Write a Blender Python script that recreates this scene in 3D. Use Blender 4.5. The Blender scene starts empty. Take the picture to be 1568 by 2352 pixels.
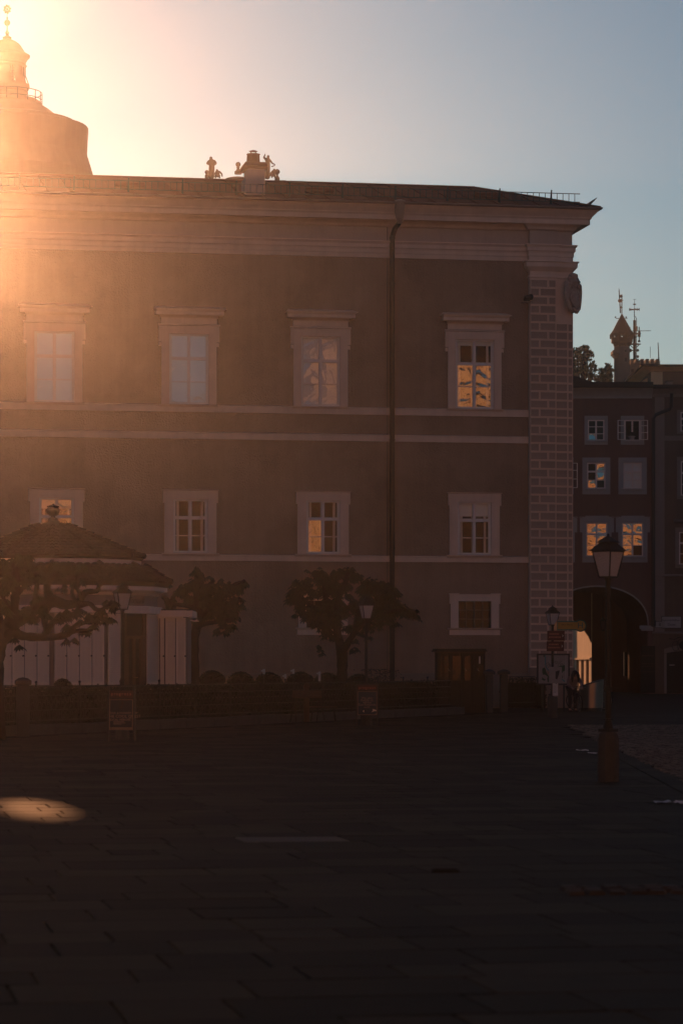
import bpy, math, random
from mathutils import Vector, Matrix

random.seed(11)
SC = bpy.context.scene
COL = SC.collection
rad = math.radians

# ------------------------------------------------------------------ camera
F, CX, HZ, HC = 6600.0, 784.0, 1527.0, 1.65      # focal length, principal column, horizon row, eye height
cam_d = bpy.data.cameras.new('camera')
cam = bpy.data.objects.new('camera', cam_d)
COL.objects.link(cam)
cam.location = (0, 0, HC)
cam.rotation_euler = (rad(90), 0, 0)
cam_d.sensor_fit = 'HORIZONTAL'
cam_d.sensor_width = 24
cam_d.lens = F / 1568 * 24
cam_d.shift_y = (HZ - 1176) / 1568
cam_d.clip_start = 0.1
cam_d.clip_end = 6000
cam_d.dof.use_dof = True
cam_d.dof.focus_distance = 108
cam_d.dof.aperture_fstop = 4.0
SC.camera = cam

# ------------------------------------------------------------------ light
SUN_AZ = math.atan2(-1134, 6600)                  # left of the view axis
SUN_EL = math.atan2(1097, math.hypot(6600, 1134))
SUN_DIR = Vector((math.sin(SUN_AZ) * math.cos(SUN_EL), math.cos(SUN_AZ) * math.cos(SUN_EL), math.sin(SUN_EL)))
w = bpy.data.worlds.new('World')
SC.world = w
w.use_nodes = True
wn = w.node_tree
sky = wn.nodes.new('ShaderNodeTexSky')
sky.sky_type = 'NISHITA'
sky.sun_disc = False
sky.sun_elevation = SUN_EL
sky.sun_rotation = SUN_AZ
sky.altitude = 400
sky.air_density = 1.0
sky.dust_density = 0.9
sky.ozone_density = 5.0
bgn = wn.nodes['Background']
bgn.inputs['Strength'].default_value = 0.052
tint = wn.nodes.new('ShaderNodeMix')                # evening air: a little less red than the clear sky model
tint.data_type = 'RGBA'
tint.blend_type = 'MULTIPLY'
tint.inputs[0].default_value = 1.0
tint.inputs[7].default_value = (0.865, 1.0, 0.915, 1)
wn.links.new(sky.outputs[0], tint.inputs[6])
wn.links.new(tint.outputs[2], bgn.inputs['Color'])
sun_d = bpy.data.lights.new('sun', 'SUN')
sun_d.energy = 5.0
sun_d.angle = rad(0.53)
sun_d.color = (1.0, 0.42, 0.18)
sun = bpy.data.objects.new('sun', sun_d)
COL.objects.link(sun)
sun.location = (-30, 60, 60)
sun.rotation_euler = SUN_DIR.to_track_quat('Z', 'Y').to_euler()
SC.view_settings.view_transform = 'Standard'
SC.view_settings.look = 'None'
SC.view_settings.gamma = 1
SC.view_settings.use_curve_mapping = False
SC.view_settings.exposure = -0.04
SC.render.engine = 'CYCLES'
SC.cycles.use_denoising = True
SC.cycles.max_bounces = 6
SC.cycles.diffuse_bounces = 3
SC.cycles.glossy_bounces = 3
SC.cycles.transparent_max_bounces = 12
SC.cycles.volume_bounces = 0
SC.cycles.caustics_reflective = False
SC.cycles.caustics_refractive = False
SC.cycles.sample_clamp_indirect = 4

# ------------------------------------------------------------------ helpers
def P(u, v, Y):
    return Vector(((u - CX) / F * Y, Y, HC + (HZ - v) / F * Y))

def G(u, v):                                     # ground point seen at (u, v)
    Y = F * HC / (v - HZ)
    return Vector(((u - CX) / F * Y, Y, 0))

class MB:
    """collects faces for one mesh object"""
    def __init__(s):
        s.v, s.f, s.m = [], [], []
        s.mi = 0
    def add(s, vs, fs, mi=None):
        b = len(s.v)
        s.v += [tuple(p) for p in vs]
        for f in fs:
            s.f.append([b + i for i in f])
            s.m.append(s.mi if mi is None else mi)
    def poly(s, pts, mi=None):
        s.add(pts, [list(range(len(pts)))], mi)
    def box(s, x0, x1, y0, y1, z0, z1, mi=None, M=None):
        vs = [Vector((x, y, z)) for z in (z0, z1) for y in (y0, y1) for x in (x0, x1)]
        if M is not None:
            vs = [M @ p for p in vs]
        s.add(vs, [(0, 2, 3, 1), (4, 5, 7, 6), (0, 1, 5, 4), (1, 3, 7, 5), (3, 2, 6, 7), (2, 0, 4, 6)], mi)
    def bbox(s, x0, x1, y0, y1, z0, z1, b=0.01, mi=None, M=None):   # box with chamfered vertical edges and top
        pr = [(x0 + b, y0), (x1 - b, y0), (x1, y0 + b), (x1, y1 - b), (x1 - b, y1), (x0 + b, y1), (x0, y1 - b), (x0, y0 + b)]
        cx_, cy_ = (x0 + x1) / 2, (y0 + y1) / 2
        sx, sy = 1 - 2 * b / (x1 - x0), 1 - 2 * b / (y1 - y0)
        top = [(cx_ + (x - cx_) * sx, cy_ + (y - cy_) * sy) for x, y in pr]
        vs = [Vector((x, y, z0)) for x, y in pr] + [Vector((x, y, z1 - b)) for x, y in pr] + [Vector((x, y, z1)) for x, y in top]
        if M is not None:
            vs = [M @ p for p in vs]
        fs = []
        for r in (0, 8):
            for i in range(8):
                j = (i + 1) % 8
                fs.append((r + i, r + j, r + 8 + j, r + 8 + i))
        fs += [tuple(range(16, 24)), tuple(range(7, -1, -1))]
        s.add(vs, fs, mi)
    def loft(s, rings, cap=True, closed=True, mi=None):
        n = len(rings[0])
        vs = [p for r in rings for p in r]
        fs = []
        for k in range(len(rings) - 1):
            for i in range(n if closed else n - 1):
                j = (i + 1) % n
                fs.append((k * n + i, k * n + j, (k + 1) * n + j, (k + 1) * n + i))
        if cap:
            fs.append(tuple(range(n - 1, -1, -1)))
            fs.append(tuple(range((len(rings) - 1) * n, len(rings) * n)))
        s.add(vs, fs, mi)
    def lathe(s, prof, n=12, cx=0, cy=0, ph=0, cap=True, mi=None, sy=1.0):
        rings = [[(cx + r * math.cos(ph + 2 * math.pi * i / n), cy + sy * r * math.sin(ph + 2 * math.pi * i / n), z) for i in range(n)] for r, z in prof]
        s.loft(rings, cap, True, mi)
    def tube(s, pts, r, n=6, mi=None, cap=True):
        pts = [Vector(p) for p in pts]
        rs = r if isinstance(r, (list, tuple)) else [r] * len(pts)
        rings = []
        up = None
        for i, p in enumerate(pts):
            d = (pts[min(i + 1, len(pts) - 1)] - pts[max(i - 1, 0)])
            d = d.normalized() if d.length > 1e-9 else Vector((0, 0, 1))
            if up is None:
                up = Vector((0, 1, 0)) if abs(d.y) < 0.8 else Vector((1, 0, 0))
            a = d.cross(up).normalized()
            up = a.cross(d).normalized()
            b = up
            rings.append([p + (a * math.cos(t) + b * math.sin(t)) * rs[i] for t in [2 * math.pi * k / n for k in range(n)]])
        s.loft(rings, cap, True, mi)
    def sphere(s, c, r, n=10, m=6, mi=None, sc=(1, 1, 1)):
        prof = [(max(1e-4, math.sin(math.pi * k / m)) * r, -math.cos(math.pi * k / m) * r) for k in range(m + 1)]
        rings = [[(c[0] + sc[0] * q * math.cos(2 * math.pi * i / n), c[1] + sc[1] * q * math.sin(2 * math.pi * i / n), c[2] + sc[2] * z) for i in range(n)] for q, z in prof]
        s.loft(rings, True, True, mi)
    def prism(s, prof, x0, x1, mi=None):         # (y, z) outline pushed along x
        s.loft([[(x0, y, z) for y, z in prof], [(x1, y, z) for y, z in prof]], True, True, mi)
    def sweep(s, st, prof, mi=None):             # st: (bx, by, dx, dy); prof: (offset, z)
        s.loft([[(bx + dx * o, by + dy * o, z) for o, z in prof] for bx, by, dx, dy in st], True, True, mi)
    def wall(s, x0, x1, z0, z1, holes, y=0.0, d=0.3, mi=None):
        xs = sorted({x0, x1} | {a for h in holes for a in h[:2]})
        zs = sorted({z0, z1} | {a for h in holes for a in h[2:]})
        xs = [x for x in xs if x0 <= x <= x1]
        zs = [z for z in zs if z0 <= z <= z1]
        for i in range(len(xs) - 1):
            for j in range(len(zs) - 1):
                mx, mz = (xs[i] + xs[i + 1]) / 2, (zs[j] + zs[j + 1]) / 2
                if any(a < mx < b and c < mz < e for a, b, c, e in holes):
                    continue
                s.poly([(xs[i], y, zs[j]), (xs[i + 1], y, zs[j]), (xs[i + 1], y, zs[j + 1]), (xs[i], y, zs[j + 1])], mi)
        for a, b, c, e in holes:
            for p, q in (((a, c), (b, c)), ((b, c), (b, e)), ((b, e), (a, e)), ((a, e), (a, c))):
                s.poly([(p[0], y, p[1]), (q[0], y, q[1]), (q[0], y + d, q[1]), (p[0], y + d, p[1])], mi)
    def mesh(s, name, mats, smooth=False):
        me = bpy.data.meshes.new(name)
        me.from_pydata(s.v, [], s.f)
        if not isinstance(mats, (list, tuple)):
            mats = [mats]
        for m in mats:
            me.materials.append(m)
        if len(mats) > 1:
            me.polygons.foreach_set('material_index', s.m)
        if smooth:
            me.polygons.foreach_set('use_smooth', [True] * len(me.polygons))
        me.update()
        return me
    def build(s, name, mats, parent=None, smooth=False, loc=(0, 0, 0), rz=0, kind=None):
        return put(name, s.mesh(name, mats, smooth), parent, loc, rz, kind)

def put(name, me, parent=None, loc=(0, 0, 0), rz=0, kind=None):
    o = bpy.data.objects.new(name, me)
    COL.objects.link(o)
    o.location = loc
    o.rotation_euler = (0, 0, rz)
    if parent is not None:
        o.parent = parent
    if kind:
        o['kind'] = kind
    return o

def tag(o, label=None, cat=None, group=None, kind=None):
    if label: o['label'] = label
    if cat: o['category'] = cat
    if group: o['group'] = group
    if kind: o['kind'] = kind
    return o

def thing(name, label, cat, loc=(0, 0, 0), rz=0, group=None):
    o = bpy.data.objects.new(name, None)
    o.empty_display_size = 0.3
    COL.objects.link(o)
    o.location = loc
    o.rotation_euler = (0, 0, rz)
    return tag(o, label, cat, group)

def copy_tree(o, parent=None):
    c = o.copy()
    COL.objects.link(c)
    c.parent = parent
    for ch in o.children:
        copy_tree(ch, c)
    return c

def text_mesh(body, size, mat, align='CENTER', shear=0.0, ext=0.002, space=1.0):
    cu = bpy.data.curves.new('lettering', 'FONT')
    cu.body = body
    cu.size = size
    cu.align_x = align
    cu.align_y = 'CENTER'
    cu.shear = shear
    cu.extrude = ext
    cu.space_character = space
    cu.resolution_u = 2
    o = bpy.data.objects.new('lettering', cu)
    COL.objects.link(o)
    dg = bpy.context.evaluated_depsgraph_get()
    me = bpy.data.meshes.new_from_object(o.evaluated_get(dg))
    me.materials.clear()
    me.materials.append(mat)
    bpy.data.objects.remove(o)
    bpy.data.curves.remove(cu)
    me.transform(Matrix.Rotation(rad(90), 4, 'X'))     # faces -y
    return me

def skin_mesh(name, joints, edges, mat, sub=2):
    """one continuous skinned body: joints name -> (pos, radius)"""
    keys = list(joints)
    me = bpy.data.meshes.new(name)
    me.from_pydata([joints[k][0] for k in keys], [(keys.index(a), keys.index(b)) for a, b in edges], [])
    o = bpy.data.objects.new(name, me)
    COL.objects.link(o)
    sk = o.modifiers.new('skin', 'SKIN')
    sk.use_smooth_shade = True
    for i, k in enumerate(keys):
        r = joints[k][1]
        r = r if isinstance(r, tuple) else (r, r)
        me.skin_vertices[0].data[i].radius = r
        me.skin_vertices[0].data[i].use_root = (i == 0)
    ss = o.modifiers.new('sub', 'SUBSURF')
    ss.levels = sub
    ss.render_levels = sub
    dg = bpy.context.evaluated_depsgraph_get()
    out = bpy.data.meshes.new_from_object(o.evaluated_get(dg))
    bpy.data.objects.remove(o)
    bpy.data.meshes.remove(me)
    out.materials.clear()
    out.materials.append(mat)
    return out

# ------------------------------------------------------------------ materials
def mat(name, col, rough=0.85, var=0.0, vscale=3.0, bump=0.0, bscale=20.0, spec=0.25, metal=0.0, rnd=0.0, streak=0.0, bdist=0.02, patch=0.0):
    m = bpy.data.materials.new(name)
    m.use_nodes = True
    nt = m.node_tree
    b = nt.nodes['Principled BSDF']
    b.inputs['Roughness'].default_value = rough
    b.inputs['Metallic'].default_value = metal
    b.inputs['Specular IOR Level'].default_value = spec
    c = (*col, 1)
    b.inputs['Base Color'].default_value = c
    N = nt.nodes.new
    tc = N('ShaderNodeTexCoord')
    last = None
    def mixcol(fac_sock, dark, light):
        mx = N('ShaderNodeMix'); mx.data_type = 'RGBA'; mx.blend_type = 'MULTIPLY'
        mx.inputs[0].default_value = 1.0
        rp = N('ShaderNodeMapRange')
        rp.inputs['To Min'].default_value = dark
        rp.inputs['To Max'].default_value = light
        nt.links.new(fac_sock, rp.inputs['Value'])
        if last is None:
            mx.inputs[6].default_value = c
        else:
            nt.links.new(last, mx.inputs[6])
        nt.links.new(rp.outputs[0], mx.inputs[7])
        return mx.outputs[2]
    if var > 0:
        n = N('ShaderNodeTexNoise'); n.inputs['Scale'].default_value = vscale; n.inputs['Detail'].default_value = 6
        n.inputs['Roughness'].default_value = 0.65
        nt.links.new(tc.outputs['Object'], n.inputs['Vector'])
        last = mixcol(n.outputs['Fac'], 1 - 2 * var, 1 + 2 * var)
    if streak > 0:
        mp = N('ShaderNodeMapping'); mp.inputs['Scale'].default_value = (2.5, 2.5, 0.12)
        n = N('ShaderNodeTexNoise'); n.inputs['Scale'].default_value = 1.5; n.inputs['Detail'].default_value = 5
        nt.links.new(tc.outputs['Object'], mp.inputs['Vector']); nt.links.new(mp.outputs[0], n.inputs['Vector'])
        last = mixcol(n.outputs['Fac'], 1 - 2 * streak, 1 + streak)
    if patch > 0:                                                # repaired, slightly darker areas of render
        n = N('ShaderNodeTexNoise'); n.inputs['Scale'].default_value = 0.33; n.inputs['Detail'].default_value = 7
        st = N('ShaderNodeMapRange'); st.inputs['From Min'].default_value = 0.50; st.inputs['From Max'].default_value = 0.545
        nt.links.new(tc.outputs['Object'], n.inputs['Vector']); nt.links.new(n.outputs['Fac'], st.inputs['Value'])
        last = mixcol(st.outputs[0], 1.0, 1 - patch)
    if rnd > 0:
        oi = N('ShaderNodeObjectInfo'); ge = N('ShaderNodeNewGeometry')
        ad = N('ShaderNodeMath'); ad.operation = 'ADD'
        fr = N('ShaderNodeMath'); fr.operation = 'FRACT'
        nt.links.new(oi.outputs['Random'], ad.inputs[0]); nt.links.new(ge.outputs['Random Per Island'], ad.inputs[1])
        nt.links.new(ad.outputs[0], fr.inputs[0])
        last = mixcol(fr.outputs[0], 1 - rnd, 1 + rnd)
    if last is not None:
        nt.links.new(last, b.inputs['Base Color'])
    if bump > 0:
        n = N('ShaderNodeTexNoise'); n.inputs['Scale'].default_value = bscale; n.inputs['Detail'].default_value = 5
        bp = N('ShaderNodeBump'); bp.inputs['Strength'].default_value = bump; bp.inputs['Distance'].default_value = bdist
        nt.links.new(tc.outputs['Object'], n.inputs['Vector']); nt.links.new(n.outputs['Fac'], bp.inputs['Height'])
        nt.links.new(bp.outputs[0], b.inputs['Normal'])
    return m

def glass(name, fac=0.25, wave=0.3, wscale=1.6, tint=(0.9, 0.92, 0.9), ior=1.27):
    m = bpy.data.materials.new(name)
    m.use_nodes = True
    nt = m.node_tree
    nt.nodes.remove(nt.nodes['Principled BSDF'])
    N = nt.nodes.new
    tr = N('ShaderNodeBsdfTransparent'); tr.inputs[0].default_value = (*tint, 1)
    gl = N('ShaderNodeBsdfGlossy'); gl.inputs['Roughness'].default_value = 0.015
    gl.inputs['Color'].default_value = (0.95, 0.95, 0.95, 1)
    tc = N('ShaderNodeTexCoord')
    oi = N('ShaderNodeObjectInfo')
    vm = N('ShaderNodeVectorMath'); vm.operation = 'ADD'
    cb = N('ShaderNodeCombineXYZ')
    mu = N('ShaderNodeMath'); mu.operation = 'MULTIPLY'; mu.inputs[1].default_value = 37.0
    nt.links.new(oi.outputs['Random'], mu.inputs[0])
    nt.links.new(mu.outputs[0], cb.inputs[0]); nt.links.new(mu.outputs[0], cb.inputs[2])
    nt.links.new(tc.outputs['Object'], vm.inputs[0]); nt.links.new(cb.outputs[0], vm.inputs[1])
    no = N('ShaderNodeTexNoise'); no.inputs['Scale'].default_value = wscale; no.inputs['Detail'].default_value = 2
    no.inputs['Distortion'].default_value = 0.6
    nt.links.new(vm.outputs[0], no.inputs['Vector'])
    bp = N('ShaderNodeBump'); bp.inputs['Strength'].default_value = wave; bp.inputs['Distance'].default_value = 0.05
    nt.links.new(no.outputs['Fac'], bp.inputs['Height']); nt.links.new(bp.outputs[0], gl.inputs['Normal'])
    fr = N('ShaderNodeFresnel'); fr.inputs['IOR'].default_value = ior
    mx0 = N('ShaderNodeMath'); mx0.operation = 'MAXIMUM'; mx0.inputs[1].default_value = fac
    nt.links.new(fr.outputs[0], mx0.inputs[0])
    mx = N('ShaderNodeMixShader')
    nt.links.new(mx0.outputs[0], mx.inputs[0]); nt.links.new(tr.outputs[0], mx.inputs[1]); nt.links.new(gl.outputs[0], mx.inputs[2])
    nt.links.new(mx.outputs[0], nt.nodes['Material Output'].inputs['Surface'])
    return m

M = {
 'stucco': mat('stucco', (0.31, 0.205, 0.15), 0.95, var=0.20, vscale=0.55, bump=1.0, bscale=15, streak=0.10, bdist=0.035, patch=0.12, spec=0.1),
 'stucco_block': mat('stucco_block', (0.40, 0.28, 0.215), 0.95, var=0.12, vscale=1.5, bump=0.8, bscale=14, rnd=0.07, bdist=0.03, spec=0.1),
 'trim': mat('trim', (0.80, 0.59, 0.46), 0.9, var=0.08, vscale=1.2, bump=0.2, bscale=12, streak=0.07, spec=0.1),
 'plinth': mat('plinth', (0.24, 0.18, 0.145), 0.95, var=0.15, vscale=2, bump=0.5, bscale=10, spec=0.1),
 'white_wood': mat('white_wood', (0.80, 0.72, 0.65), 0.55, var=0.05, vscale=4),
 'roof_metal': mat('roof_metal', (0.13, 0.045, 0.03), 0.9, var=0.15, vscale=1.5, spec=0.08),
 'dark_metal': mat('dark_metal', (0.018, 0.018, 0.017), 0.5, spec=0.4),
 'lamp_iron': mat('lamp_iron', (0.011, 0.012, 0.011), 0.6, var=0.1, vscale=20, spec=0.2),
 'copper': mat('copper', (0.24, 0.17, 0.145), 0.5, var=0.12, vscale=2.5, spec=0.4),
 'pipe': mat('pipe', (0.022, 0.016, 0.014), 0.6, var=0.15, vscale=2, spec=0.2),
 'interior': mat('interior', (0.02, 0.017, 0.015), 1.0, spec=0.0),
 'blind': mat('blind', (0.92, 0.90, 0.87), 0.95, var=0.04, vscale=1.5, spec=0.1),
 'stone': mat('stone', (0.050, 0.052, 0.050), 0.9, var=0.2, vscale=6, bump=0.5, bscale=25, spec=0.15),
 'statue': mat('statue', (0.06, 0.042, 0.033), 0.9, var=0.2, vscale=5, bump=0.5, bscale=18, spec=0.1),
 'dome': mat('dome', (0.16, 0.12, 0.09), 0.7, var=0.15, vscale=0.6, spec=0.2, streak=0.1),
 'gilt': mat('gilt', (0.12, 0.07, 0.03), 0.5, metal=0.3),
 'pink': mat('pink_render', (0.165, 0.094, 0.075), 0.95, var=0.14, vscale=0.5, bump=0.4, bscale=8, streak=0.10, spec=0.1),
 'ochre': mat('ochre_render', (0.155, 0.105, 0.075), 0.95, var=0.15, vscale=0.5, bump=0.4, bscale=8, streak=0.1, spec=0.1),
 'grey_trim': mat('grey_trim', (0.37, 0.355, 0.335), 0.9, var=0.07, vscale=1.5, streak=0.06, spec=0.1),
 'ochre_trim': mat('ochre_trim', (0.26, 0.215, 0.185), 0.9, var=0.08, vscale=1.5, streak=0.08, spec=0.1),
 'black_roof': mat('black_roof', (0.018, 0.016, 0.015), 0.85, var=0.2, vscale=3),
 'cream': mat('cream_render', (0.80, 0.55, 0.31), 0.95, var=0.08, vscale=0.5, streak=0.12, spec=0.1),
 'pale': mat('pale_render', (0.82, 0.65, 0.44), 0.95, var=0.08, vscale=0.5, streak=0.1, spec=0.1),
 'rose': mat('rose_render', (0.68, 0.42, 0.27), 0.95, var=0.08, vscale=0.5, streak=0.1, spec=0.1),
 'shutter': mat('shutter', (0.76, 0.63, 0.53), 0.7, var=0.06, vscale=3, spec=0.2),
 'kiosk_white': mat('kiosk_white', (0.80, 0.66, 0.56), 0.7, var=0.07, vscale=3, streak=0.06, spec=0.2),
 'kiosk_grey': mat('kiosk_grey', (0.22, 0.185, 0.17), 0.8, var=0.08, vscale=3, spec=0.15),
 'tile': mat('tile', (0.030, 0.019, 0.015), 0.85, var=0.15, vscale=6, rnd=0.35, spec=0.2),
 'bark': mat('bark', (0.024, 0.018, 0.014), 0.95, var=0.25, vscale=9, bump=0.8, bscale=22, spec=0.1),
 'leaf': mat('leaf', (0.024, 0.028, 0.011), 0.7, rnd=0.45, spec=0.2),
 'hill_leaf': mat('hill_leaf', (0.085, 0.08, 0.025), 0.8, rnd=0.5, spec=0.1),
 'hedge': mat('hedge', (0.014, 0.018, 0.009), 0.85, rnd=0.4, spec=0.1),
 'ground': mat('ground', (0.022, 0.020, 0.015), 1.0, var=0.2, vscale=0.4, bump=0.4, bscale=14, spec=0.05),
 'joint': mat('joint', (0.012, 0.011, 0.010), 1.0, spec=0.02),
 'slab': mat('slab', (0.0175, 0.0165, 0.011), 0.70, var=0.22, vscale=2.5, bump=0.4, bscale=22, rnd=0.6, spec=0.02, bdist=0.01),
 'pale_slab': mat('pale_slab', (0.10, 0.10, 0.09), 0.95, var=0.25, vscale=14, bump=0.4, bscale=40, spec=0.08),
 'cobble': mat('cobble', (0.12, 0.11, 0.085), 0.9, var=0.1, vscale=8, rnd=0.4, spec=0.12),
 'wood_dark': mat('wood_dark', (0.022, 0.018, 0.014), 0.8, var=0.2, vscale=8, spec=0.2),
 'wood': mat('wood', (0.055, 0.034, 0.024), 0.8, var=0.2, vscale=8, spec=0.2),
 'steel': mat('steel', (0.22, 0.20, 0.18), 0.36, metal=1.0, var=0.05, vscale=30),
 'paper': mat('paper', (0.55, 0.54, 0.52), 0.9),
 'tower_wall': mat('tower_wall', (0.17, 0.15, 0.13), 0.95, var=0.1, vscale=0.4, streak=0.08, spec=0.1),
 'poster_navy': mat('poster_navy', (0.028, 0.028, 0.032), 0.6, var=0.25, vscale=2.5),
 'poster_teal': mat('poster_teal', (0.035, 0.045, 0.052), 0.6, var=0.15, vscale=3),
 'sign_head': mat('sign_head', (0.055, 0.022, 0.016), 0.6),
 'sign_edge': mat('sign_edge', (0.20, 0.13, 0.09), 0.5),
 'ink': mat('ink', (0.30, 0.22, 0.17), 0.8),
 'ink_red': mat('ink_red', (0.42, 0.18, 0.13), 0.8),
 'black_ink': mat('black_ink', (0.02, 0.02, 0.02), 0.8),
 'cream_ink': mat('cream_ink', (0.70, 0.56, 0.42), 0.8),
 'yellow': mat('yellow_paint', (0.36, 0.22, 0.04), 0.6),
 'teal': mat('teal_paint', (0.03, 0.14, 0.13), 0.6),
 'brown_sign': mat('brown_sign', (0.085, 0.02, 0.014), 0.6),
 'map_grey': mat('map_grey', (0.26, 0.25, 0.23), 0.7, var=0.1, vscale=6),
 'map_green': mat('map_green', (0.03, 0.075, 0.03), 0.7),
 'map_blue': mat('map_blue', (0.06, 0.20, 0.23), 0.7),
 'map_tan': mat('map_tan', (0.25, 0.17, 0.13), 0.7),
 'skin': mat('skin', (0.36, 0.22, 0.16), 0.6),
 'hair': mat('hair', (0.02, 0.014, 0.01), 0.6),
 'shirt': mat('shirt', (0.20, 0.13, 0.12), 0.9),
 'jeans': mat('jeans', (0.02, 0.02, 0.025), 0.9),
 'rubber': mat('rubber', (0.012, 0.012, 0.012), 0.8),
 'hill': mat('hill', (0.05, 0.05, 0.025), 1.0, var=0.2, vscale=0.1, spec=0.0),
 'terracotta': mat('terracotta', (0.3, 0.2, 0.15), 0.9),
}
lg = mat('lamp_glass', (0.62, 0.60, 0.60), 0.25, bump=1.0, bscale=38, spec=0.5, bdist=0.03)
nt = lg.node_tree
tl = nt.nodes.new('ShaderNodeBsdfTranslucent'); tl.inputs[0].default_value = (0.95, 0.90, 0.86, 1)
mxs = nt.nodes.new('ShaderNodeMixShader'); mxs.inputs[0].default_value = 0.35
nt.links.new(nt.nodes['Principled BSDF'].outputs[0], mxs.inputs[1]); nt.links.new(tl.outputs[0], mxs.inputs[2])
nt.links.new(nt.nodes['Bump'].outputs[0], tl.inputs['Normal'])
nt.links.new(mxs.outputs[0], nt.nodes['Material Output'].inputs['Surface'])
M['lamp_glass'] = lg
M['arms'] = mat('arms_stone', (0.48, 0.34, 0.27), 0.9, var=0.2, vscale=6, bump=0.5, bscale=14, spec=0.1)
M['glass'] = glass('old_glass', 0.012, 0.35)
M['glass_blind'] = glass('blind_glass', 0.24, 0.2, 1.1, (1.0, 1.0, 1.0))
M['glass_soft'] = glass('soft_glass', 0.11, 0.3, 1.3, (1.0, 1.0, 1.0))
M['glass_strong'] = glass('mirror_glass', 0.24, 0.35)
M['glass_far'] = glass('far_glass', 0.015, 0.5, 1.2)
M['glass_bright'] = glass('bright_glass', 0.34, 0.6, 1.6)

# ------------------------------------------------------------------ ground
g = MB()
g.poly([(-900, -120, -0.03), (900, -120, -0.03), (900, 900, -0.03), (-900, 900, -0.03)])
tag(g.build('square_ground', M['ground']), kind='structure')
TH = rad(10)
CT, ST = math.cos(TH), math.sin(TH)
FA, FB = Vector((-7.9, 66.4, 0)), Vector((4.12, 97.0, 0))     # the garden kerb runs from A to B
FD = (FB - FA).normalized()
FN = Vector((-FD.y, FD.x, 0))                                   # away from the square
def in_front(p, d=0.0):
    return (p - FA).dot(FN) < -d
C1, C2 = G(1425, 1749), G(1568, 1826)
CD = (C2 - C1).normalized()
CN = Vector((-CD.y, CD.x, 0))
if CN.x < 0: CN = -CN
def in_cobble(p, d=0.0):
    return (p - C1).dot(CN) > d and p.y < 78
paving = tag(bpy.data.objects.new('paving', None), kind='structure')
COL.objects.link(paving)
slabs = []
ly = 8.0
while ly < 104:
    dep = random.choice((0.62, 0.8, 0.8, 0.95)) * (1 if ly < 45 else 1.15)
    lx = -24 + random.random() + ly * ST * 0
    while lx < 34:
        wd = random.choice((0.55, 0.7, 0.85, 1.0, 1.2)) * (0.75 if dep < 0.7 else 1)
        mx, my = lx + wd / 2, ly + dep / 2
        c = Vector((mx * CT - my * ST, mx * ST + my * CT, 0))
        if 9 < c.y < 99 and abs(c.x) < c.y * 0.1188 + 5.5 and in_front(c, 1.1) and not in_cobble(c, .5):
            slabs.append((c, lx, wd, ly, dep))
        lx += wd
    ly += dep
slabs.sort(key=lambda s: (abs(s[0].x) > s[0].y * 0.123, s[0].y))
rest, pale = MB(), None
PALE = G(670, 1931)
def slab_geo(mb, wd, dep, M4=None):
    j = 0.007
    dz = [random.uniform(-0.004, 0.004) for _ in range(2)]
    x0, x1, y0, y1 = -wd / 2 + j, wd / 2 - j, -dep / 2 + j, dep / 2 - j
    b = 0.008
    low = [Vector((x0, y0, -0.03)), Vector((x1, y0, -0.03)), Vector((x1, y1, -0.03)), Vector((x0, y1, -0.03))]
    mid = [Vector((p.x, p.y, -0.008)) for p in low]
    def zt(x, y): return dz[0] * x / wd + dz[1] * y / dep
    top = [Vector((x, y, zt(x, y))) for x, y in ((x0 + b, y0 + b), (x1 - b, y0 + b), (x1 - b, y1 - b), (x0 + b, y1 - b))]
    vs = low + mid + top
    if M4 is not None:
        vs = [M4 @ p for p in vs]
    fs = []
    for r in (0, 4):
        for i in range(4):
            k = (i + 1) % 4
            fs.append((r + i, r + k, r + 4 + k, r + 4 + i))
    fs.append((8, 9, 10, 11))
    mb.add(vs, fs)
npart = 0
for c, lx, wd, ly, dep in slabs:
    is_pale = abs(c.x - PALE.x) < 0.52 and abs(c.y - PALE.y) < 0.42 and pale is None
    if npart < 298 or is_pale:
        mb = MB()
        slab_geo(mb, wd, dep)
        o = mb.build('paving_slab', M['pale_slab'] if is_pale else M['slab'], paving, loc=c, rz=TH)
        if is_pale:
            pale = o
            o['label'] = 'pale speckled granite slab'
        npart += 1
    else:
        slab_geo(rest, wd, dep, Matrix.Translation(c) @ Matrix.Rotation(TH, 4, 'Z'))
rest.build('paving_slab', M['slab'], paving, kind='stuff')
# dark bedding under the slabs
bd = MB()
bd.poly([(-20, 8, -0.024), (20, 8, -0.024), (20, 100, -0.024), (-20, 100, -0.024)])
bd.build('bedding', M['joint'], paving)

# cobbled lane on the right and the dark cobble strip in the foreground
cb = MB()
def cobble(mb, c, s, rot):
    h = random.uniform(-0.006, 0.006)
    Mx = Matrix.Translation((c.x, c.y, 0)) @ Matrix.Rotation(rot, 4, 'Z')
    a = s / 2 - 0.008
    vs = [Mx @ Vector((x * a, y * a, -0.03)) for x, y in ((-1, -1), (1, -1), (1, 1), (-1, 1))]
    vs += [Mx @ Vector((x * a * 0.7, y * a * 0.7, 0.018 + h)) for x, y in ((-1, -1), (1, -1), (1, 1), (-1, 1))]
    mb.add(vs, [(0, 1, 5, 4), (1, 2, 6, 5), (2, 3, 7, 6), (3, 0, 4, 7), (4, 5, 6, 7)])
y = 33.0
while y < 78:
    x = 4.0
    st = 0.14 if y < 55 else 0.2
    while x < y * 0.1188 + 3.5:
        c = Vector((x + random.uniform(-.02, .02), y + random.uniform(-.02, .02), 0))
        if in_cobble(c) and (c - C1).dot(CN) > 0.35:
            cobble(cb, c, st * random.uniform(0.8, 1.05), random.uniform(-0.3, 0.3))
        x += st
    y += st
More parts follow.
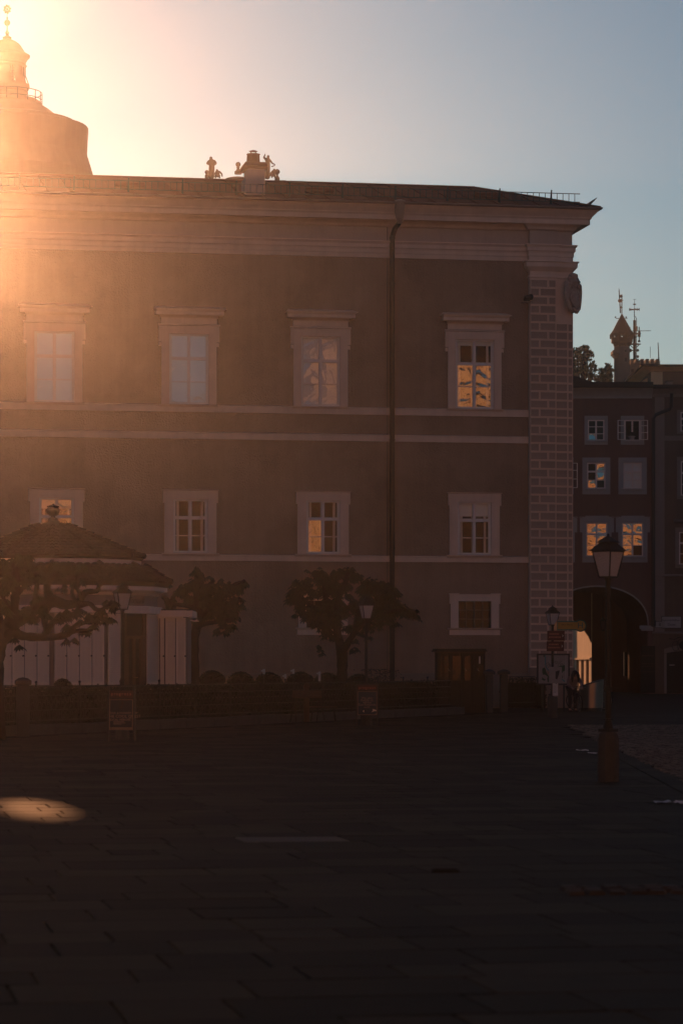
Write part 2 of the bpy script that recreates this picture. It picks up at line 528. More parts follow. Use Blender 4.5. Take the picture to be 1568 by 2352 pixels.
cob = cb.build('cobbled_lane', M['cobble'], kind='stuff')
tag(cob, 'grey cobbles of the lane on the right edge of the square', 'cobbles')
kb = MB()                                                    # flat border stones between slabs and cobbles
borders = tag(bpy.data.objects.new('lane_border', None), kind='structure')
COL.objects.link(borders)
d = -6.0
L = (C2 - C1).length
while d < L + 3:
    ln = random.uniform(0.7, 1.1)
    mb = MB()
    mb.bbox(-0.14, 0.14, -ln / 2 + .01, ln / 2 - .01, -0.03, 0.016, 0.01)
    p = C1 + CD * (d + ln / 2) + CN * 0.16
    mb.build('border_stone', M['slab'], borders, loc=p, rz=math.atan2(-CD.x, CD.y))
    d += ln
gr = MB()
a0, a1 = G(1316, 2052), G(1575, 2052)
x = a0.x
while x < a1.x + 0.6:
    for k in range(4):
        cobble(gr, Vector((x + random.uniform(-.01, .01), a0.y + 0.35 - 0.17 * k + (x - a0.x) * 0.17, 0)), 0.16, random.uniform(-.3, .3))
    x += 0.15
for i in range(len(gr.v)):
    gr.v[i] = (gr.v[i][0], gr.v[i][1], gr.v[i][2] + 0.008)
tag(gr.build('cobble_strip', mat('dark_cobble', (0.022, 0.021, 0.019), 0.9, rnd=0.4), kind='stuff'), 'dark cobble strip set in the slabs at lower right', 'cobbles')
# ------------------------------------------------------------------ palace
Y0 = 110.0
def W(u, v=HZ, o=0.0):
    """photo point -> (local x, z) on a plane standing o in front of the palace wall"""
    k = (u - CX) / F
    lx = (k * (Y0 - o * CT) - o * ST) / (CT - k * ST)
    Y = Y0 + lx * ST - o * CT
    return lx, HC + (HZ - v) / F * Y
palace = thing('palace', 'long brown rendered palace with quoined corner pilaster and pale window surrounds', 'building', (0, Y0, 0), TH)
def wz(u, v, o=0.0): return W(u, v, o)[1]
XL = W(-2)[0] - 0.15
XR = W(1311)[0]
DEP = 11.0
# window layout
UP = [W(u)[0] for u in (125, 433.6, 735.6, 1089)]
LO = [W(u)[0] for u in (129.6, 437, 741.4, 1088.7)]
SM = [W(u)[0] for u in (741.4, 1089.5)]
U_Z = dict(b=11.54, t=14.20)
L_Z = dict(b=5.90, t=7.93)
S_Z = dict(b=3.07, t=4.10)
holes = [(x - .757, x + .757, U_Z['b'], U_Z['t']) for x in UP] + [(x - .66, x + .66, L_Z['b'], L_Z['t']) for x in LO] + [(x - .647, x + .647, S_Z['b'], S_Z['t']) for x in SM]
ZT = 19.0
mb = MB()
mb.wall(XL, XR, -0.05, ZT, holes, 0.0, 0.32)
mb.poly([(XR, 0, -.05), (XR, DEP, -.05), (XR, DEP, ZT), (XR, 0, ZT)])
mb.poly([(XL, DEP, -.05), (XL, 0, -.05), (XL, 0, ZT), (XL, DEP, ZT)])
mb.poly([(XR, DEP, -.05), (XL, DEP, -.05), (XL, DEP, ZT), (XR, DEP, ZT)])
mb.build('wall', M['stucco'], palace)
mb = MB()
zp = wz(735, 1547)
mb.prism([(0.0, 0), (-.045, 0), (-.045, zp - .03), (0.0, zp)], XL, W(1213)[0] - .002)
mb.build('plinth', M['plinth'], palace)
PA0, PA1, PB1 = W(1213)[0], W(1273)[0], W(1302)[0]
PP, PQ = 0.26, 0.12                                            # projections of the pilaster and of the corner strip
for zt, zb in ((wz(735, 935.4), wz(735, 950.7)), (wz(735, 997.8), wz(735, 1012)), (wz(1089, 1279.5), wz(1089, 1292))):
    mb = MB()
    mb.prism([(0.0, zb), (-.06, zb), (-.06, zt - .03), (-.085, zt - .025), (-.085, zt), (0.0, zt + .03)], XL, PA0 - .003)
    mb.build('string_course', M['trim'], palace)
# pilaster bodies
zcap = wz(1240, 598)
mb = MB()
mb.box(PA0, PA1, -PP, -.001, 0, zcap)
mb.box(PA1 + .002, PB1, -PQ, -.001, 0, zcap)
mb.box(PB1 + .002, XR + .004, -.03, -.001, 0, zcap)
mb.box(XR + .005, XR + .07, -.03, .9, 0, zcap)
mb.build('pilaster', M['trim'], palace)
# quoin blocks
def block(w_, h_):
    b = MB()
    e, t = 0.022, 0.03
    x, z = w_ / 2, h_ / 2
    o = [(-x, 0, -z), (x, 0, -z), (x, 0, z), (-x, 0, z)]
    p = [(-x + .008, -t, -z + .008), (x - .008, -t, -z + .008), (x - .008, -t, z - .008), (-x + .008, -t, z - .008)]
    q = [(-x + e, -t, -z + e), (x - e, -t, -z + e), (x - e, -t, z - e), (-x + e, -t, z - e)]
    r = [(a + (.006 if a < 0 else -.006), -t + .012, c + (.006 if c < 0 else -.006)) for a, _, c in q]
    b.add(o + p + q + r, [], 0)
    for k in range(4):
        j = (k + 1) % 4
        for s in (0, 4, 8):
            b.f.append([s + k, s + j, s + 4 + j, s + 4 + k]); b.m.append(0)
    b.f.append([12, 13, 14, 15]); b.m.append(1)
    return b.mesh('quoin_block', [M['trim'], M['stucco_block']])
ztop, pitch = wz(1240, 643), 0.3335
cache = {}
def put_block(x0, x1, y, z0, z1):
    key = (round(x1 - x0, 3), round(z1 - z0, 3))
    if key not in cache:
        cache[key] = block(*key)
    put('quoin_block', cache[key], palace, ((x0 + x1) / 2, y, (z0 + z1) / 2))
k = 0
z = ztop
while z - pitch > 1.35:
    z0, z1 = z - pitch + .011, z - .011
    wA = PA1 - PA0
    sp = PA0 + wA * (0.69 if k % 2 == 0 else 0.37)
    put_block(PA0 + .01, sp - .014, -PP, z0, z1)
    put_block(sp + .014, PA1 - .01, -PP, z0, z1)
    if z < wz(1290, 742):
        put_block(PA1 + .014, PB1 - .012, -PQ, z0, z1)
        put_block(PB1 + .014, XR + .06, -.03, z0, z1)
    z -= pitch
    k += 1
mb = MB()                                                       # rough base course under the blocks
mb.box(PA0 - .05, PA1 + .03, -PP - .06, -PP - .002, 0, z - .02)
mb.box(PA1 + .032, XR + .1, -PQ - .06, -PQ - .002, 0, z - .02)
mb.build('pilaster_base', M['plinth'], palace)
# capital of the pilaster, architrave and lower cornice follow the breaks of the wall
def stations(x_left):
    return [(x_left, 0, 0, -1), (PA0, 0, -1, -1), (PA0, -PP, -1, -1), (PA1, -PP, 1, -1), (PA1, -PQ, 1, -1), (XR, -PQ, 1, -1), (XR, 1.2, 1, 1), (XR - .3, 1.2, 0, 1)]
def pz(v): return wz(1240, v, .3)
arch = [(-.02, pz(560)), (.17, pz(560)), (.19, pz(562)), (.15, pz(565.5)), (.12, pz(567)), (.12, pz(575)), (.08, pz(577)), (.065, pz(581)), (.065, pz(587)), (.04, pz(589)), (.04, pz(598)), (-.02, pz(598))]
mb = MB(); mb.sweep(stations(XL), arch); mb.build('architrave', M['trim'], palace)
cap = [(-.02, pz(598.5)), (.23, pz(598.5)), (.24, pz(600.5)), (.19, pz(603)), (.18, pz(612)), (.14, pz(615)), (.07, pz(620)), (.05, pz(621.5)), (.01, pz(622)), (.01, pz(632)), (.05, pz(633)), (.055, pz(636)), (.02, pz(638)), (.012, pz(643)), (-.02, pz(643))]
mb = MB(); mb.sweep([(PA0, .1, -1, 1)] + stations(XL)[1:][1:], cap); mb.build('capital', M['trim'], palace)
bed = [(-.02, pz(512)), (.30, pz(512)), (.28, pz(516)), (.20, pz(519)), (.15, pz(522)), (.12, pz(526)), (.03, pz(528)), (-.02, pz(528))]
mb = MB(); mb.sweep(stations(XL), bed); mb.build('bed_moulding', M['trim'], palace)
mb = MB()
mb.sweep(stations(XL), [(-.02, pz(559.5)), (.012, pz(559.5)), (.012, pz(528.5)), (-.02, pz(528.5))])
mb.build('frieze', mat('frieze_render', (0.56, 0.41, 0.325), 0.95, var=0.08, vscale=1.5, bump=0.3, bscale=14, streak=0.06, spec=0.1), palace)
def cz(v): return wz(1240, v, .75)
corn = [(-.1, cz(478)), (.86, cz(478)), (.86, cz(481)), (.80, cz(486)), (.70, cz(492)), (.66, cz(495)), (.66, cz(497)), (.62, cz(499)), (.60, cz(501)), (.60, cz(511)), (.57, cz(511.5)), (.57, cz(510)), (.1, cz(510)), (-.1, cz(511))]
cst = [(XL, 0, 0, -1), (XR, 0, 1, -1), (XR, DEP, 1, 1), (XL, DEP, -1, 1), (XL, 0, -.02, -1)]
mb = MB(); mb.sweep(cst[:3] + [(XL, DEP, 0, 1)], corn); mb.build('cornice', M['trim'], palace)
# eaves gutter
ZG = cz(478) + .02
gp = [(o_, ZG + dz) for o_, dz in ((.86, .0), (.90, -.03), (.96, -.035), (1.0, 0.0), (1.01, .05), (.99, .055), (.98, .02), (.95, -.012), (.90, -.01), (.875, .03), (.86, .03))]
mb = MB(); mb.sweep([(XL, 0, 0, -1), (XR, 0, 1, -1), (XR, DEP, 1, 1)], gp); mb.build('gutter', M['copper'], palace)
# roof
ZE = ZG + .03
YE = -.93
RY, PITCH = 4.9, 0.352
kx = (1090 - CX) / F
XRG = (kx * (Y0 + RY * CT) + RY * ST) / (CT - kx * ST)
ZR = HC + (HZ - 431.5) / F * (Y0 + XRG * ST + RY * CT)
YB = RY * 2 - YE
def roof_z(y): return ZE + (y - YE) * (ZR - ZE) / (RY - YE)
mb = MB()
EX = XR + .93
mb.add([(XL - .1, YE, ZE), (EX, YE, ZE), (EX, YB, ZE), (XL - .1, YB, ZE), (XL - .1, RY, ZR), (XRG, RY, ZR),
        (XL - .1, YE, ZE - .06), (EX, YE, ZE - .06), (EX, YB, ZE - .06), (XL - .1, YB, ZE - .06)],
       [(0, 1, 5, 4), (1, 2, 5), (2, 3, 4, 5), (3, 0, 4), (0, 6, 7, 1), (1, 7, 8, 2), (2, 8, 9, 3), (9, 6, 0, 3), (6, 9, 8, 7)])
roof = mb.build('roof', M['roof_metal'], palace)
mb = MB(); mb.tube([(XL - .1, RY, ZR + .02), (XRG, RY, ZR + .02)], .06, 6); mb.tube([(XRG, RY, ZR + .02), (EX, YE, ZE + .03)], .05, 6)
mb.build('ridge_cap', M['roof_metal'], roof)
seam = MB(); seam.prism([(YE, ZE + .004), (RY, ZR + .004), (RY, ZR + .055), (YE, ZE + .055)], -.018, .018)
seam_me = seam.mesh('roof_seam', M['roof_metal'])
x = XL + .3
while x < XRG - .1:
    put('roof_seam', seam_me, roof, (x, 0, 0)); x += 0.82
while x < EX - .5:
    f = (EX - x) / (EX - XRG)
    yh = YE + (RY - YE) * f
    s = MB(); s.prism([(YE, ZE + .004), (yh, roof_z(yh) + .004), (yh, roof_z(yh) + .05), (YE, ZE + .055)], -.018, .018)
    s.build('roof_seam', M['roof_metal'], roof, loc=(x, 0, 0)); x += 0.82
# snow guard along the eave
SGY = YE + .75
SGZ = roof_z(SGY)
mb = MB()
mb.tube([(XL, SGY, SGZ + .12), (EX - .62, SGY, SGZ + .12)], .016, 4)
mb.tube([(XL, SGY, SGZ + .44), (EX - .62, SGY, SGZ + .44)], .016, 4)
x = XL
while x < EX - .6:
    mb.box(x - .011, x + .011, SGY - .011, SGY + .011, SGZ + .12, SGZ + .44); x += 0.235
sg = mb.build('snow_guard', M['dark_metal'], roof)
post = MB(); post.tube([(0, SGY + .22, SGZ + .05), (0, SGY - .02, SGZ + .56)], .028, 5); post.tube([(0, SGY - .02, SGZ + .5), (0, SGY - .02, SGZ)], .02, 4)
pme = post.mesh('snow_guard_post', M['dark_metal'])
x = XL + .9
while x < EX - .5:
    put('snow_guard_post', pme, roof, (x, 0, 0)); x += 2.05
mb = MB()
for kk in range(2):
    mb.tube([(EX - .38, YE + .25 + kk * .5, ZE + .12), (EX - .1, YE + .25 + kk * .5, ZE + .42)], .016, 4)
mb.tube([(EX - .1, YE + .2, ZE + .42), (EX - .1, YE + 2.6, ZE + .42)], .014, 4)
mb.tube([(EX - .2, YE + .2, ZE + .3), (EX - .2, YE + 2.6, ZE + .3)], .014, 4)
for kk in range(9):
    mb.tube([(EX - .3, YE + .3 + kk * .26, ZE + .2), (EX - .1, YE + .3 + kk * .26, ZE + .42)], .01, 4)
mb.build('snow_guard', M['dark_metal'], roof)
for ua, va in ((307, 422), (748, 434.5), (1139, 446)):          # glazing bars of the small roof windows
    lx = W(ua)[0]
    yy = YE + 2.5
    mb = MB()
    mb.box(-.55, .55, yy - .3, yy + .3, roof_z(yy) + .03, roof_z(yy) + .13)
    o = mb.build('skylight', M['roof_metal'], roof, loc=(lx, 0, 0))
    mb = MB()
    mb.add([(-.5, yy - .26, roof_z(yy) + .135), (.5, yy - .26, roof_z(yy) + .135), (.5, yy + .26, roof_z(yy) + .15), (-.5, yy + .26, roof_z(yy) + .15)], [(0, 1, 2, 3)])
    mb.build('pane', M['steel'], o)
# chimney
def chz(v): return HC + (HZ - v) / F * (Y0 - .6)
def chx(u): return W(u)[0]
mb = MB()
cy0, cy1 = 0.2, 1.3
mb.box(chx(565.7), chx(610), cy0, cy1, roof_z(cy0) - .3, chz(403.7))
mb.box(chx(571), chx(610.5), cy0 + .02, cy1 - .02, chz(403.7), chz(382))
chim = mb.build('chimney', M['trim'], roof)
mb = MB()
mb.box(chx(562), chx(614), cy0 - .05, cy1 + .05, chz(384), chz(379))
mb.add([(chx(559), cy0 - .12, chz(379)), (chx(617), cy0 - .12, chz(379)), (chx(617), cy1 + .12, chz(379)), (chx(559), cy1 + .12, chz(379)),
        (chx(566), cy0 + .02, chz(368.2)), (chx(612), cy0 + .02, chz(368.2)), (chx(612), cy1 - .02, chz(368.2)), (chx(566), cy1 - .02, chz(368.2))],
       [(0, 3, 2, 1), (4, 5, 6, 7), (0, 1, 5, 4), (1, 2, 6, 5), (2, 3, 7, 6), (3, 0, 4, 7)])
mb.build('chimney_cap', M['roof_metal'], chim)
mb = MB()
xm, ym = chx(588), (cy0 + cy1) / 2
mb.lathe([(.27, chz(368)), (.25, chz(347)), (.28, chz(346.5)), (.26, chz(344.8)), (.02, chz(344.2))], 8, xm, ym, rad(22.5))
for a in range(4):
    mb.tube([(xm + .13 * math.cos(a * 1.57 + .5), ym + .13 * math.sin(a * 1.57 + .5), chz(345)), (xm + .13 * math.cos(a * 1.57 + .5), ym + .13 * math.sin(a * 1.57 + .5), chz(338.5))], .012, 4)
mb.lathe([(.17, chz(339)), (.18, chz(338.2)), (.02, chz(335.5))], 6, xm, ym)
mb.build('chimney_cowl', M['roof_metal'], chim)

# windows ---------------------------------------------------------------
def surround_upper():
    b = MB()
    z0, z1 = U_Z['b'], U_Z['t']
    for s in (-1, 1):
        xs = sorted((s * .757, s * 1.05)); b.box(xs[0], xs[1], -.10, 0, z0 - .01, 14.50)
        xs = sorted((s * 1.052, s * 1.157)); b.box(xs[0], xs[1], -.09, 0, 13.90, 14.50)
        xs = sorted((s * 1.052, s * 1.15)); b.prism([(0, 13.73), (-.05, 13.73), (-.03, 13.80), (0, 13.88)], *xs)
        xs = sorted((s * .80, s * .835)); b.box(xs[0], xs[1], -.118, -.101, z0, 14.27)
        xs = sorted((s * .90, s * .915)); b.box(xs[0], xs[1], -.112, -.101, z0, 14.36)
        xs = sorted((s * 1.125, s * 1.157)); b.box(xs[0], xs[1], -.112, -.091, 13.90, 14.49)
    b.box(-.757, .757, -.10, 0, z1, 14.50)
    b.box(-.835, .835, -.118, -.101, 14.275, 14.31)
    b.box(-.915, .915, -.113, -.101, 14.37, 14.385)
    b.prism([(0, 14.502), (-.15, 14.515), (-.15, 14.545), (-.11, 14.57), (0, 14.585)], -1.18, 1.18)
    return b.mesh('window', M['trim'])
def hood_upper():
    b = MB()
    b.box(-1.065, 1.065, -.09, 0, 14.588, 14.80)
    b.prism([(0, 14.80), (-.12, 14.80), (-.15, 14.84), (-.24, 14.885), (-.24, 14.895), (0, 14.895)], -1.11, 1.11)
    b.prism([(0, 14.897), (-.36, 14.897), (-.36, 15.02), (-.40, 15.05), (-.42, 15.10), (0, 15.10)], -1.30, 1.30)
    b.add([(-1.385, -.46, 15.10), (1.385, -.46, 15.10), (1.25, 0, 15.235), (-1.25, 0, 15.235), (-1.385, -.46, 15.125), (1.385, -.46, 15.125), (-1.385, 0, 15.10), (1.385, 0, 15.10)],
          [(4, 5, 2, 3), (0, 1, 5, 4), (0, 4, 3, 6), (1, 7, 2, 5), (0, 6, 7, 1)])
    return b.mesh('window_hood', M['trim'])
def surround_lower():
    b = MB()
    z0, z1 = L_Z['b'], L_Z['t']
    for s in (-1, 1):
        xs = sorted((s * .66, s * .99)); b.box(xs[0], xs[1], -.09, 0, z0 - .01, 8.25)
        xs = sorted((s * .992, s * 1.045)); b.box(xs[0], xs[1], -.085, 0, 7.79, 8.25)
        xs = sorted((s * .765, s * .78)); b.box(xs[0], xs[1], -.105, -.091, z0, 8.04)
        xs = sorted((s * .90, s * .925)); b.box(xs[0], xs[1], -.112, -.091, z0, 8.14)
        xs = sorted((s * 1.01, s * 1.045)); b.box(xs[0], xs[1], -.108, -.086, 7.79, 8.22)
    b.box(-.66, .66, -.09, 0, z1, 8.25)
    b.box(-.78, .78, -.105, -.091, 8.045, 8.06)
    b.box(-.925, .925, -.112, -.091, 8.145, 8.17)
    b.prism([(0, 8.252), (-.13, 8.256), (-.15, 8.285), (0, 8.30)], -1.075, 1.075)
    return b.mesh('window', M['trim'])
def surround_small():
    b = MB()
    z0, z1 = S_Z['b'], S_Z['t']
    for s in (-1, 1):
        xs = sorted((s * .647, s * .95)); b.box(xs[0], xs[1], -.08, 0, z0, 4.36)
        xs = sorted((s * .952, s * 1.0)); b.box(xs[0], xs[1], -.075, 0, 4.0, 4.36)
        xs = sorted((s * .63, s * 1.02)); b.box(xs[0], xs[1], -.11, 0, 4.362, 4.40)
    b.box(-.647, .647, -.08, 0, z1, 4.34)
    b.box(-.628, .628, -.10, 0, 4.342, 4.37)
    return b.mesh('window', M['trim'])
def frame_mesh(hw, z0, z1, tr, mun, fw=.075):
    b = MB()
    def fb(x0, x1, za, zb, y0=-.005, y1=.06): b.box(x0, x1, y0, y1, za, zb)
    fb(-hw, -hw + fw, z0, z1); fb(hw - fw, hw, z0, z1)
    fb(-hw + fw, hw - fw, z1 - fw, z1); fb(-hw + fw, hw - fw, z0, z0 + fw)
    fb(-.055, .055, z0 + fw, z1 - fw, -.015)
    fb(-hw + fw, -.055, tr - .06, tr + .06, -.015); fb(.055, hw - fw, tr - .06, tr + .06, -.015)
    fb(-hw + fw, -.055, mun - .018, mun + .018, .005); fb(.055, hw - fw, mun - .018, mun + .018, .005)
    for s in (-1, 1):                                            # rebates of the sashes
        xs = sorted((s * (hw - fw - .03), s * (hw - fw))); 
        for za, zb in ((z0 + fw, mun - .018), (mun + .018, tr - .06), (tr + .06, z1 - fw)):
            b.box(xs[0], xs[1], .012, .055, za, zb)
        for zz in (z0 + .2, tr - .35, tr + .2, z1 - .25):        # hinges
            xs2 = sorted((s * (hw - .02), s * (hw - .045))); b.box(xs2[0], xs2[1], -.03, -.005, zz, zz + .11)
    return b.mesh('window_frame', M['white_wood'])
def panes(hw, z0, z1, tr, mun, glass_m, fw=.105):
    out = []
    for s in (-1, 1):
        for za, zb in ((z0 + .075, mun - .018), (mun + .018, tr - .06), (tr + .06, z1 - .075)):
            b = MB(); wd = (hw - fw - .055) / 2; h = (zb - za) / 2
            b.poly([(-wd, 0, -h), (wd, 0, -h), (wd, 0, h), (-wd, 0, h)])
            out.append((b.mesh('pane', glass_m), (s * (.055 + wd), .035, (za + zb) / 2)))
    return out
def room(hw, z0, z1):
    b = MB()
    x0, x1, y0, y1 = -hw + .01, hw - .01, .33, 1.3
    b.poly([(x0 - .3, y1, z0 - .2), (x1 + .3, y1, z0 - .2), (x1 + .3, y1, z1 + .2), (x0 - .3, y1, z1 + .2)])
    b.poly([(x0 - .3, y0, z0 - .2), (x0 - .3, y1, z0 - .2), (x0 - .3, y1, z1 + .2), (x0 - .3, y0, z1 + .2)])
    b.poly([(x1 + .3, y1, z0 - .2), (x1 + .3, y0, z0 - .2), (x1 + .3, y0, z1 + .2), (x1 + .3, y1, z1 + .2)])
    b.poly([(x0 - .3, y0, z0 - .2), (x1 + .3, y0, z0 - .2), (x1 + .3, y1, z0 - .2), (x0 - .3, y1, z0 - .2)])
    b.poly([(x0 - .3, y0, z1 + .2), (x0 - .3, y1, z1 + .2), (x1 + .3, y1, z1 + .2), (x1 + .3, y0, z1 + .2)])
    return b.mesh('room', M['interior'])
def inner_sash(hw, z0, z1, tr):                                   # the second, inner window seen through the glass
    b = MB()
    for x in (-hw + .16, -.06, hw - .24):
        b.box(x, x + .09, .22, .27, z0, z1)
    b.box(-hw + .25, -.06, .22, .27, tr - .06, tr + .02); b.box(.03, hw - .24, .22, .27, tr - .06, tr + .02)
    return b.mesh('inner_sash', M['white_wood'])
def blind_mesh(hw, za, zb, y=.13):
    b = MB(); b.box(-hw + .03, hw - .03, y, y + .01, za, zb)
    return b.mesh('blind', M['blind'])
def sill(hw, zt, pr=.16, h=.10):
    b = MB(); b.prism([(0, zt - h), (-pr * .5, zt - h), (-pr * .75, zt - h * .5), (-pr, zt - h * .4), (-pr, zt - .015), (0, zt)], -hw, hw)
    return b.mesh('sill', M['trim'])
su, hu, sl, ss_ = surround_upper(), hood_upper(), surround_lower(), surround_small()
UT, UM, LT, LM = 13.27, 12.39, 7.23, 6.55
fu, fl = frame_mesh(.757, U_Z['b'], U_Z['t'], UT, UM), frame_mesh(.66, L_Z['b'], L_Z['t'], LT, LM)
pu, pl = [panes(.757, U_Z['b'], U_Z['t'], UT, UM, M[q]) for q in ('glass', 'glass_strong', 'glass_blind', 'glass_soft')], [panes(.66, L_Z['b'], L_Z['t'], LT, LM, M[q]) for q in ('glass', 'glass_strong')]
ru, rl, rs = room(.757, U_Z['b'], U_Z['t']), room(.66, L_Z['b'], L_Z['t']), room(.647, S_Z['b'], S_Z['t'])
iu, il = inner_sash(.757, U_Z['b'], U_Z['t'], UT), inner_sash(.66, L_Z['b'], L_Z['t'], LT)
sill_u, sill_l = sill(1.12, U_Z['b'] - .012, .15, .09), sill(1.09, L_Z['b'] - .012, .16, .12)
bl_full = blind_mesh(.757, U_Z['b'] + .02, U_Z['t'] - .02)
bl_top = blind_mesh(.66, L_Z['t'] - .55, L_Z['t'] - .02)
bl_head = blind_mesh(.757, U_Z['t'] - .22, U_Z['t'] - .02)
bl_half = blind_mesh(.66, L_Z['t'] - .40, L_Z['t'] - .02)
UPS = {(3, 0), (3, 1), (3, 3), (3, 4)}             # panes that mirror the sunlit houses most
LOS = {(0, j) for j in range(6)} | {(2, 0), (2, 1)}
for i, x in enumerate(UP):
    wd = put('window', su, palace, (x, 0, 0))
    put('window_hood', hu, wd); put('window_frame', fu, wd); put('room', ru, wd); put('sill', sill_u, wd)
    for j in range(6): put('pane', *((lambda q: (q[0], wd, q[1]))(pu[1 if (i, j) in UPS else 2 if i < 2 else 3 if i == 2 else 0][j])))
    if i < 3: put('blind', bl_full, wd)
    else: put('inner_sash', iu, wd); put('blind', bl_head, wd)
for i, x in enumerate(LO):
    wd = put('window', sl, palace, (x, 0, 0))
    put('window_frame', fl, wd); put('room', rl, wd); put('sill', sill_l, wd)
    for j in range(6): put('pane', *((lambda q: (q[0], wd, q[1]))(pl[1 if (i, j) in LOS else 0][j])))
    put('inner_sash', il, wd)
    if i == 3: put('blind', bl_top, wd)
    if i == 0: put('blind', bl_half, wd)
gm = MB()
for k in range(5):
    xx = -.647 + 1.294 * k / 4
    if 0 < k < 4: gm.tube([(xx, .05, S_Z['b']), (xx, .05, S_Z['t'])], .016 if k != 2 else .026, 5)
for k in range(1, 3):
    zz = S_Z['b'] + (S_Z['t'] - S_Z['b']) * k / 3
    gm.tube([(-.647, .05, zz), (.647, .05, zz)], .016, 5)
grille = gm.mesh('grille', mat('grille_iron', (0.2, 0.19, 0.16), .6))
ssill = sill(1.07, S_Z['b'] - .002, .15, .07)
apron = MB(); apron.box(-1.0, 1.0, -.05, 0, 2.79, 2.995); apron = apron.mesh('apron', M['trim'])
pg = MB(); pg.poly([(-.647, .16, S_Z['b']), (.647, .16, S_Z['b']), (.647, .16, S_Z['t']), (-.647, .16, S_Z['t'])]); pg = pg.mesh('pane', M['glass'])
for x in SM:
    wd = put('window', ss_, palace, (x, 0, 0))
    put('grille', grille, wd); put('room', rs, wd); put('sill', ssill, wd); put('pane', pg, wd); put('apron', apron, wd)
# drainpipe with its hopper
px = W(898.5)[0]
hx = W(908.5)[0]
def dz(v, o): return wz(900, v, o)
mb = MB()
mb.tube([(hx, -.62, dz(508, .62)), (hx, -.60, dz(513, .6)), (hx - .1, -.45, dz(522, .45)), (px + .03, -.2, dz(537, .2)), (px, -.17, dz(545, .17)), (px, -.17, 0.0)], .098, 10)
for v in (546, 650, 790, 926, 1010, 1150, 1260, 1400, 1500):
    mb.lathe([(.112, dz(v, .2) - .03), (.112, dz(v, .2) + .03)], 10, px, -.17)
dp = mb.build('drainpipe', M['pipe'], palace, smooth=False)
mb = MB()
mb.lathe([(.10, dz(511, .85)), (.11, dz(507, .85)), (.13, dz(505, .85)), (.12, dz(502, .85)), (.15, dz(500, .85)), (.19, dz(488, .85)), (.215, dz(470, .85)), (.235, dz(466, .85)), (.24, dz(462, .85)), (.2, dz(459, .85)), (.1, dz(457, .85))], 14, hx, -.80)
mb.build('hopper', M['copper'], dp, smooth=False)
mb = MB(); mb.tube([(px - .16, -.02, dz(470, 0)), (px - .16, -.02, .2)], .012, 4); mb.build('lightning_cable', M['dark_metal'], dp)
# carved coat of arms on the corner
arms = bpy.data.objects.new('coat_of_arms', None)
COL.objects.link(arms); arms.parent = palace
def az(v): return wz(1310, v, .1)
ax_ = W(1310)[0]
arms.location = (ax_, -.2, 0)
arms.rotation_euler = (0, 0, rad(38))
mb = MB()
mb.lathe([(.05, az(720)), (.22, az(715)), (.36, az(700)), (.44, az(680)), (.46, az(662)), (.40, az(648)), (.2, az(642))], 16, 0, 0, 0, sy=.32)
mb.build('shield', M['arms'], arms, smooth=True)
mb = MB()
for s in (-1, 1):
    mb.tube([(s * .1, -.16, az(719)), (s * .32, -.1, az(708)), (s * .42, -.06, az(690)), (s * .46, -.06, az(670)), (s * .36, -.12, az(655)), (s * .2, -.16, az(652)), (s * .16, -.18, az(660)), (s * .24, -.18, az(664))], [.05, .075, .08, .075, .07, .06, .05, .03], 7)
    mb.tube([(s * .1, -.17, az(672)), (s * .24, -.17, az(676)), (s * .3, -.15, az(686)), (s * .22, -.17, az(698)), (s * .06, -.18, az(706))], [.03, .045, .045, .045, .03], 6)
    mb.sphere((s * .12, -.2, az(712)), .08, 8, 5)
mb.sphere((0, -.14, az(690)), .24, 12, 7, sc=(1, .4, 1.5))
mb.sphere((0, -.2, az(716)), .10, 8, 5)
mb.build('cartouche', M['arms'], arms, smooth=True)
mb = MB()
mb.lathe([(.30, az(651)), (.36, az(648)), (.33, az(645)), (.18, az(643)), (.17, az(640)), (.24, az(636)), (.22, az(631)), (.10, az(628))], 12, .02, -.05, sy=.7)
mb.sphere((0, -.14, az(655)), .11, 8, 6)
for s in (-1, 1):
    mb.sphere((s * .24, -.06, az(642)), .09, 7, 5); mb.sphere((s * .3, -.04, az(652)), .08, 7, 5)
mb.build('hat_crest', M['arms'], arms, smooth=True)
# floodlight beside the pilaster
fx = W(1209)[0]
fz = wz(1209, 684, .3)
fl_ = thing('floodlight', 'black box floodlight on a bracket beside the top of the corner pilaster', 'floodlight', palace.matrix_basis @ Vector((0, 0, 0)), 0)
fl_.location = Vector((fx * CT + .3 * ST, Y0 + fx * ST - .3 * CT, fz))
fl_.rotation_euler = (0, 0, TH)
mb = MB()
Mx = Matrix.Rotation(rad(-35), 4, 'X') @ Matrix.Rotation(rad(-18), 4, 'Y')
mb.box(-.16, .16, -.12, .12, -.07, .07, M=Mx)
mb.build('housing', M['dark_metal'], fl_)
mb = MB(); mb.box(-.14, .14, -.1, .1, -.085, -.071, M=Mx); mb.build('lens', M['lamp_iron'], fl_)
mb = MB()
for s in (-1, 1): mb.tube([(s * .18, 0, 0), (s * .18, .1, .14), (s * .18, .29, .14)], .012, 4)
mb.tube([(-.18, -.02, .1), (.18, -.02, .1)], .01, 4)
mb.box(-.2, .16, -.05, .29, -.16, -.13)
mb.build('bracket', M['copper'], fl_)

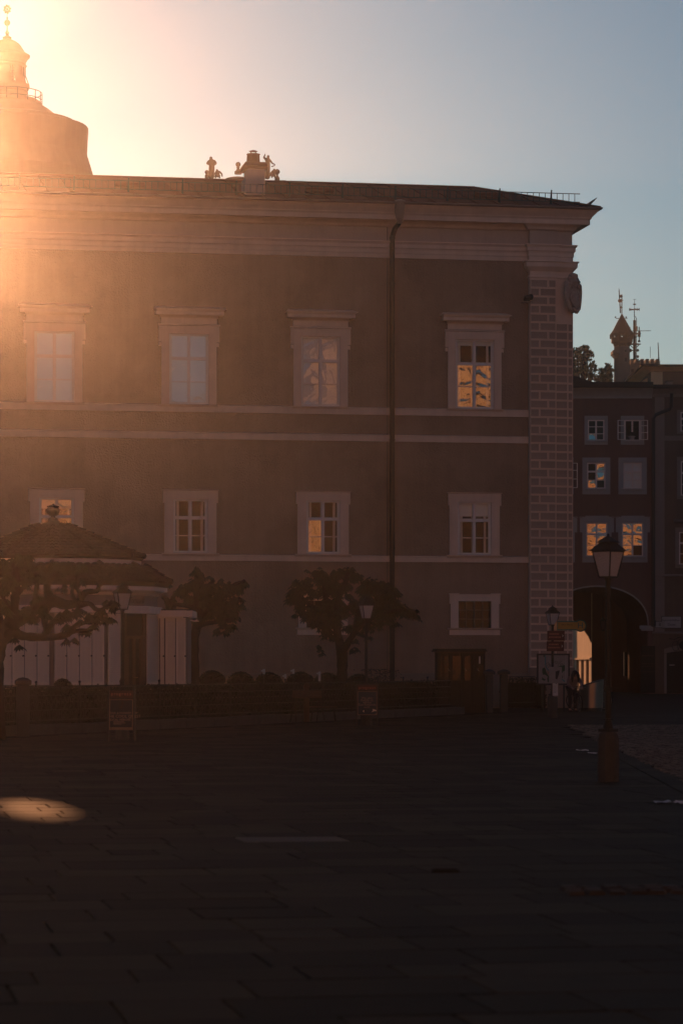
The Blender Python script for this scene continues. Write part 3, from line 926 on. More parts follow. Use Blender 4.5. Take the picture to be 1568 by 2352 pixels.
# unseen wall added left of the palace; its round hole throws the sun patch
spot = G(82, 1859)
n_w = Vector((ST, -CT, 0))
s_t = (Vector((0, Y0, 0)) - spot).dot(n_w) / SUN_DIR.dot(n_w)
hit = spot + SUN_DIR * s_t
hl = (hit.x - 0) * CT + (hit.y - Y0) * ST
cw = thing('sun_patch_wall', 'unseen tall wall added left of the palace, its round hole throwing the sun patch', 'wall', (0, Y0, 0), TH)
mb = MB()
R_, S_ = .23, .5
x0, x1, zt = -40.0, XL - .35, 17.1
mb.wall(x0, x1, -.05, zt, [(hl - S_, hl + S_, hit.z - S_, hit.z + S_)], .0, .01)
mb.wall(x0, x1, -.05, zt, [(hl - S_, hl + S_, hit.z - S_, hit.z + S_)], .30, .01)
n = 24
for k in range(n):
    a0, a1 = 2 * math.pi * k / n, 2 * math.pi * (k + 1) / n
    def sq(a):
        c, s = math.cos(a), math.sin(a); m_ = max(abs(c), abs(s))
        return (c / m_ * S_, s / m_ * S_)
    for yy in (0.0, .30):
        mb.poly([(hl + R_ * math.cos(a0), yy, hit.z + R_ * math.sin(a0)), (hl + sq(a0)[0], yy, hit.z + sq(a0)[1]), (hl + sq(a1)[0], yy, hit.z + sq(a1)[1]), (hl + R_ * math.cos(a1), yy, hit.z + R_ * math.sin(a1))])
    mb.poly([(hl + R_ * math.cos(a0), 0, hit.z + R_ * math.sin(a0)), (hl + R_ * math.cos(a1), 0, hit.z + R_ * math.sin(a1)), (hl + R_ * math.cos(a1), .3, hit.z + R_ * math.sin(a1)), (hl + R_ * math.cos(a0), .3, hit.z + R_ * math.sin(a0))])
mb.box(x0, x1, -.1, .4, zt + .002, zt + .2)
mb.build('wall', M['stucco'], cw)
mb = MB()
mb.box(x1 + .003, XL - .003, .2, .6, -.05, zt - 1)
mb.build('pier', M['stucco'], cw)
# ------------------------------------------------------------------ far background
# church dome behind the palace
DY = 135.0
DS = DY / F
dome = thing('church_dome', 'broad church dome with a tall lantern and sunburst behind the palace roof', 'church', ((16.5 - CX) * DS, DY, 0))
def dzv(v): return HC + (HZ - v) * DS
def prof(pts): return [(max(.01, (x - 90) * .1831 * DS), dzv(y * .1831)) for x, y in pts]
mb = MB()
mb.lathe([(197 * DS, 0)] + prof([(1165, 2180), (1135, 2080), (1110, 2000), (1092, 1945), (1090, 1900), (1100, 1700), (1105, 1640), (1105, 1600), (1095, 1590), (1000, 1580), (960, 1570), (945, 1555), (940, 1522), (850, 1502), (735, 1470)]), 48, cap=True)
mb.build('drum', M['dome'], dome, smooth=False)
mb = MB()
mb.lathe(prof([(736, 1472), (690, 1430), (620, 1375), (533, 1318), (525, 1295), (505, 1272), (465, 1247), (400, 1232), (345, 1222)]), 48, cap=True)
dsh = mb.build('dome_shell', M['dome'], dome, smooth=False)
lant = MB()
ring1 = prof([(340, 1222), (333, 1190), (352, 1160), (345, 1140), (360, 1115), (370, 1085), (368, 1060)])
lant.lathe(ring1, 40, cap=True)
top1 = prof([(322, 845), (336, 820), (320, 800), (330, 765), (350, 735), (372, 712), (376, 690), (345, 672), (318, 655)])
lant.lathe(top1, 40, cap=True)
n = 64                                                          # eight see-through openings
for k in range(n):
    a0, a1 = 2 * math.pi * k / n, 2 * math.pi * (k + 1) / n
    am = math.degrees((a0 + a1) / 2) % 45
    rr = prof([(368, 1060), (345, 1000), (324, 940), (322, 845)])
    if abs(am - 22.5) < 7.5:
        continue
    for j in range(3):
        (r0, z0), (r1, z1) = rr[j], rr[j + 1]
        lant.poly([(r0 * math.cos(a0), r0 * math.sin(a0), z0), (r0 * math.cos(a1), r0 * math.sin(a1), z0), (r1 * math.cos(a1), r1 * math.sin(a1), z1), (r1 * math.cos(a0), r1 * math.sin(a0), z1)])
lant.build('lantern', M['dome'], dome)
mb = MB()
for k in range(8):
    a = rad(22.5 + 45 * k)
    for t in (-.03, .0, .03):
        r = 235 * .1831 * DS * .98
        mb.tube([(r * math.cos(a + t), r * math.sin(a + t), dzv(1060 * .1831)), (r * math.cos(a + t), r * math.sin(a + t), dzv(850 * .1831))], .012, 4)
    for j in range(5):
        zz = dzv((880 + 40 * j) * .1831)
        mb.tube([(r * math.cos(a - .11), r * math.sin(a - .11), zz), (r * math.cos(a + .11), r * math.sin(a + .11), zz)], .012, 4)
mb.build('window_grille', M['dark_metal'], dome)
mb = MB()
mb.lathe(prof([(318, 655), (300, 630), (265, 575), (240, 545), (210, 522), (180, 505), (145, 490)]), 40)
mb.build('lantern_cap', M['dome'], dome, smooth=False)
mb = MB()
mb.lathe(prof([(145, 488), (145, 462), (125, 452), (110, 440), (108, 420), (117, 410), (105, 388), (99, 370), (97, 330), (103, 322), (100, 318), (116, 310), (126, 292), (128, 280), (124, 262), (114, 250), (102, 241), (97, 236), (101, 225), (97, 212), (101, 208), (94, 203), (93, 150)]), 16)
mb.build('finial', M['gilt'], dome, smooth=False)
mb = MB()
zc = dzv(110 * .1831)
u1 = .1831 * DS
for i in range(24):                                             # ring of the sunburst
    a0, a1 = 2 * math.pi * i / 24, 2 * math.pi * (i + 1) / 24
    for y_ in (-.03, .03):
        mb.poly([(q * u1 * math.cos(t), y_, zc + q * 1.25 * u1 * math.sin(t)) for q, t in ((19, a0), (25, a0), (25, a1), (19, a1))])
for i in range(16):
    a = 2 * math.pi * i / 16 + .2
    L_ = 52 if i % 2 == 0 else 44
    pts = []
    for j in range(6):
        q = 23 + (L_ - 23) * j / 5
        off = 3.2 * math.sin(j * 1.9)
        pts.append((u1 * (q * math.cos(a) - off * math.sin(a)), 0, zc + u1 * 1.2 * (q * math.sin(a) + off * math.cos(a))))
    mb.tube(pts, [.026 * 2.2, .05, .045, .04, .03, .008], 5)
for xx in (-8, 0, 8):
    mb.tube([(xx * u1, 0, zc - 16 * u1), (xx * u1, 0, zc + 14 * u1)], .02, 4)
mb.build('sunburst', M['gilt'], dome)
mb = MB()
rr = 79.6 * DS
for zz in (dzv(213), dzv(229)):
    mb.tube([(rr * math.cos(2 * math.pi * i / 40), rr * math.sin(2 * math.pi * i / 40), zz) for i in range(41)], .022, 4)
for i in range(20):
    a = 2 * math.pi * i / 20 + .1
    mb.tube([(rr * math.cos(a), rr * math.sin(a), dzv(244)), (rr * math.cos(a), rr * math.sin(a), dzv(213))], .02, 4)
mb.build('railing', M['dark_metal'], dome)

# statues on a church gable behind the palace roof
SY = 132.0
SS = SY / F
def sv(zx, zy): return (447.8 + zx * .14647, 315.8 + zy * .14647)
def SP(zx, zy, dy=0.0):
    u_, v_ = sv(zx, zy)
    return Vector(((u_ - CX) * SS, SY + dy, HC + (HZ - v_) * SS))
def SR(p): return p * .14647 * SS
gb = thing('church_gable', 'stone church gable with a curved top showing just above the palace ridge', 'church', (SP(640, 600).x, SY + 1, 0))
ox = gb.location.x
mb = MB()
pts = [(SP(zx, zy).x - ox, SP(zx, zy).z) for zx, zy in ((455, 628), (500, 606), (550, 594), (610, 586), (680, 583), (750, 590), (805, 600), (860, 622))]
ring_f = [(x, -.5, z) for x, z in pts] + [(pts[-1][0], -.5, 18), (pts[0][0], -.5, 18)]
ring_b = [(x, .6, z) for x, z in pts] + [(pts[-1][0], .6, 18), (pts[0][0], .6, 18)]
mb.loft([ring_f, ring_b])
z_l = SP(0, 632).z
mb.box(SP(60, 0).x - ox, SP(1420, 0).x - ox, -.4, 1.2, 10, z_l)
mb.build('wall', M['statue'], gb)
mb = MB()
mb.loft([[(x, -.75, z - .02) for x, z in pts] + [(x, -.75, z - .25) for x, z in reversed(pts)], [(x, -.503, z - .02) for x, z in pts] + [(x, -.503, z - .25) for x, z in reversed(pts)]])
mb.build('moulding', M['statue'], gb)
def statue(name, label, parts, base, cat='statue'):
    o = thing(name, label, cat, (base.x, base.y, base.z))
    for pn, me in parts:
        if me is not None: put(pn, me, o)
    return o
def rel(base, zx, zy, dy=0.0): return SP(zx, zy, dy) - base
b0 = SP(255, 640)
fig = skin_mesh('figure', {
 'pelvis': (rel(b0, 262, 500), SR(50)), 'waist': (rel(b0, 262, 440), SR(46)), 'chest': (rel(b0, 258, 385), SR(58)), 'neck': (rel(b0, 250, 338), SR(22)),
 'head': (rel(b0, 250, 312, -.03), SR(26)), 'crown': (rel(b0, 250, 298), SR(20)),
 'sl': (rel(b0, 210, 375), SR(24)), 'el': (rel(b0, 192, 412, -.15), SR(18)), 'hl': (rel(b0, 228, 435, -.35), SR(14)),
 'sr': (rel(b0, 308, 372), SR(26)), 'er': (rel(b0, 328, 408, -.1), SR(20)), 'hr': (rel(b0, 296, 452, -.35), SR(15)),
 'robe': (rel(b0, 256, 575), SR(54)), 'hem': (rel(b0, 252, 650), SR(60)),
 }, [('pelvis', 'waist'), ('waist', 'chest'), ('chest', 'neck'), ('neck', 'head'), ('head', 'crown'), ('chest', 'sl'), ('sl', 'el'), ('el', 'hl'), ('chest', 'sr'), ('sr', 'er'), ('er', 'hr'), ('pelvis', 'robe'), ('robe', 'hem')], M['statue'])
statue('saint_statue', 'dark stone statue of a robed man on the gable left of the chimney', [('figure', fig)], b0)
def child(b, cx_, top, flip):
    return skin_mesh('figure', {
     'pelvis': (rel(b, cx_ + 10 * flip, top + 130), SR(36)), 'chest': (rel(b, cx_ + 6 * flip, top + 78), SR(34)), 'neck': (rel(b, cx_ - 4 * flip, top + 46), SR(14)),
     'head': (rel(b, cx_ - 6 * flip, top + 24), SR(21)),
     's1': (rel(b, cx_ - 26 * flip, top + 72), SR(14)), 'e1': (rel(b, cx_ - 34 * flip, top + 110, -.1), SR(11)), 'h1': (rel(b, cx_ - 20 * flip, top + 138, -.2), SR(9)),
     's2': (rel(b, cx_ + 44 * flip, top + 70), SR(16)), 'e2': (rel(b, cx_ + 72 * flip, top + 104, -.05), SR(14)), 'h2': (rel(b, cx_ + 80 * flip, top + 150, -.1), SR(10)),
     'k1': (rel(b, cx_ - 22 * flip, top + 146, -.3), SR(18)), 'f1': (rel(b, cx_ - 22 * flip, top + 190, -.35), SR(10)),
     'k2': (rel(b, cx_ + 40 * flip, top + 146, -.3), SR(18)), 'f2': (rel(b, cx_ + 44 * flip, top + 190, -.35), SR(10))},
     [('pelvis', 'chest'), ('chest', 'neck'), ('neck', 'head'), ('chest', 's1'), ('s1', 'e1'), ('e1', 'h1'), ('chest', 's2'), ('s2', 'e2'), ('e2', 'h2'), ('pelvis', 'k1'), ('k1', 'f1'), ('pelvis', 'k2'), ('k2', 'f2')], M['statue'])
b1 = SP(350, 640, -.3)
statue('cherub_statue', 'small seated stone cherub beside the robed saint left of the chimney', [('figure', child(b1, 348, 466, 1))], b1)
def ball(label, zx, ztop, r, zbase, wide):
    b = SP(zx, zbase, -.35)
    m_ = MB()
    zc_ = rel(b, zx, ztop + r).z
    R = SR(r)
    m_.lathe([(SR(wide), 0), (SR(wide), SR(42)), (SR(wide * .75), SR(52)), (SR(wide * .42), SR(75)), (SR(wide * .36), zc_ - R * 1.22), (SR(wide * .55), zc_ - R * 1.15), (SR(wide * .5), zc_ - R * 1.02), (SR(wide * .3), zc_ - R * .96)], 14)
    m_.sphere((0, 0, zc_), R, 16, 10)
    o = tag(m_.build('ball_finial', M['statue'], loc=b), label, 'finial', 'stone ball finials on the church gable')
    return o
ball('stone ball finial on a flared foot on top of the curved gable', 680, 399, 40, 590, 57)
ball('stone ball finial hugging the left side of the robed saint', 190, 526, 33, 650, 30)
ball('stone ball finial at the right end beside the second cherub', 1290, 510, 43, 690, 40)
b2 = SP(1150, 660)
fig2 = skin_mesh('figure', {
 'pelvis': (rel(b2, 1140, 480), SR(40)), 'waist': (rel(b2, 1145, 420), SR(34)), 'chest': (rel(b2, 1145, 360), SR(42)), 'neck': (rel(b2, 1146, 312), SR(16)),
 'head': (rel(b2, 1148, 286), SR(24)), 'crown': (rel(b2, 1150, 272), SR(18)),
 's1': (rel(b2, 1110, 338), SR(20)), 'e1': (rel(b2, 1078, 312, -.1), SR(18)), 'h1': (rel(b2, 1096, 272), SR(10)), 'p1': (rel(b2, 1098, 248), SR(6)),
 's2': (rel(b2, 1176, 352), SR(18)), 'e2': (rel(b2, 1208, 398), SR(13)), 'h2': (rel(b2, 1250, 418), SR(10)), 'g2': (rel(b2, 1245, 436), SR(8)), 'i2': (rel(b2, 1195, 452), SR(10)),
 'robe': (rel(b2, 1136, 570), SR(46)), 'hem': (rel(b2, 1130, 660), SR(52))},
 [('pelvis', 'waist'), ('waist', 'chest'), ('chest', 'neck'), ('neck', 'head'), ('head', 'crown'), ('chest', 's1'), ('s1', 'e1'), ('e1', 'h1'), ('h1', 'p1'), ('chest', 's2'), ('s2', 'e2'), ('e2', 'h2'), ('h2', 'g2'), ('g2', 'i2'), ('pelvis', 'robe'), ('robe', 'hem')], M['statue'])
statue('saint_statue', 'dark stone statue of a robed figure raising one hand half hidden behind the chimney', [('figure', fig2)], b2)
b3 = SP(1230, 660, -.3)
statue('cherub_statue', 'small stone cherub standing below the figure with the raised hand', [('figure', child(b3, 1238, 458, -.7))], b3)

# hill with tower, mast and trees
HY = 240.0
HS = HY / F
KH = HY / 420
def tube_k(mb, pts, r, n=6):
    mb.tube(pts, [q * KH for q in r] if isinstance(r, (list, tuple)) else r * KH, n)
def TV(zx, zy): return (1291.8 + zx * .17613, 631.6 + zy * .17613)
def TP(zx, zy, Y=HY):
    u_, v_ = TV(zx, zy)
    return P(u_, v_, Y)
mb = MB()
zt = TP(0, 1440).z
xs = [(11.2, .3), (11.6, 1.45), (14.8, 1.45), (16.3, 1.0), (18.5, 1.0), (30, 1.0), (46, .95), (80, .6), (130, 0)]  # hidden left bump is raised to keep sun off the haze
rows = [[(x_, HY + d, zt * f - .05) for x_, f in xs] for d in (-2, 30)]
front = [(x_, HY - 8, -.1) for x_, f in xs]
mb.loft([front] + rows + [[(x_, HY + 80, -.1) for x_, f in xs]], cap=False, closed=False)
tag(mb.build('hill', M['hill']), kind='structure')
cc = thing('haze_shade_block', 'unseen tall block added behind the palace to shade the haze by the tower', 'church', (-4, HY - 8, 0))  # added out of sight to shade the air in front of the tower
mb = MB(); mb.box(-10, 9.3, 0, 14, -.05, 31.0); mb.build('wall', M['tower_wall'], cc)
mb = MB(); mb.prism([(-.4, 30.9), (7, 34.6), (14.4, 30.9)], -10.3, 9.5); mb.build('roof', M['tile'], cc)
tw = thing('hill_tower', 'round pale tower with a pointed roof and battlemented wing on the far hill', 'tower', (TP(772, 0).x, HY, 0))
tx = tw.location.x
U = .17613 * HS
def tz(zy): return TP(0, zy).z
def tX(zx): return (zx - 772) * U
mb = MB(); mb.lathe([(107 * U, tz(1500)), (105 * U, tz(1300)), (102 * U, tz(930))], 28); mb.build('shaft', M['tower_wall'], tw, smooth=False)
mb = MB(); mb.lathe([(102 * U, tz(938)), (112 * U, tz(920)), (122 * U, tz(895)), (140 * U, tz(885)), (146 * U, tz(878)), (146 * U, tz(822))], 8, ph=rad(22.5)); mb.build('corbel', M['black_roof'], tw)
mb = MB()
for k in range(8):
    a = rad(22.5 + 45 * k)
    p = (140 * U * math.cos(a), 140 * U * math.sin(a))
    tube_k(mb, [(p[0], p[1], tz(826)), (p[0], p[1], tz(768))], .28, 4)
    for f in (.25, .5, .75):
        a2 = rad(22.5 + 45 * (k + 1))
        q = (140 * U * math.cos(a2), 140 * U * math.sin(a2))
        tube_k(mb, [(p[0] + (q[0] - p[0]) * f, p[1] + (q[1] - p[1]) * f, tz(822)), (p[0] + (q[0] - p[0]) * f, p[1] + (q[1] - p[1]) * f, tz(770))], .05, 4)
mb.build('window_post', M['black_roof'], tw)
mb = MB(); mb.lathe([(163 * U, tz(776)), (163 * U, tz(768)), (126 * U, tz(722)), (90 * U, tz(655)), (45 * U, tz(575)), (1 * U, tz(495))], 8, ph=rad(22.5)); mb.build('roof', M['black_roof'], tw)
mb = MB()
tube_k(mb, [(0, 0, tz(500)), (0, 0, tz(250))], .07, 4)
tube_k(mb, [(tX(757), .3, tz(490)), (tX(740), .3, tz(200)), (tX(738), .3, tz(160))], [.09, .07, .02], 4)
for zy, h in ((325, 18), (280, 12), (420, 10), (268, 9)):
    tube_k(mb, [(-h * U, 0, tz(zy)), (h * U, 0, tz(zy + 3))], .05, 4)
    mb.sphere((-.1, 0, tz(zy)), .16 * KH, 6, 4)
mb.sphere((tX(750), .3, tz(327)), .3 * KH, 6, 4)
for s in (-1, 1):
    tube_k(mb, [(s * 40 * U, 0, tz(562)), (s * 72 * U, 0, tz(566)), (s * 84 * U if s < 0 else s * 56 * U, 0, tz(550))], .05, 4)
    mb.sphere((s * 84 * U if s < 0 else s * 56 * U, 0, tz(548)), .13 * KH, 6, 4)
mb.build('antenna', M['dark_metal'], tw)
mb = MB()
mb.loft([[(tX(705), -2.2, z), (tX(628), -1.8, z), (tX(628), .3, z), (tX(705), .3, z)] for z in (tz(1050), tz(1008))])
mb.loft([[(tX(705), -1.4, tz(1092)), (tX(665), -1.2, tz(1092)), (tX(665), 0, tz(1092)), (tX(705), 0, tz(1092))], [(tX(705), -2.1, tz(1052)), (tX(632), -1.7, tz(1052)), (tX(632), .2, tz(1052)), (tX(705), .2, tz(1052))]])
mb.build('balcony', M['tower_wall'], tw)
for zx, zy0, zy1, ww in ((812, 1088, 1138, 12), (816, 1360, 1405, 13), (810, 985, 1012, 11)):
    mb = MB()
    yy = -math.sqrt(max(.1, (104 * U) ** 2 - tX(zx) ** 2)) - .03
    mb.box(tX(zx - ww), tX(zx + ww), yy, yy + .5, tz(zy1), tz(zy0))
    mb.build('window', M['dark_metal'], tw)
mb = MB()
mb.box(tX(872), tX(1262), 1.5, 14, 5, tz(1135))
mb.box(tX(1264), tX(1290), 1.2, 14.2, 5, tz(1135))
for k in range(6):
    x0 = tX(908 + 67 * k)
    mb.box(x0, x0 + 40 * U, 1.5, 14, tz(1134.5), tz(1078))
mb.box(tX(1262), tX(1290), 1.2, 14, tz(1134.5), tz(1095))
wing = mb.build('battlement_wing', M['tower_wall'], tw)
for k in range(6):
    x0 = tX(906 + 67 * k)
    mb = MB(); mb.loft([[(x0, 1.3, tz(1077)), (x0 + 44 * U, 1.3, tz(1077)), (x0 + 44 * U, 14.1, tz(1077)), (x0, 14.1, tz(1077))], [(x0, 1.3, tz(1070)), (x0 + 44 * U, 1.3, tz(1070)), (x0 + 44 * U, 14.1, tz(1066)), (x0, 14.1, tz(1066))]])
    mb.build('merlon_cap', M['black_roof'], wing)
mb = MB(); mb.box(tX(912), tX(950), 1.40, 1.6, tz(1245), tz(1203)); mb.build('window', M['dark_metal'], wing)
mb = MB(); mb.box(tX(1035), tX(1068), .0, 1.6, tz(1250), tz(1205)); mb.build('window', M['steel'], wing)
mb = MB(); mb.box(tX(1015), tX(1095), .2, 1.49, tz(1290), tz(1200)); mb.build('oriel', M['tower_wall'], wing)
mb = MB(); mb.loft([[(tX(998), -.2, tz(1198)), (tX(1110), -.2, tz(1198)), (tX(1110), 1.6, tz(1198)), (tX(998), 1.6, tz(1198))], [(tX(1048), .9, tz(1150)), (tX(1062), .9, tz(1150)), (tX(1062), 1.6, tz(1150)), (tX(1048), 1.6, tz(1150))]])
mb.build('oriel_roof', M['black_roof'], wing)
rm = thing('radio_mast', 'dark radio mast with two round platforms and rod antennas on the far hill', 'mast', (TP(1000, 0).x, HY + 4, 0))
def rX(zx): return (zx - 1000) * U
mb = MB(); mb.lathe([(19 * U, tz(1120)), (18 * U, tz(512))], 10); mb.lathe([(5 * U, tz(512)), (4 * U, tz(400)), (2.5 * U, tz(300))], 6); tube_k(mb, [(0, 0, tz(300)), (0, 0, tz(233))], .035, 4)
tube_k(mb, [(-22 * U, 0, tz(236)), (24 * U, 0, tz(236))], .02, 4)
for zy in (455, 430, 405): mb.sphere((rX(998), 0, tz(zy)), 8 * U, 6, 4)
mb.build('mast_tube', M['black_roof'], rm)
mb = MB()
for zy in (690, 828): mb.lathe([(3 * U, tz(zy - 12)), (86 * U, tz(zy)), (86 * U, tz(zy + 5)), (24 * U, tz(zy + 12))], 20)
mb.build('platform', M['black_roof'], rm)
mb = MB()
for s in (-1, 1):
    for zy in (700, 838): tube_k(mb, [(s * 60 * U, 0, tz(zy + 2)), (s * 15 * U, 0, tz(zy + 45))], .06, 4)
    tube_k(mb, [(s * 62 * U, 0, tz(600)), (s * 62 * U, 0, tz(790))], .07, 4)
    tube_k(mb, [(s * 62 * U, 0, tz(660)), (s * 62 * U, 0, tz(735))], .2, 5)
    tube_k(mb, [(s * 60 * U, 0, tz(780)), (s * 60 * U, 0, tz(803))], .2, 5)
    tube_k(mb, [(s * 62 * U - .5, 0, tz(655)), (s * 62 * U + 1, 0, tz(652))], .04, 4)
tube_k(mb, [(-68 * U, 0, tz(372)), (66 * U, 0, tz(368))], .1, 4)
tube_k(mb, [(0, -68 * U, tz(370)), (0, 66 * U, tz(370))], .1, 4)
for zx in (932, 950, 1035, 1064): tube_k(mb, [(rX(zx), 0, tz(352)), (rX(zx), 0, tz(388))], .05, 4)
mb.lathe([(5 * U, tz(312)), (23 * U, tz(302)), (23 * U, tz(296)), (2 * U, tz(292))], 12)
for zy in (912, 995): tube_k(mb, [(-38 * U if zy < 950 else 0, 0, tz(zy)), (46 * U, 0, tz(zy))], .07, 4); mb.sphere((42 * U, 0, tz(zy)), .22 * KH, 6, 4)
mb.sphere((-58 * U, 0, tz(914)), .3 * KH, 6, 4); tube_k(mb, [(-58 * U, 0, tz(914)), (0, 0, tz(914))], .04, 4)
mb.box(20 * U, 36 * U, -.3, .3, tz(650), tz(597))
tube_k(mb, [(12 * U, 0, tz(460)), (26 * U, 0, tz(495)), (26 * U, 0, tz(1090))], .05, 4)
mb.build('antenna', M['black_roof'], rm)
mb = MB(); tube_k(mb, [(0, 0, 0), (TP(1243, 0).x - TP(1257, 0).x, 0, tz(875) - tz(1170))], [.11, .06], 5)
tag(mb.build('aerial_pole', M['dark_metal'], loc=TP(1257, 1170, HY + 3)), 'thin leaning aerial pole at the right end of the battlemented wing', 'pole')
mb = MB(); tube_k(mb, [(0, 0, 0), (0, 0, tz(930) - tz(1080))], .035, 4)
tag(mb.build('aerial_pole', M['dark_metal'], loc=TP(1142, 1080, HY + 3)), 'hair thin upright aerial pole in the middle of the battlemented wing', 'pole')

def leaf_quad(mb, c, s, rng, mi=0):
    a = Vector((rng.uniform(-1, 1), rng.uniform(-1, 1), rng.uniform(-1, 1))).normalized()
    b = a.orthogonal().normalized()
    d = a.cross(b)
    t = rng.uniform(0, 6.28)
    e1 = (b * math.cos(t) + d * math.sin(t)) * s
    e2 = (-b * math.sin(t) + d * math.cos(t)) * s * .6
    mb.add([c - e1, c - e2 * .8 + e1 * .1, c + e1, c + e2 * .8 + e1 * .1], [(0, 1, 2, 3)], mi)
def hill_tree(label, base, blobs, n, s, seed):
    rng = random.Random(seed)
    o = thing('tree', label, 'tree', base, 0, 'trees on the far hill')
    t = MB()
    t.tube([(0, 0, -3), (0.1, 0, 0), blobs[0][0] - base], [.5 * KH, .45 * KH, .12 * KH], 6)
    f = MB()
    for c, r in blobs:
        c = c - base
        t.tube([Vector((0, 0, 0)), (c * .5) + Vector((0, 0, -.6)), c], [.25 * KH, .15 * KH, .05 * KH], 5)
        for _ in range(int(n * r * r / KH / KH)):
            d = Vector((rng.gauss(0, 1), rng.gauss(0, 1), rng.gauss(0, 1))).normalized() * (rng.random() ** .45)
            if math.sin(d.x * 7 + c.x * 3) + math.sin(d.z * 8 + c.z) + math.sin(d.y * 6) < -.9: continue
            leaf_quad(f, c + Vector((d.x * r, d.y * r, d.z * r)), s * KH * rng.uniform(.6, 1.3), rng)
    t.build('trunk', M['bark'], o)
    f.build('crown', M['hill_leaf'], o, kind='stuff')
def BL(zx, zy, r, dy=0): return (TP(zx, zy, HY - 12 + dy), r * .17613 * (HY - 12) / F)
hill_tree('taller loose tree between the palace corner and the tower', TP(250, 1450, HY - 12),
          [BL(280, 960, 58), BL(180, 1010, 62), BL(340, 1050, 70), BL(240, 1100, 80), BL(120, 1120, 60), BL(390, 1180, 56), BL(180, 1230, 90), BL(300, 1250, 90), BL(380, 1310, 70), BL(90, 1280, 70), BL(430, 1240, 30), BL(330, 940, 24), BL(125, 970, 26)], 210, .34, 3)
hill_tree('rounder low tree touching the left side of the tower', TP(560, 1450, HY - 8),
          [BL(600, 1190, 42), BL(560, 1240, 60), BL(640, 1250, 40), BL(500, 1300, 60), BL(600, 1330, 70), BL(450, 1370, 50), BL(540, 1390, 70), BL(490, 1225, 24)], 210, .34, 5)

# pink house with the archway -------------------------------------------------
PY = 165.0
def HV(zx, zy): return (1314.8 + zx * .16148, 941.6 + zy * .16148)
def hX(u): return (u - CX) / F * PY
def hZ(v): return HC + (HZ - v) / F * PY
ph = thing('pink_house', 'dark pink town house with grey window surrounds and a wide archway beside the palace', 'building', (0, PY, 0))
HX0, HX1 = hX(1240), hX(1497)
ACX, AHW, ASP, AAP = hX(1370.5), hX(1487) - hX(1370.5), hZ(1437), hZ(1348)
def arch_pts(n=24, k=1.0):
    return [(ACX - AHW * k * math.cos(math.pi * i / n), ASP + (AAP - ASP) * (k if k < 1 else 1 + (k - 1) * .8) * (max(0, math.sin(math.pi * i / n)) ** .85)) for i in range(n + 1)]
hz_top = hZ(915)
wl = []
def hw(zx0, zx1, zy0, zy1):
    a, b = HV(zx0, zy0), HV(zx1, zy1)
    return (hX(a[0]), hX(b[0]), hZ(b[1]), hZ(a[1]))
row1 = [hw(215, 450, 140, 435), hw(737, 960, 140, 435)]
row2 = [hw(205, 465, 750, 1120), hw(720, 980, 750, 1120)]
row3 = [hw(190, 490, 1605, 2085), hw(700, 1000, 1605, 2085)]
stp = row1[1][0] - row1[0][0]
for r_ in (row1, row2, row3):
    a = r_[0]
    r_.insert(0, (a[0] - stp, a[1] - stp, a[2], a[3]))
mb = MB()
ZS = AAP + .5                                                   # masonry above the arch
mb.wall(HX0 - 19, HX1, ZS, hz_top, row1 + row2 + row3, 0.0, .22)
ap = arch_pts()
for (xa, za), (xb, zb) in zip(ap[:-1], ap[1:]):
    mb.poly([(xa, 0, za), (xb, 0, zb), (xb, 0, ZS), (xa, 0, ZS)])
mb.poly([(HX0 - 19, 0, -.05), (ap[0][0], 0, -.05), (ap[0][0], 0, ZS), (HX0 - 19, 0, ZS)])
mb.poly([(ap[-1][0], 0, -.05), (HX1, 0, -.05), (HX1, 0, ZS), (ap[-1][0], 0, ZS)])
mb.poly([(HX0 - 19, 12, ZS + .5), (HX1, 12, ZS + .5), (HX1, 12, hz_top), (HX0 - 19, 12, hz_top)])
mb.poly([(HX0 - 19, 0, -.05), (HX0 - 19, 0, hz_top), (HX0 - 19, 12, hz_top), (HX0 - 19, 12, -.05)])
mb.poly([(HX1, 0, -.05), (HX1, 12, -.05), (HX1, 12, hz_top), (HX1, 0, hz_top)])
mb.build('wall', M['pink'], ph)
vt = MB()                                                        # passage: vault, side walls and rear wall with a smaller opening
for (xa, za), (xb, zb) in zip(ap[:-1], ap[1:]):
    vt.poly([(xa, .0, za), (xa, 12, za), (xb, 12, zb), (xb, .0, zb)])
vt.poly([(ap[0][0], 0, -.05), (ap[0][0], 12, -.05), (ap[0][0], 12, ASP), (ap[0][0], 0, ASP)])
vt.poly([(ap[-1][0], 0, -.05), (ap[-1][0], 12, -.05), (ap[-1][0], 12, ASP), (ap[-1][0], 0, ASP)])
BY = 12.0
def bX(u): return (u - CX) / F * (PY + BY)
def bZ(v): return HC + (HZ - v) / F * (PY + BY)
# rear wall: opening outline read from the photograph
op = [(1262, 1640), (1262, 1440), (1275, 1417), (1292, 1413), (1306, 1416), (1316, 1423), (1330, 1435), (1342, 1448), (1352, 1462), (1358, 1476), (1359, 1640)]
opp = [(bX(u_), bZ(v_)) for u_, v_ in op]
opp[0] = (opp[0][0], -.05); opp[-1] = (opp[-1][0], -.05)
zt_ = AAP + .3
xl_, xr_ = ap[0][0] - .2, ap[-1][0] + .2
for (xa, za), (xb, zb) in zip(opp[1:-2], opp[2:-1]):
    vt.poly([(xa, BY, za), (xb, BY, zb), (xb, BY, zt_), (xa, BY, zt_)])
    vt.poly([(xa, BY, za), (xb, BY, zb), (xb, BY + .6, zb), (xa, BY + .6, za)])
vt.poly([(xl_, BY, -.05), (opp[0][0], BY, -.05), (opp[1][0], BY, zt_), (xl_, BY, zt_)])
gx0, gx1 = bX(1429), bX(1464)
gz0, gz1 = bZ(1553), bZ(1498)
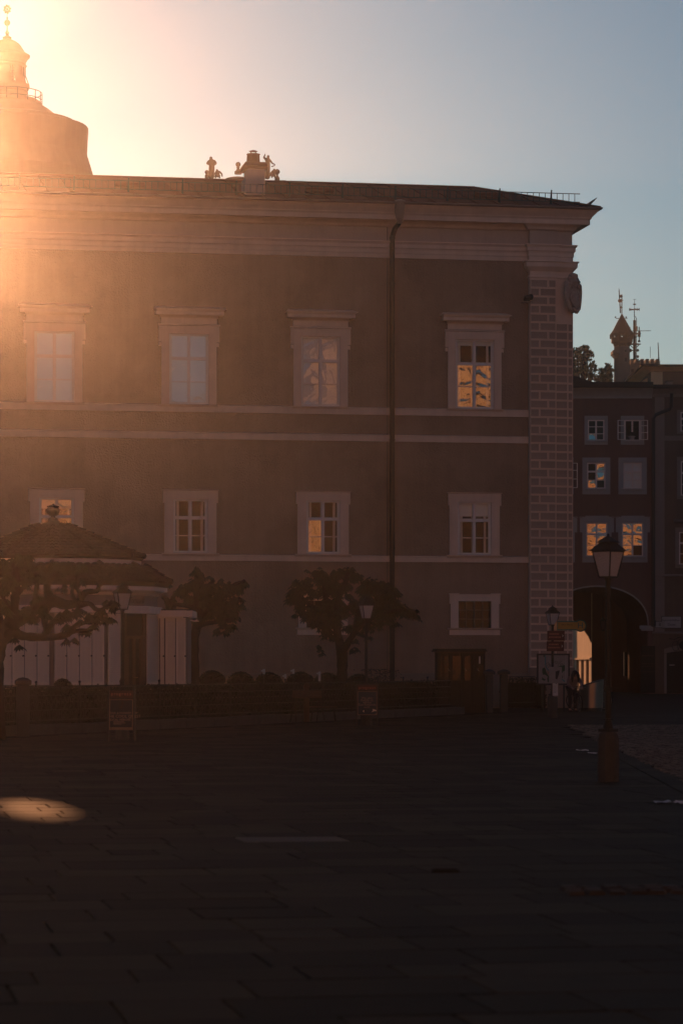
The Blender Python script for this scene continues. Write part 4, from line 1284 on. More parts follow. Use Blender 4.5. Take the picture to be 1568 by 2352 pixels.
for s_, t_ in (((opp[-1][0], -.05), (gx0, zt_)), ((gx1, -.05), (xr_, zt_))):
    vt.poly([(s_[0], BY, s_[1]), (t_[0], BY, s_[1]), (t_[0], BY, t_[1]), (s_[0], BY, t_[1])])
vt.poly([(gx0, BY, gz1), (gx1, BY, gz1), (gx1, BY, zt_), (gx0, BY, zt_)])
vt.poly([(gx0, BY, -.05), (gx1, BY, -.05), (gx1, BY, gz0), (gx0, BY, gz0)])
vt.build('passage', M['pink'], ph)
gt = [bX(u_) for u_ in (1429, 1431.2, 1433.2, 1440, 1441.2, 1446.2, 1447.6, 1452.8, 1454.2, 1459.8, 1461.2, 1464)]
for k in range(0, 12, 2):
    mb = MB(); mb.box(gt[k], gt[k + 1], BY + .02, BY + .07, gz0 - .05, gz1 + .05); mb.build('gate_plank', M['wood_dark'], ph)
mb = MB()
of, inn = arch_pts(24, 1.0), arch_pts(24, 1.018)
for i in range(24):
    mb.add([(of[i][0], -.03, of[i][1]), (of[i + 1][0], -.03, of[i + 1][1]), (inn[i + 1][0], -.03, inn[i + 1][1] + .05), (inn[i][0], -.03, inn[i][1] + .05),
            (of[i][0], .1, of[i][1]), (of[i + 1][0], .1, of[i + 1][1]), (inn[i + 1][0], .0, inn[i + 1][1] + .05), (inn[i][0], .0, inn[i][1] + .05)], [(0, 1, 2, 3), (0, 1, 5, 4), (3, 2, 6, 7)])
mb.build('arch_rim', M['grey_trim'], ph)
mb = MB(); mb.box(hX(1468), hX(1499), -.16, -.001, hZ(1445), hZ(1437)); mb.box(hX(1472), hX(1499), -.1, -.001, hZ(1449), hZ(1445.3)); mb.build('impost', M['grey_trim'], ph)
mb = MB()
cvp = [(0, hZ(915)), (-.05, hZ(914)), (-.05, hZ(911)), (-.12, hZ(907)), (-.28, hZ(900)), (-.45, hZ(895)), (-.5, hZ(893)), (-.5, hZ(892)), (0, hZ(892))]
mb.prism(cvp, HX0 - 19, HX1); mb.build('cove_cornice', M['grey_trim'], ph)
mb = MB()
mb.prism([(-.75, hZ(892)), (-.78, hZ(880)), (6, hZ(862)), (12.5, hZ(882)), (12.5, hZ(894)), (0, hZ(891.5))], HX0 - 19, HX1 - .01)
rf = mb.build('roof', M['black_roof'], ph)
mb = MB()
q = [(107, 1300), (460, 1412), (60, 1412), (-60, 1250)]
qq = [TV(*a) for a in q]
mb.loft([[((u_ - CX) / F * (PY + yy), yy, HC + (HZ - v_) / F * (PY + yy)) for u_, v_ in qq] for yy in (5.0, 10.0)])
mb.build('roof_hip', M['black_roof'], rf)
def house_window(par, h, surr, kind, trimm, glassm, blind=None, bright=()):
    """surr = outer trim (x0, x1, z0, z1)"""
    x0, x1, z0, z1 = h
    X0, X1, Z0, Z1 = surr
    cx_ = (x0 + x1) / 2
    m_ = MB()
    for a, b, c, d in ((X0, x0, Z0, Z1), (x1, X1, Z0, Z1), (x0, x1, z1, Z1), (x0, x1, Z0, z0)):
        m_.box(a - cx_, b - cx_, -.05, 0, c, d)
    if kind == 'ear':
        e = .14
        m_.box(X0 - cx_ - e, X0 - cx_ - .001, -.045, 0, Z1 - .85, Z1 - .03); m_.box(X1 - cx_ + .001, X1 - cx_ + e, -.045, 0, Z1 - .85, Z1 - .03)
        m_.box(X0 - cx_ + .18, X1 - cx_ - .18, -.08, 0, Z1 + .001, Z1 + .1)
        m_.box(X0 - cx_ - e - .03, X0 - cx_ + .178, -.08, 0, Z1 + .001, Z1 + .04); m_.box(X1 - cx_ - .178, X1 - cx_ + e + .03, -.08, 0, Z1 + .001, Z1 + .04)
    o = m_.build('window', trimm, par, loc=(cx_, 0, 0))
    hw_ = (x1 - x0) / 2
    m_ = MB(); m_.prism([(-.05, z0 - .1), (-.13, z0 - .1), (-.15, z0 - .04), (-.15, z0), (-.05, z0 + .02)], -hw_ - .12, hw_ + .12); m_.build('sill', trimm, o)
    m_ = MB(); m_.prism([(-.051, z1 + .04), (-.10, z1 + .05), (-.10, z1 + .09), (-.051, z1 + .09)], -hw_ - .1, hw_ + .1); m_.build('drip_mould', trimm, o)
    if kind == 'open':
        m_ = MB()
        for a, b in ((-hw_, -hw_ + .07), (hw_ - .07, hw_)): m_.box(a, b, .0, .08, z0, z1)
        m_.box(-hw_ + .07, hw_ - .07, .0, .08, z1 - .07, z1); m_.box(-hw_ + .07, hw_ - .07, .0, .08, z0, z0 + .05)
        m_.box(-.05, .05, .05, .1, z0 + (z1 - z0) * .42, z1 - .07)
        m_.build('window_frame', M['white_wood'], o)
        for s in (-1, 1):
            c_ = MB(); wd = hw_ - .02
            for a, b in ((0, .05), (wd - .05, wd)): c_.box(*sorted((s * a, s * b)), -.02, .02, z0 + .03, z1 - .03)
            zs = [z0 + .03, z0 + .03 + (z1 - z0) / 3, z0 + .03 + 2 * (z1 - z0) / 3, z1 - .06]
            for zz in zs: c_.box(*sorted((s * .05, s * (wd - .05))), -.02, .02, zz, zz + .035)
            cs = c_.build('casement', M['white_wood'], o, loc=(s * hw_, -.14, 0), rz=s * rad(-12))
            p_ = MB(); p_.poly([(s * .05, 0, z0 + .05), (s * (wd - .05), 0, z0 + .05), (s * (wd - .05), 0, z1 - .05), (s * .05, 0, z1 - .05)])
            po = p_.build('pane', M['glass'], o, loc=(s * hw_, -.14, 0), rz=s * rad(-12))
    else:
        m_ = MB()
        f = .065
        for a, b in ((-hw_, -hw_ + f), (hw_ - f, hw_), (-.045, .045)): m_.box(a, b, -.01, .06, z0, z1)
        cross = [z0, z1 - f]
        segs = [(-hw_ + f, -.045), (.045, hw_ - f)]
        tr = z0 + (z1 - z0) * (.66 if kind != 'three' else .667)
        mu_ = z0 + (z1 - z0) * .33
        for a, b in segs:
            m_.box(a, b, -.005, .06, z0, z0 + f); m_.box(a, b, -.005, .06, z1 - f, z1)
            m_.box(a, b, -.015, .06, tr - (.05 if kind != 'three' else .018), tr + (.05 if kind != 'three' else .018)); m_.box(a, b, .01, .05, mu_ - .018, mu_ + .018)
        m_.build('window_frame', M['white_wood'], o)
        hh = .05 if kind != 'three' else .018
        jj = -1
        for a, b in segs:
            for c, d in ((z0 + f, mu_ - .018), (mu_ + .018, tr - hh), (tr + hh, z1 - f)):
                p_ = MB(); p_.poly([((a - b) / 2, 0, (c - d) / 2), ((b - a) / 2, 0, (c - d) / 2), ((b - a) / 2, 0, (d - c) / 2), ((a - b) / 2, 0, (d - c) / 2)])
                jj += 1
                p_.build('pane', M['glass_bright'] if jj in bright else glassm, o, loc=((a + b) / 2, .035, (c + d) / 2))
    m_ = MB()
    m_.poly([(-hw_ - .2, 1.1, z0 - .2), (hw_ + .2, 1.1, z0 - .2), (hw_ + .2, 1.1, z1 + .2), (-hw_ - .2, 1.1, z1 + .2)])
    for s in (-1, 1): m_.poly([(s * (hw_ + .2), .23, z0 - .2), (s * (hw_ + .2), 1.1, z0 - .2), (s * (hw_ + .2), 1.1, z1 + .2), (s * (hw_ + .2), .23, z1 + .2)])
    m_.build('room', M['interior'], o)
    if blind:
        m_ = MB(); m_.box(-hw_ + .02, hw_ - .02, .12, .13, z0 + (z1 - z0) * blind, z1); m_.build('blind', M['blind'], o)
    return o
t1 = [hw(167, 498, 83, 493), hw(683, 1015, 83, 493)]
t2 = [hw(137, 533, 677, 1200), hw(650, 1050, 677, 1200)]
t3 = [hw(137, 550, 1530, 2170), hw(648, 1062, 1530, 2170)]
for t_ in (t1, t2, t3):
    a = t_[0]; t_.insert(0, (a[0] - stp, a[1] - stp, a[2], a[3]))
kinds = [('three', 'three', 'open'), ('open', 'cross', 'cross'), ('ear', 'ear', 'ear')]
for r_, t_, kk, bl in ((row1, t1, kinds[0], (None, None, None)), (row2, t2, kinds[1], (None, None, .02)), (row3, t3, kinds[2], (None, None, None))):
    for i in range(3):
        house_window(ph, r_[i], t_[i], kk[i], M['grey_trim'], M['glass_far'], bl[i], (0, 1, 2, 4, 5) if kk[i] == 'ear' else (0, 4, 5) if (kk[i] == 'cross' and i == 1) else (0,) if kk[i] == 'three' else ())
# flower pot on the sill of the open window
wx0, wx1, wz0, wz1 = row1[2]
pot = thing('flower_pot', 'pale flower pot with a leafy plant on the sill of the open window', 'flower pot', ((wx0 + wx1) / 2 - .02, PY + .12, wz0 + .05))
mb = MB(); mb.lathe([(.13, 0), (.17, .17), (.20, .17), (.20, .22), (.16, .22), (.15, .18)], 14); mb.build('pot', M['grey_trim'], pot)
mb = MB(); rng = random.Random(4)
for _ in range(150): leaf_quad(mb, Vector((rng.gauss(0, .14), rng.gauss(0, .06), .42 + rng.gauss(0, .16))), .07, rng)
mb.build('plant', M['leaf'], pot)
# lantern hanging in the archway
la = P(1384, 1430, PY + 6)
hl_ = thing('hanging_lantern', 'dark square lantern hanging inside the archway', 'lantern', la)
mb = MB(); mb.tube([(0, 0, .3), (0, 0, 1.6)], .012, 4); mb.lathe([(.02, .34), (.24, .12), (.24, .08)], 4, ph=.78); mb.lathe([(.14, -.42), (.14, -.46), (.03, -.52)], 4, ph=.78)
for s in (-1, 1):
    for t in (-1, 1): mb.tube([(s * .16, t * .16, .1), (s * .1, t * .1, -.43)], .014, 4)
mb.build('frame', M['lamp_iron'], hl_)
mb = MB(); mb.lathe([(.19, .08), (.12, -.42)], 4, ph=.78, cap=False); mb.build('glazing', M['glass'], hl_)

# ochre house on the right edge -----------------------------------------------
oh = thing('ochre_house', 'dark ochre town house with a pale corner strip at the right edge', 'building', (0, PY, 0))
OX0, OX1 = HX1 + .005, hX(1700)
ow1 = hw(1530, 1800, 30, 310); ow2 = hw(1535, 1800, 730, 1220); ow3 = (ow2[0] - .1, ow2[1] + .1, hZ(1297), hZ(1222))
mb = MB()
zt_o = hZ(905)
mb.wall(OX0, OX1, -.05, zt_o, [ow1, ow2, ow3], -.06, .25)
mb.poly([(OX1, -.06, -.05), (OX1, 12, -.05), (OX1, 12, zt_o), (OX1, -.06, zt_o)])
mb.poly([(OX0, -.06, -.05), (OX0, -.06, zt_o), (OX0, 12, zt_o), (OX0, 12, -.05)])
mb.build('wall', M['ochre'], oh)
mb = MB()
mb.box(hX(1503), hX(1525), -.12, -.061, hZ(1452), hZ(912)); mb.box(hX(1526), OX1, -.11, -.061, hZ(1007), hZ(1001)); mb.box(hX(1525.3), OX1, -.10, -.061, hZ(1012), hZ(1007.3))
mb.build('corner_strip', M['ochre_trim'], oh)
mb = MB(); mb.prism([(-.06, hZ(912)), (-.12, hZ(912)), (-.16, hZ(909)), (-.18, hZ(905)), (-.3, hZ(901)), (-.42, hZ(897)), (-.48, hZ(896)), (-.48, hZ(893)), (-.06, hZ(892))], OX0, OX1); mb.build('cornice', M['ochre_trim'], oh)
mb = MB(); mb.prism([(-.06, hZ(1457)), (-.2, hZ(1456)), (-.24, hZ(1453)), (-.06, hZ(1451))], OX0, OX1); mb.prism([(-.06, hZ(1325)), (-.16, hZ(1324)), (-.16, hZ(1320)), (-.06, hZ(1319))], OX0 + .2, OX1); mb.build('string_course', M['ochre_trim'], oh)
mb = MB(); mb.prism([(-.8, hZ(894)), (-.82, hZ(886)), (5, hZ(872)), (12, hZ(880)), (12, hZ(894))], OX0, OX1); orf = mb.build('roof', M['black_roof'], oh)
for v_ in (1472, 1489, 1506, 1523, 1541):
    mb = MB(); mb.box(OX0 + .15, hX(1552), -.085, -.062, hZ(v_ + 15.5), hZ(v_)); mb.build('plinth_block', M['ochre'], oh)
def grow(h, a, b, c, d): return (h[0] - a, h[1] + b, h[2] - c, h[3] + d)
house_window(oh, ow1, grow(ow1, .2, .2, .12, .12), 'cross', M['ochre_trim'], M['glass_far'])
house_window(oh, ow2, grow(ow2, .22, .22, .2, .25), 'cross', M['ochre_trim'], M['glass_far'])
house_window(oh, ow3, grow(ow3, .22, .22, .2, .25), 'cross', M['ochre_trim'], M['glass_far'])
for o in oh.children:
    if o.name.startswith('window'): o.location.y = -.06
mb = MB(); mb.prism([(-.06, hZ(1200)), (-.3, hZ(1200)), (-.36, hZ(1195)), (-.06, hZ(1193))], hX(1546), OX1); mb.build('window_hood', M['ochre_trim'], oh)
mb = MB()
pp = lambda zx, zy, y_: (hX(HV(zx, zy)[0]), y_, hZ(HV(zx, zy)[1]))
mb.tube([P(1539.5, 905, PY) - Vector((0, PY + .6, 0)), P(1539.5, 935, PY) - Vector((0, PY + .35, 0)), (hX(1537), -.25, hZ(940)), (hX(1505), -.22, hZ(953)), (hX(1499), -.2, hZ(962)), (hX(1499), -.2, hZ(1440))], .105, 8)
mb.lathe([(.15, hZ(1438)), (.15, hZ(1425))], 8, hX(1499), -.2)
mb.build('drainpipe', M['dark_metal'], oh)
mb = MB(); mb.box(hX(1536), hX(1549), 1.0, 2.0, hZ(893), hZ(872)); cho = mb.build('chimney', M['ochre_trim'], orf)
mb = MB(); mb.box(hX(1535), hX(1550), .95, 2.05, hZ(872) + .01, hZ(870)); mb.build('chimney_cap', M['black_roof'], cho)
# number plate and street sign
npl = thing('house_number', 'small white plate with the number 8 on the ochre house', 'sign', P(1514.5, 1435, PY - .15))
mb = MB(); mb.bbox(-.26, .26, -.01, .01, -.18, .18, .004); mb.build('plate', M['black_ink'], npl)
mb = MB(); mb.box(-.24, .24, -.014, -.0105, -.16, .16); mb.build('face', M['grey_trim'], npl)
put('lettering', text_mesh('8', .28, M['black_ink']), npl, (0, -.016, 0))
stn = thing('street_sign', 'white enamel street name plate with black letters on the ochre house', 'sign', P(1541.5, 1429.5, PY - .15))
mb = MB(); mb.bbox(-.58, .58, -.01, .01, -.35, .35, .004); mb.build('plate', M['black_ink'], stn)
mb = MB(); mb.box(-.55, .55, -.014, -.0105, -.32, .32); mb.build('face', M['grey_trim'], stn)
put('lettering', text_mesh('Sigmund-Haffner-', .15, M['black_ink']), stn, (0, -.016, .12))
put('lettering', text_mesh('Gasse', .19, M['black_ink']), stn, (0, -.016, -.13))
gs = thing('guild_sign', 'wrought iron scroll bracket with a round hanging sign at the right edge', 'sign', P(1560, 1482, PY - .6))
mb = MB()
for (x_, z_, r_) in ((-.22, -.05, .28), (.12, .0, .36)):
    mb.tube([(x_ + r_ * math.cos(t * .39) * .7, 0, z_ + r_ * math.sin(t * .39)) for t in range(17)], .014, 4)
mb.tube([(-.6, 0, .38), (-.3, 0, .32), (.0, 0, .45), (.5, 0, .5)], .02, 4)
mb.tube([(-.1, 0, .44), (-.1, .55, .44)], .02, 4)
mb.build('bracket', M['lamp_iron'], gs)
mb = MB(); mb.lathe([(.02, -.3), (.2, -.16), (.24, .02), (.15, .18), (.02, .24)], 12, .22, 0, sy=.4); mb.build('emblem', M['lamp_iron'], gs)
# shop board on the wall right of the archway
sb = thing('shop_board', 'dark tall notice board on the wall right of the archway', 'board', P(1487, 1530, PY - .06))
mb = MB(); mb.box(-.42, .42, -.04, .04, -1.55, 1.15); mb.build('panel', M['wood_dark'], sb)
for z_, h_ in ((.55, .08), (.1, .06), (-.05, .05), (-.35, .05)):
    mb = MB(); mb.box(-.34, .34, -.05, -.041, z_, z_ + h_); mb.build('strip', M['wood'], sb)
dk = thing('doorway', 'dark recessed shop doorway with a low arched head at the right edge', 'doorway', P(1560, 1527, PY) + Vector((0, -.07, -HC)))
mb = MB(); mb.box(-.75, .9, -.03, .0, 0, 2.4); mb.build('door_leaf', M['wood_dark'], dk)
mb = MB(); mb.loft([[(-.9 + .0, yy, 2.3), (-.9, yy, 2.55), (-.3, yy, 2.72), (.4, yy, 2.8), (1.1, yy, 2.82), (1.1, yy, 2.5), (.4, yy, 2.48), (-.3, yy, 2.4)] for yy in (-.12, -.001)]); mb.box(-.9, -.76, -.10, -.001, 0, 2.29); mb.build('door_frame', M['ochre_trim'], dk)
mb = MB(); mb.box(-.6, -.3, -.035, -.031, 1.6, 1.66); mb.build('notice', M['grey_trim'], dk)
# house behind, its gable catching the sun
RYY = 190.0
def RPt(zx, zy, Y=RYY): return TP(zx, zy, Y)
rh = thing('rear_house', 'pale flat topped house behind the roofs with its left edge catching the sun', 'building', (0, RYY, 0))
def rv(zx, zy, y=0): p = RPt(zx, zy, RYY + y); return (p.x, y, p.z)
mb = MB()
mb.box(rv(1150, 0)[0], rv(1750, 0)[0], 0, 12, 0, rv(0, 1255)[2]); mb.build('wall', M['ochre'], rh)
mb = MB()
a = rv(1150, 0)[0]
mb.sweep([(a + 12, 0, 0, -1), (a, 0, -1, -1), (a, 10, -1, 0)], [(.0, rv(0, 1258)[2]), (.1, rv(0, 1250)[2]), (.15, rv(0, 1240)[2]), (.3, rv(0, 1225)[2]), (.55, rv(0, 1208)[2]), (.62, rv(0, 1203)[2]), (0, rv(0, 1203)[2])])
mb.box(a, rv(1300, 0)[0], -.08, -.001, 12, rv(0, 1262)[2])
mb.build('cornice', M['cream'], rh)
mb = MB()
mb.box(a - .75, a + 14, -.75, 12, rv(0, 1202)[2], rv(0, 1178)[2]); mb.box(rv(1315, 0)[0], a + 14, 1, 12, rv(0, 1177.5)[2], rv(0, 1157)[2]); mb.build('roof', M['black_roof'], rh)
mb = MB()
p0, p1 = rv(975, 1418), rv(1128, 1318)
mb.loft([[(p0[0], yy, p0[2]), (p1[0], yy, p1[2]), (p1[0], yy, p1[2] - .5), (p0[0], yy, p0[2] - .35)] for yy in (1, 9)])
mb.loft([[(p0[0] + 1, yy, p0[2] - 1.2), (p0[0] + 1, yy, p0[2] + .1), (p1[0], yy, p1[2] - .52), (p1[0], yy, p0[2] - 1.2)] for yy in (1.5, 8.5)])
mb.build('lean_to', M['cream'], rh)

lh = thing('lane_block', 'unseen low block added left behind the archway passage to stop the sun', 'building', (4, 179.5, 0))  # added out of sight, stops sun shining through the archway onto the ground
mb = MB(); mb.box(-10, 9.2, 0, 6, -.05, 8.5); mb.build('wall', M['ochre'], lh)
mb = MB(); mb.prism([(-.4, 8.4), (3, 10.2), (6.4, 8.4)], -10.2, 9.4); mb.build('roof', M['black_roof'], lh)
# sunlit lane walls seen through the archway
def lane_wall(label, u0, u1, Xw, ztop, zc=3.5):
    Ya = Xw / ((u1 - CX) / F)
    Yb = Xw / ((u0 - CX) / F)
    o = thing('lane_block', label, 'building', (Xw, Ya, 0))
    m_ = MB()
    m_.box(0, 6, 0, Yb - Ya + 6, 2.05, ztop)
    m_.build('wall', M['pale'], o)
    n_ = 6
    st = (Yb - Ya + 6) / n_
    for k in range(n_):
        m_ = MB(); m_.box(-.02, 5.8, k * st, k * st + st * .45, 0, 2.0); m_.build('pillar', M['pale'], o)
        m_ = MB(); m_.box(.15, 5.8, k * st + st * .45 + .01, (k + 1) * st - .01, 0, 2.0); m_.build('shop_front', M['wood_dark'], o)
    m_ = MB(); m_.box(-.12, 0, 0, Yb - Ya + 6, 2.0, 2.12); m_.build('ledge', M['pale'], o)
    return o
lane_wall('sunlit pale house seen through the left of the archway', 1308, 1358, 16.6, 9.5)
lane_wall('sunlit pale house seen through the gaps of the passage gate', 1425, 1468, 21.3, 9.0)
# ------------------------------------------------------------------ cafe kiosk
KY = 78.6
KS = KY / F
kiosk = thing('cafe_kiosk', 'twelve sided cafe kiosk with closed white louvred shutters and a two tier tiled roof', 'kiosk', ((122 - CX) * KS, KY, 0))
KP = rad(5)
def kz(v): return HC + (HZ - v) * KS
def corner(i, r):                                               # corner i sits 5 + 30 i degrees right of the front
    a = KP + rad(30) * i
    return Vector((r * math.sin(a), -r * math.cos(a), 0))
def ring12(mb, prof, cap=True, mats=None):
    mb.loft([[(*corner(i, r).to_2d(), z) for i in range(12)] for r, z in prof], cap)
RB = 240 * KS
mb = MB(); ring12(mb, [(RB - .06, -.05), (RB - .06, kz(1371))]); mb.build('body', M['kiosk_grey'], kiosk)
mb = MB(); ring12(mb, [(RB + .03, -.05), (RB + .03, kz(1572) - .03)]); mb.build('base', M['kiosk_grey'], kiosk)
def ringband(name, matn, rows):
    mb = MB()
    ring12(mb, rows, cap=False)
    ring12(mb, [rows[0], (rows[0][0] - .25, rows[0][1])], cap=False)
    ring12(mb, [rows[-1], (rows[-1][0] - .25, rows[-1][1])], cap=False)
    return mb.build(name, M[matn], kiosk)
ringband('fascia', 'kiosk_white', [(251 * KS, kz(1411)), (251 * KS, kz(1396)), (246 * KS, kz(1394.5))])
ringband('sign_band', 'kiosk_grey', [(239 * KS, kz(1394)), (239 * KS, kz(1371.5))])
ringband('cornice_moulding', 'kiosk_white', [(240 * KS, kz(1371)), (243 * KS, kz(1368)), (243 * KS, kz(1365.5)), (248 * KS, kz(1362)), (256 * KS, kz(1360.5))])
ringband('lower_fascia', 'kiosk_white', [(262 * KS, kz(1360)), (262 * KS, kz(1344)), (264 * KS, kz(1343))])
mb = MB(); ring12(mb, [(256 * KS, kz(1358)), (268 * KS, kz(1343)), (270 * KS, kz(1341)), (268 * KS, kz(1340)), (208 * KS, kz(1302)), (206 * KS, kz(1302))]); mb.build('lower_roof', M['tile'], kiosk)
ringband('upper_fascia', 'kiosk_white', [(202 * KS, kz(1303)), (202 * KS, kz(1290)), (203 * KS, kz(1289))])
mb = MB(); ring12(mb, [(203 * KS, kz(1289)), (208 * KS, kz(1283)), (34 * KS, kz(1212)), (20 * KS, kz(1212))]); mb.build('upper_roof', M['tile'], kiosk)
# tiles: each course a slightly tilted row of half round clay tiles
tile_n = [0]
tile_rest = MB()
tcache = {}
def tile_mesh(w0, w1, ln):
    key = (round(w0, 2), round(w1, 2), round(ln, 2))
    if key not in tcache:
        m_ = MB()
        rows = []
        for t, ww in ((0, w0), (1, w1)):
            rows.append([(-ww / 2, t * ln, 0), (-ww / 4, t * ln, .035), (ww / 4, t * ln, .035), (ww / 2, t * ln, 0)])
        m_.loft(rows, cap=False, closed=False)
        m_.poly([rows[0][0], rows[0][1], rows[0][2], rows[0][3]])
        tcache[key] = (m_, m_.mesh('roof_tile', M['tile']))
    return tcache[key]
def tiles(r0, z0, r1, z1, ncourse, tw_):
    for i in range(12):
        a_m = math.degrees(KP) + 30 * i + 15
        am = (a_m + 180) % 360 - 180
        front = abs(am) < 92
        ap_ = math.cos(rad(15))
        nrm = Vector((math.sin(rad(a_m)), -math.cos(rad(a_m)), 0))
        tan = Vector((math.cos(rad(a_m)), math.sin(rad(a_m)), 0))
        for c in range(ncourse):
            t0, t1 = c / ncourse, (c + 1.12) / ncourse
            ra, rb = r0 + (r1 - r0) * t0, r0 + (r1 - r0) * t1
            za, zb = z0 + (z1 - z0) * t0, z0 + (z1 - z0) * t1
            wid = 2 * ra * math.sin(rad(15))
            nt = max(1, round(wid / tw_))
            w0, w1 = wid / nt, 2 * rb * math.sin(rad(15)) / nt
            sl = Vector((0, 0, zb - za)) - nrm * (ra - rb) * ap_
            ln = sl.length
            up = tan.cross(sl.normalized())
            if up.z < 0: up = -up
            for k in range(nt):
                f = (k + .5) / nt - .5
                p = nrm * ra * ap_ + tan * (f * wid) + Vector((0, 0, za)) + up * .045
                q = nrm * rb * ap_ + tan * (f * w1 * nt) + Vector((0, 0, zb)) + up * .012
                yv = (q - p).normalized()
                zv = tan.cross(yv).normalized()
                if zv.z < 0: zv = -zv
                xv = yv.cross(zv)
                Mx = Matrix((( xv.x, yv.x, zv.x, p.x), (xv.y, yv.y, zv.y, p.y), (xv.z, yv.z, zv.z, p.z + random.uniform(-.006, .006)), (0, 0, 0, 1)))
                m_, me = tile_mesh(round(w0, 2) + .004, round(w1, 2) + .004, ln)
                if front and tile_n[0] < 295:
                    o = put('roof_tile', me, kiosk)
                    o.matrix_local = Mx
                    tile_n[0] += 1
                else:
                    tile_rest.add([Mx @ Vector(v_) for v_ in m_.v], m_.f)
tiles(207 * KS, kz(1282.5), 36 * KS, kz(1211), 10, .21)
tiles(268.5 * KS, kz(1340.5), 208 * KS, kz(1302), 5, .21)
tile_rest.build('roof_tile', M['tile'], kiosk, kind='stuff')
hip = MB()
for i in range(12):
    for (ra, za, rb, zb, nn) in ((207 * KS, kz(1281), 36 * KS, kz(1209), 9), (269 * KS, kz(1339), 209 * KS, kz(1300), 4)):
        a, b = corner(i, ra) + Vector((0, 0, za + .03)), corner(i, rb) + Vector((0, 0, zb + .03))
        for k in range(nn):
            p, q = a + (b - a) * (k / nn), a + (b - a) * ((k + 1.1) / nn)
            hip.tube([p + Vector((0, 0, .025)), q], [.075, .06], 6)
        hip.sphere(a + Vector((0, 0, .02)), .09, 6, 4)
hip.build('hip_tile', M['tile'], kiosk, kind='stuff')
mb = MB()
mb.lathe([(30 * KS, kz(1214)), (24 * KS, kz(1206)), (14 * KS, kz(1199)), (12 * KS, kz(1196)), (12 * KS, kz(1191)), (5 * KS, kz(1188)), (5 * KS, kz(1186)), (13 * KS, kz(1182)), (17 * KS, kz(1175)), (17 * KS, kz(1172)), (14 * KS, kz(1167)), (12 * KS, kz(1166)), (15 * KS, kz(1165)), (14.5 * KS, kz(1162.5)), (8 * KS, kz(1160.5)), (3 * KS, kz(1159)), (.2 * KS, kz(1156))], 8, ph=rad(22))
mb.build('urn_finial', M['stone'], kiosk)
# shutters on the facets
slat_n = [0]
slat_cache = {}
def shutter(p, q, z0, z1, label=None, split=2):
    """louvred leaf(s) between floor points p and q"""
    d = (q - p); L_ = d.length; d = d / L_
    rz = math.atan2(d.y, d.x)
    n_ = split
    for k in range(n_):
        wd = L_ / n_ - .03
        c = p + d * (L_ * (k + .5) / n_)
        m_ = MB(); e = .05
        m_.box(-wd / 2, -wd / 2 + e, -.05, 0, z0, z1); m_.box(wd / 2 - e, wd / 2, -.05, 0, z0, z1)
        m_.box(-wd / 2 + e, wd / 2 - e, -.05, 0, z0, z0 + .07); m_.box(-wd / 2 + e, wd / 2 - e, -.05, 0, z1 - .07, z1)
        m_.box(-wd / 2 + e, wd / 2 - e, -.008, 0, z0 + .07, z1 - .07)
        o = m_.build('shutter', M['shutter'], kiosk, loc=c, rz=rz)
        ns = int((z1 - z0 - .14) / .055)
        sw = round(wd - 2 * e - .004, 2)
        def slat_geo(mm, zc):
            mm.add([(-sw / 2, -.05, zc - .026), (sw / 2, -.05, zc - .026), (sw / 2, -.012, zc + .026), (-sw / 2, -.012, zc + .026), (-sw / 2, -.044, zc - .031), (sw / 2, -.044, zc - .031)],
                   [(0, 1, 2, 3), (0, 4, 5, 1)])
        if slat_n[0] + ns <= 300:
            if sw not in slat_cache:
                mm = MB(); slat_geo(mm, 0); slat_cache[sw] = mm.mesh('slat', M['shutter'])
            for j in range(ns):
                s_ = put('slat', slat_cache[sw], o, (0, 0, z0 + .10 + j * .055))
                s_.rotation_euler = (random.uniform(-.05, .05), 0, random.uniform(-.004, .004))
            slat_n[0] += ns
        else:
            mm = MB()
            for j in range(ns): slat_geo(mm, z0 + .10 + j * .055)
            mm.build('slat', M['shutter'], o, kind='stuff')
        m_ = MB(); m_.box(wd / 2 - .03, wd / 2 + .012, -.075, -.051, z0 + .75, z0 + .79); m_.build('latch', M['dark_metal'], o)
ZS0, ZS1 = kz(1572), kz(1412.5)
for i in (0, -1, -2, -3):
    a, b = corner(i, RB), corner(i + 1, RB)
    d = (b - a).normalized()
    shutter(a + d * .06, b - d * .05, ZS0, ZS1, split=4)
a, b = corner(1, RB), corner(2, RB)                             # facet with the door
d = (b - a).normalized(); L_ = (b - a).length
shutter(a + d * .05, a + d * (L_ * .40), ZS0, ZS1, split=1)
shutter(b + (corner(3, RB) - b).normalized() * .08, corner(3, RB), ZS0, ZS1, split=1)
nrm = Vector((d.y, -d.x, 0))
rz = math.atan2(d.y, d.x)
dc = a + d * (L_ * .71)
dw = L_ * .56
m_ = MB()
m_.box(-dw / 2, dw / 2, -.03, .0, -.05, ZS1); door = m_.build('door', M['interior'], kiosk, loc=dc, rz=rz)
m_ = MB()
zt1, zt2 = kz(1468), kz(1462)
for x0, x1, za, zb in ((-dw / 2, -dw / 2 + .07, 0, ZS1), (dw / 2 - .13, dw / 2, 0, ZS1), (-dw / 2 + .07, dw / 2 - .13, zt1, zt2), (-.10, .0, 0, zt1 - .001), (-dw / 2 + .07, -dw / 2 + .15, 0, zt1 - .001), (dw / 2 - .24, dw / 2 - .131, 0, zt1 - .001)):
    m_.box(x0, x1, -.075, -.031, za, zb)
m_.build('door_frame', M['wood'], door)
m_ = MB(); m_.poly([(-dw / 2 + .07, -.045, 0), (dw / 2 - .13, -.045, 0), (dw / 2 - .13, -.045, ZS1), (-dw / 2 + .07, -.045, ZS1)]); m_.build('pane', M['glass'], door)
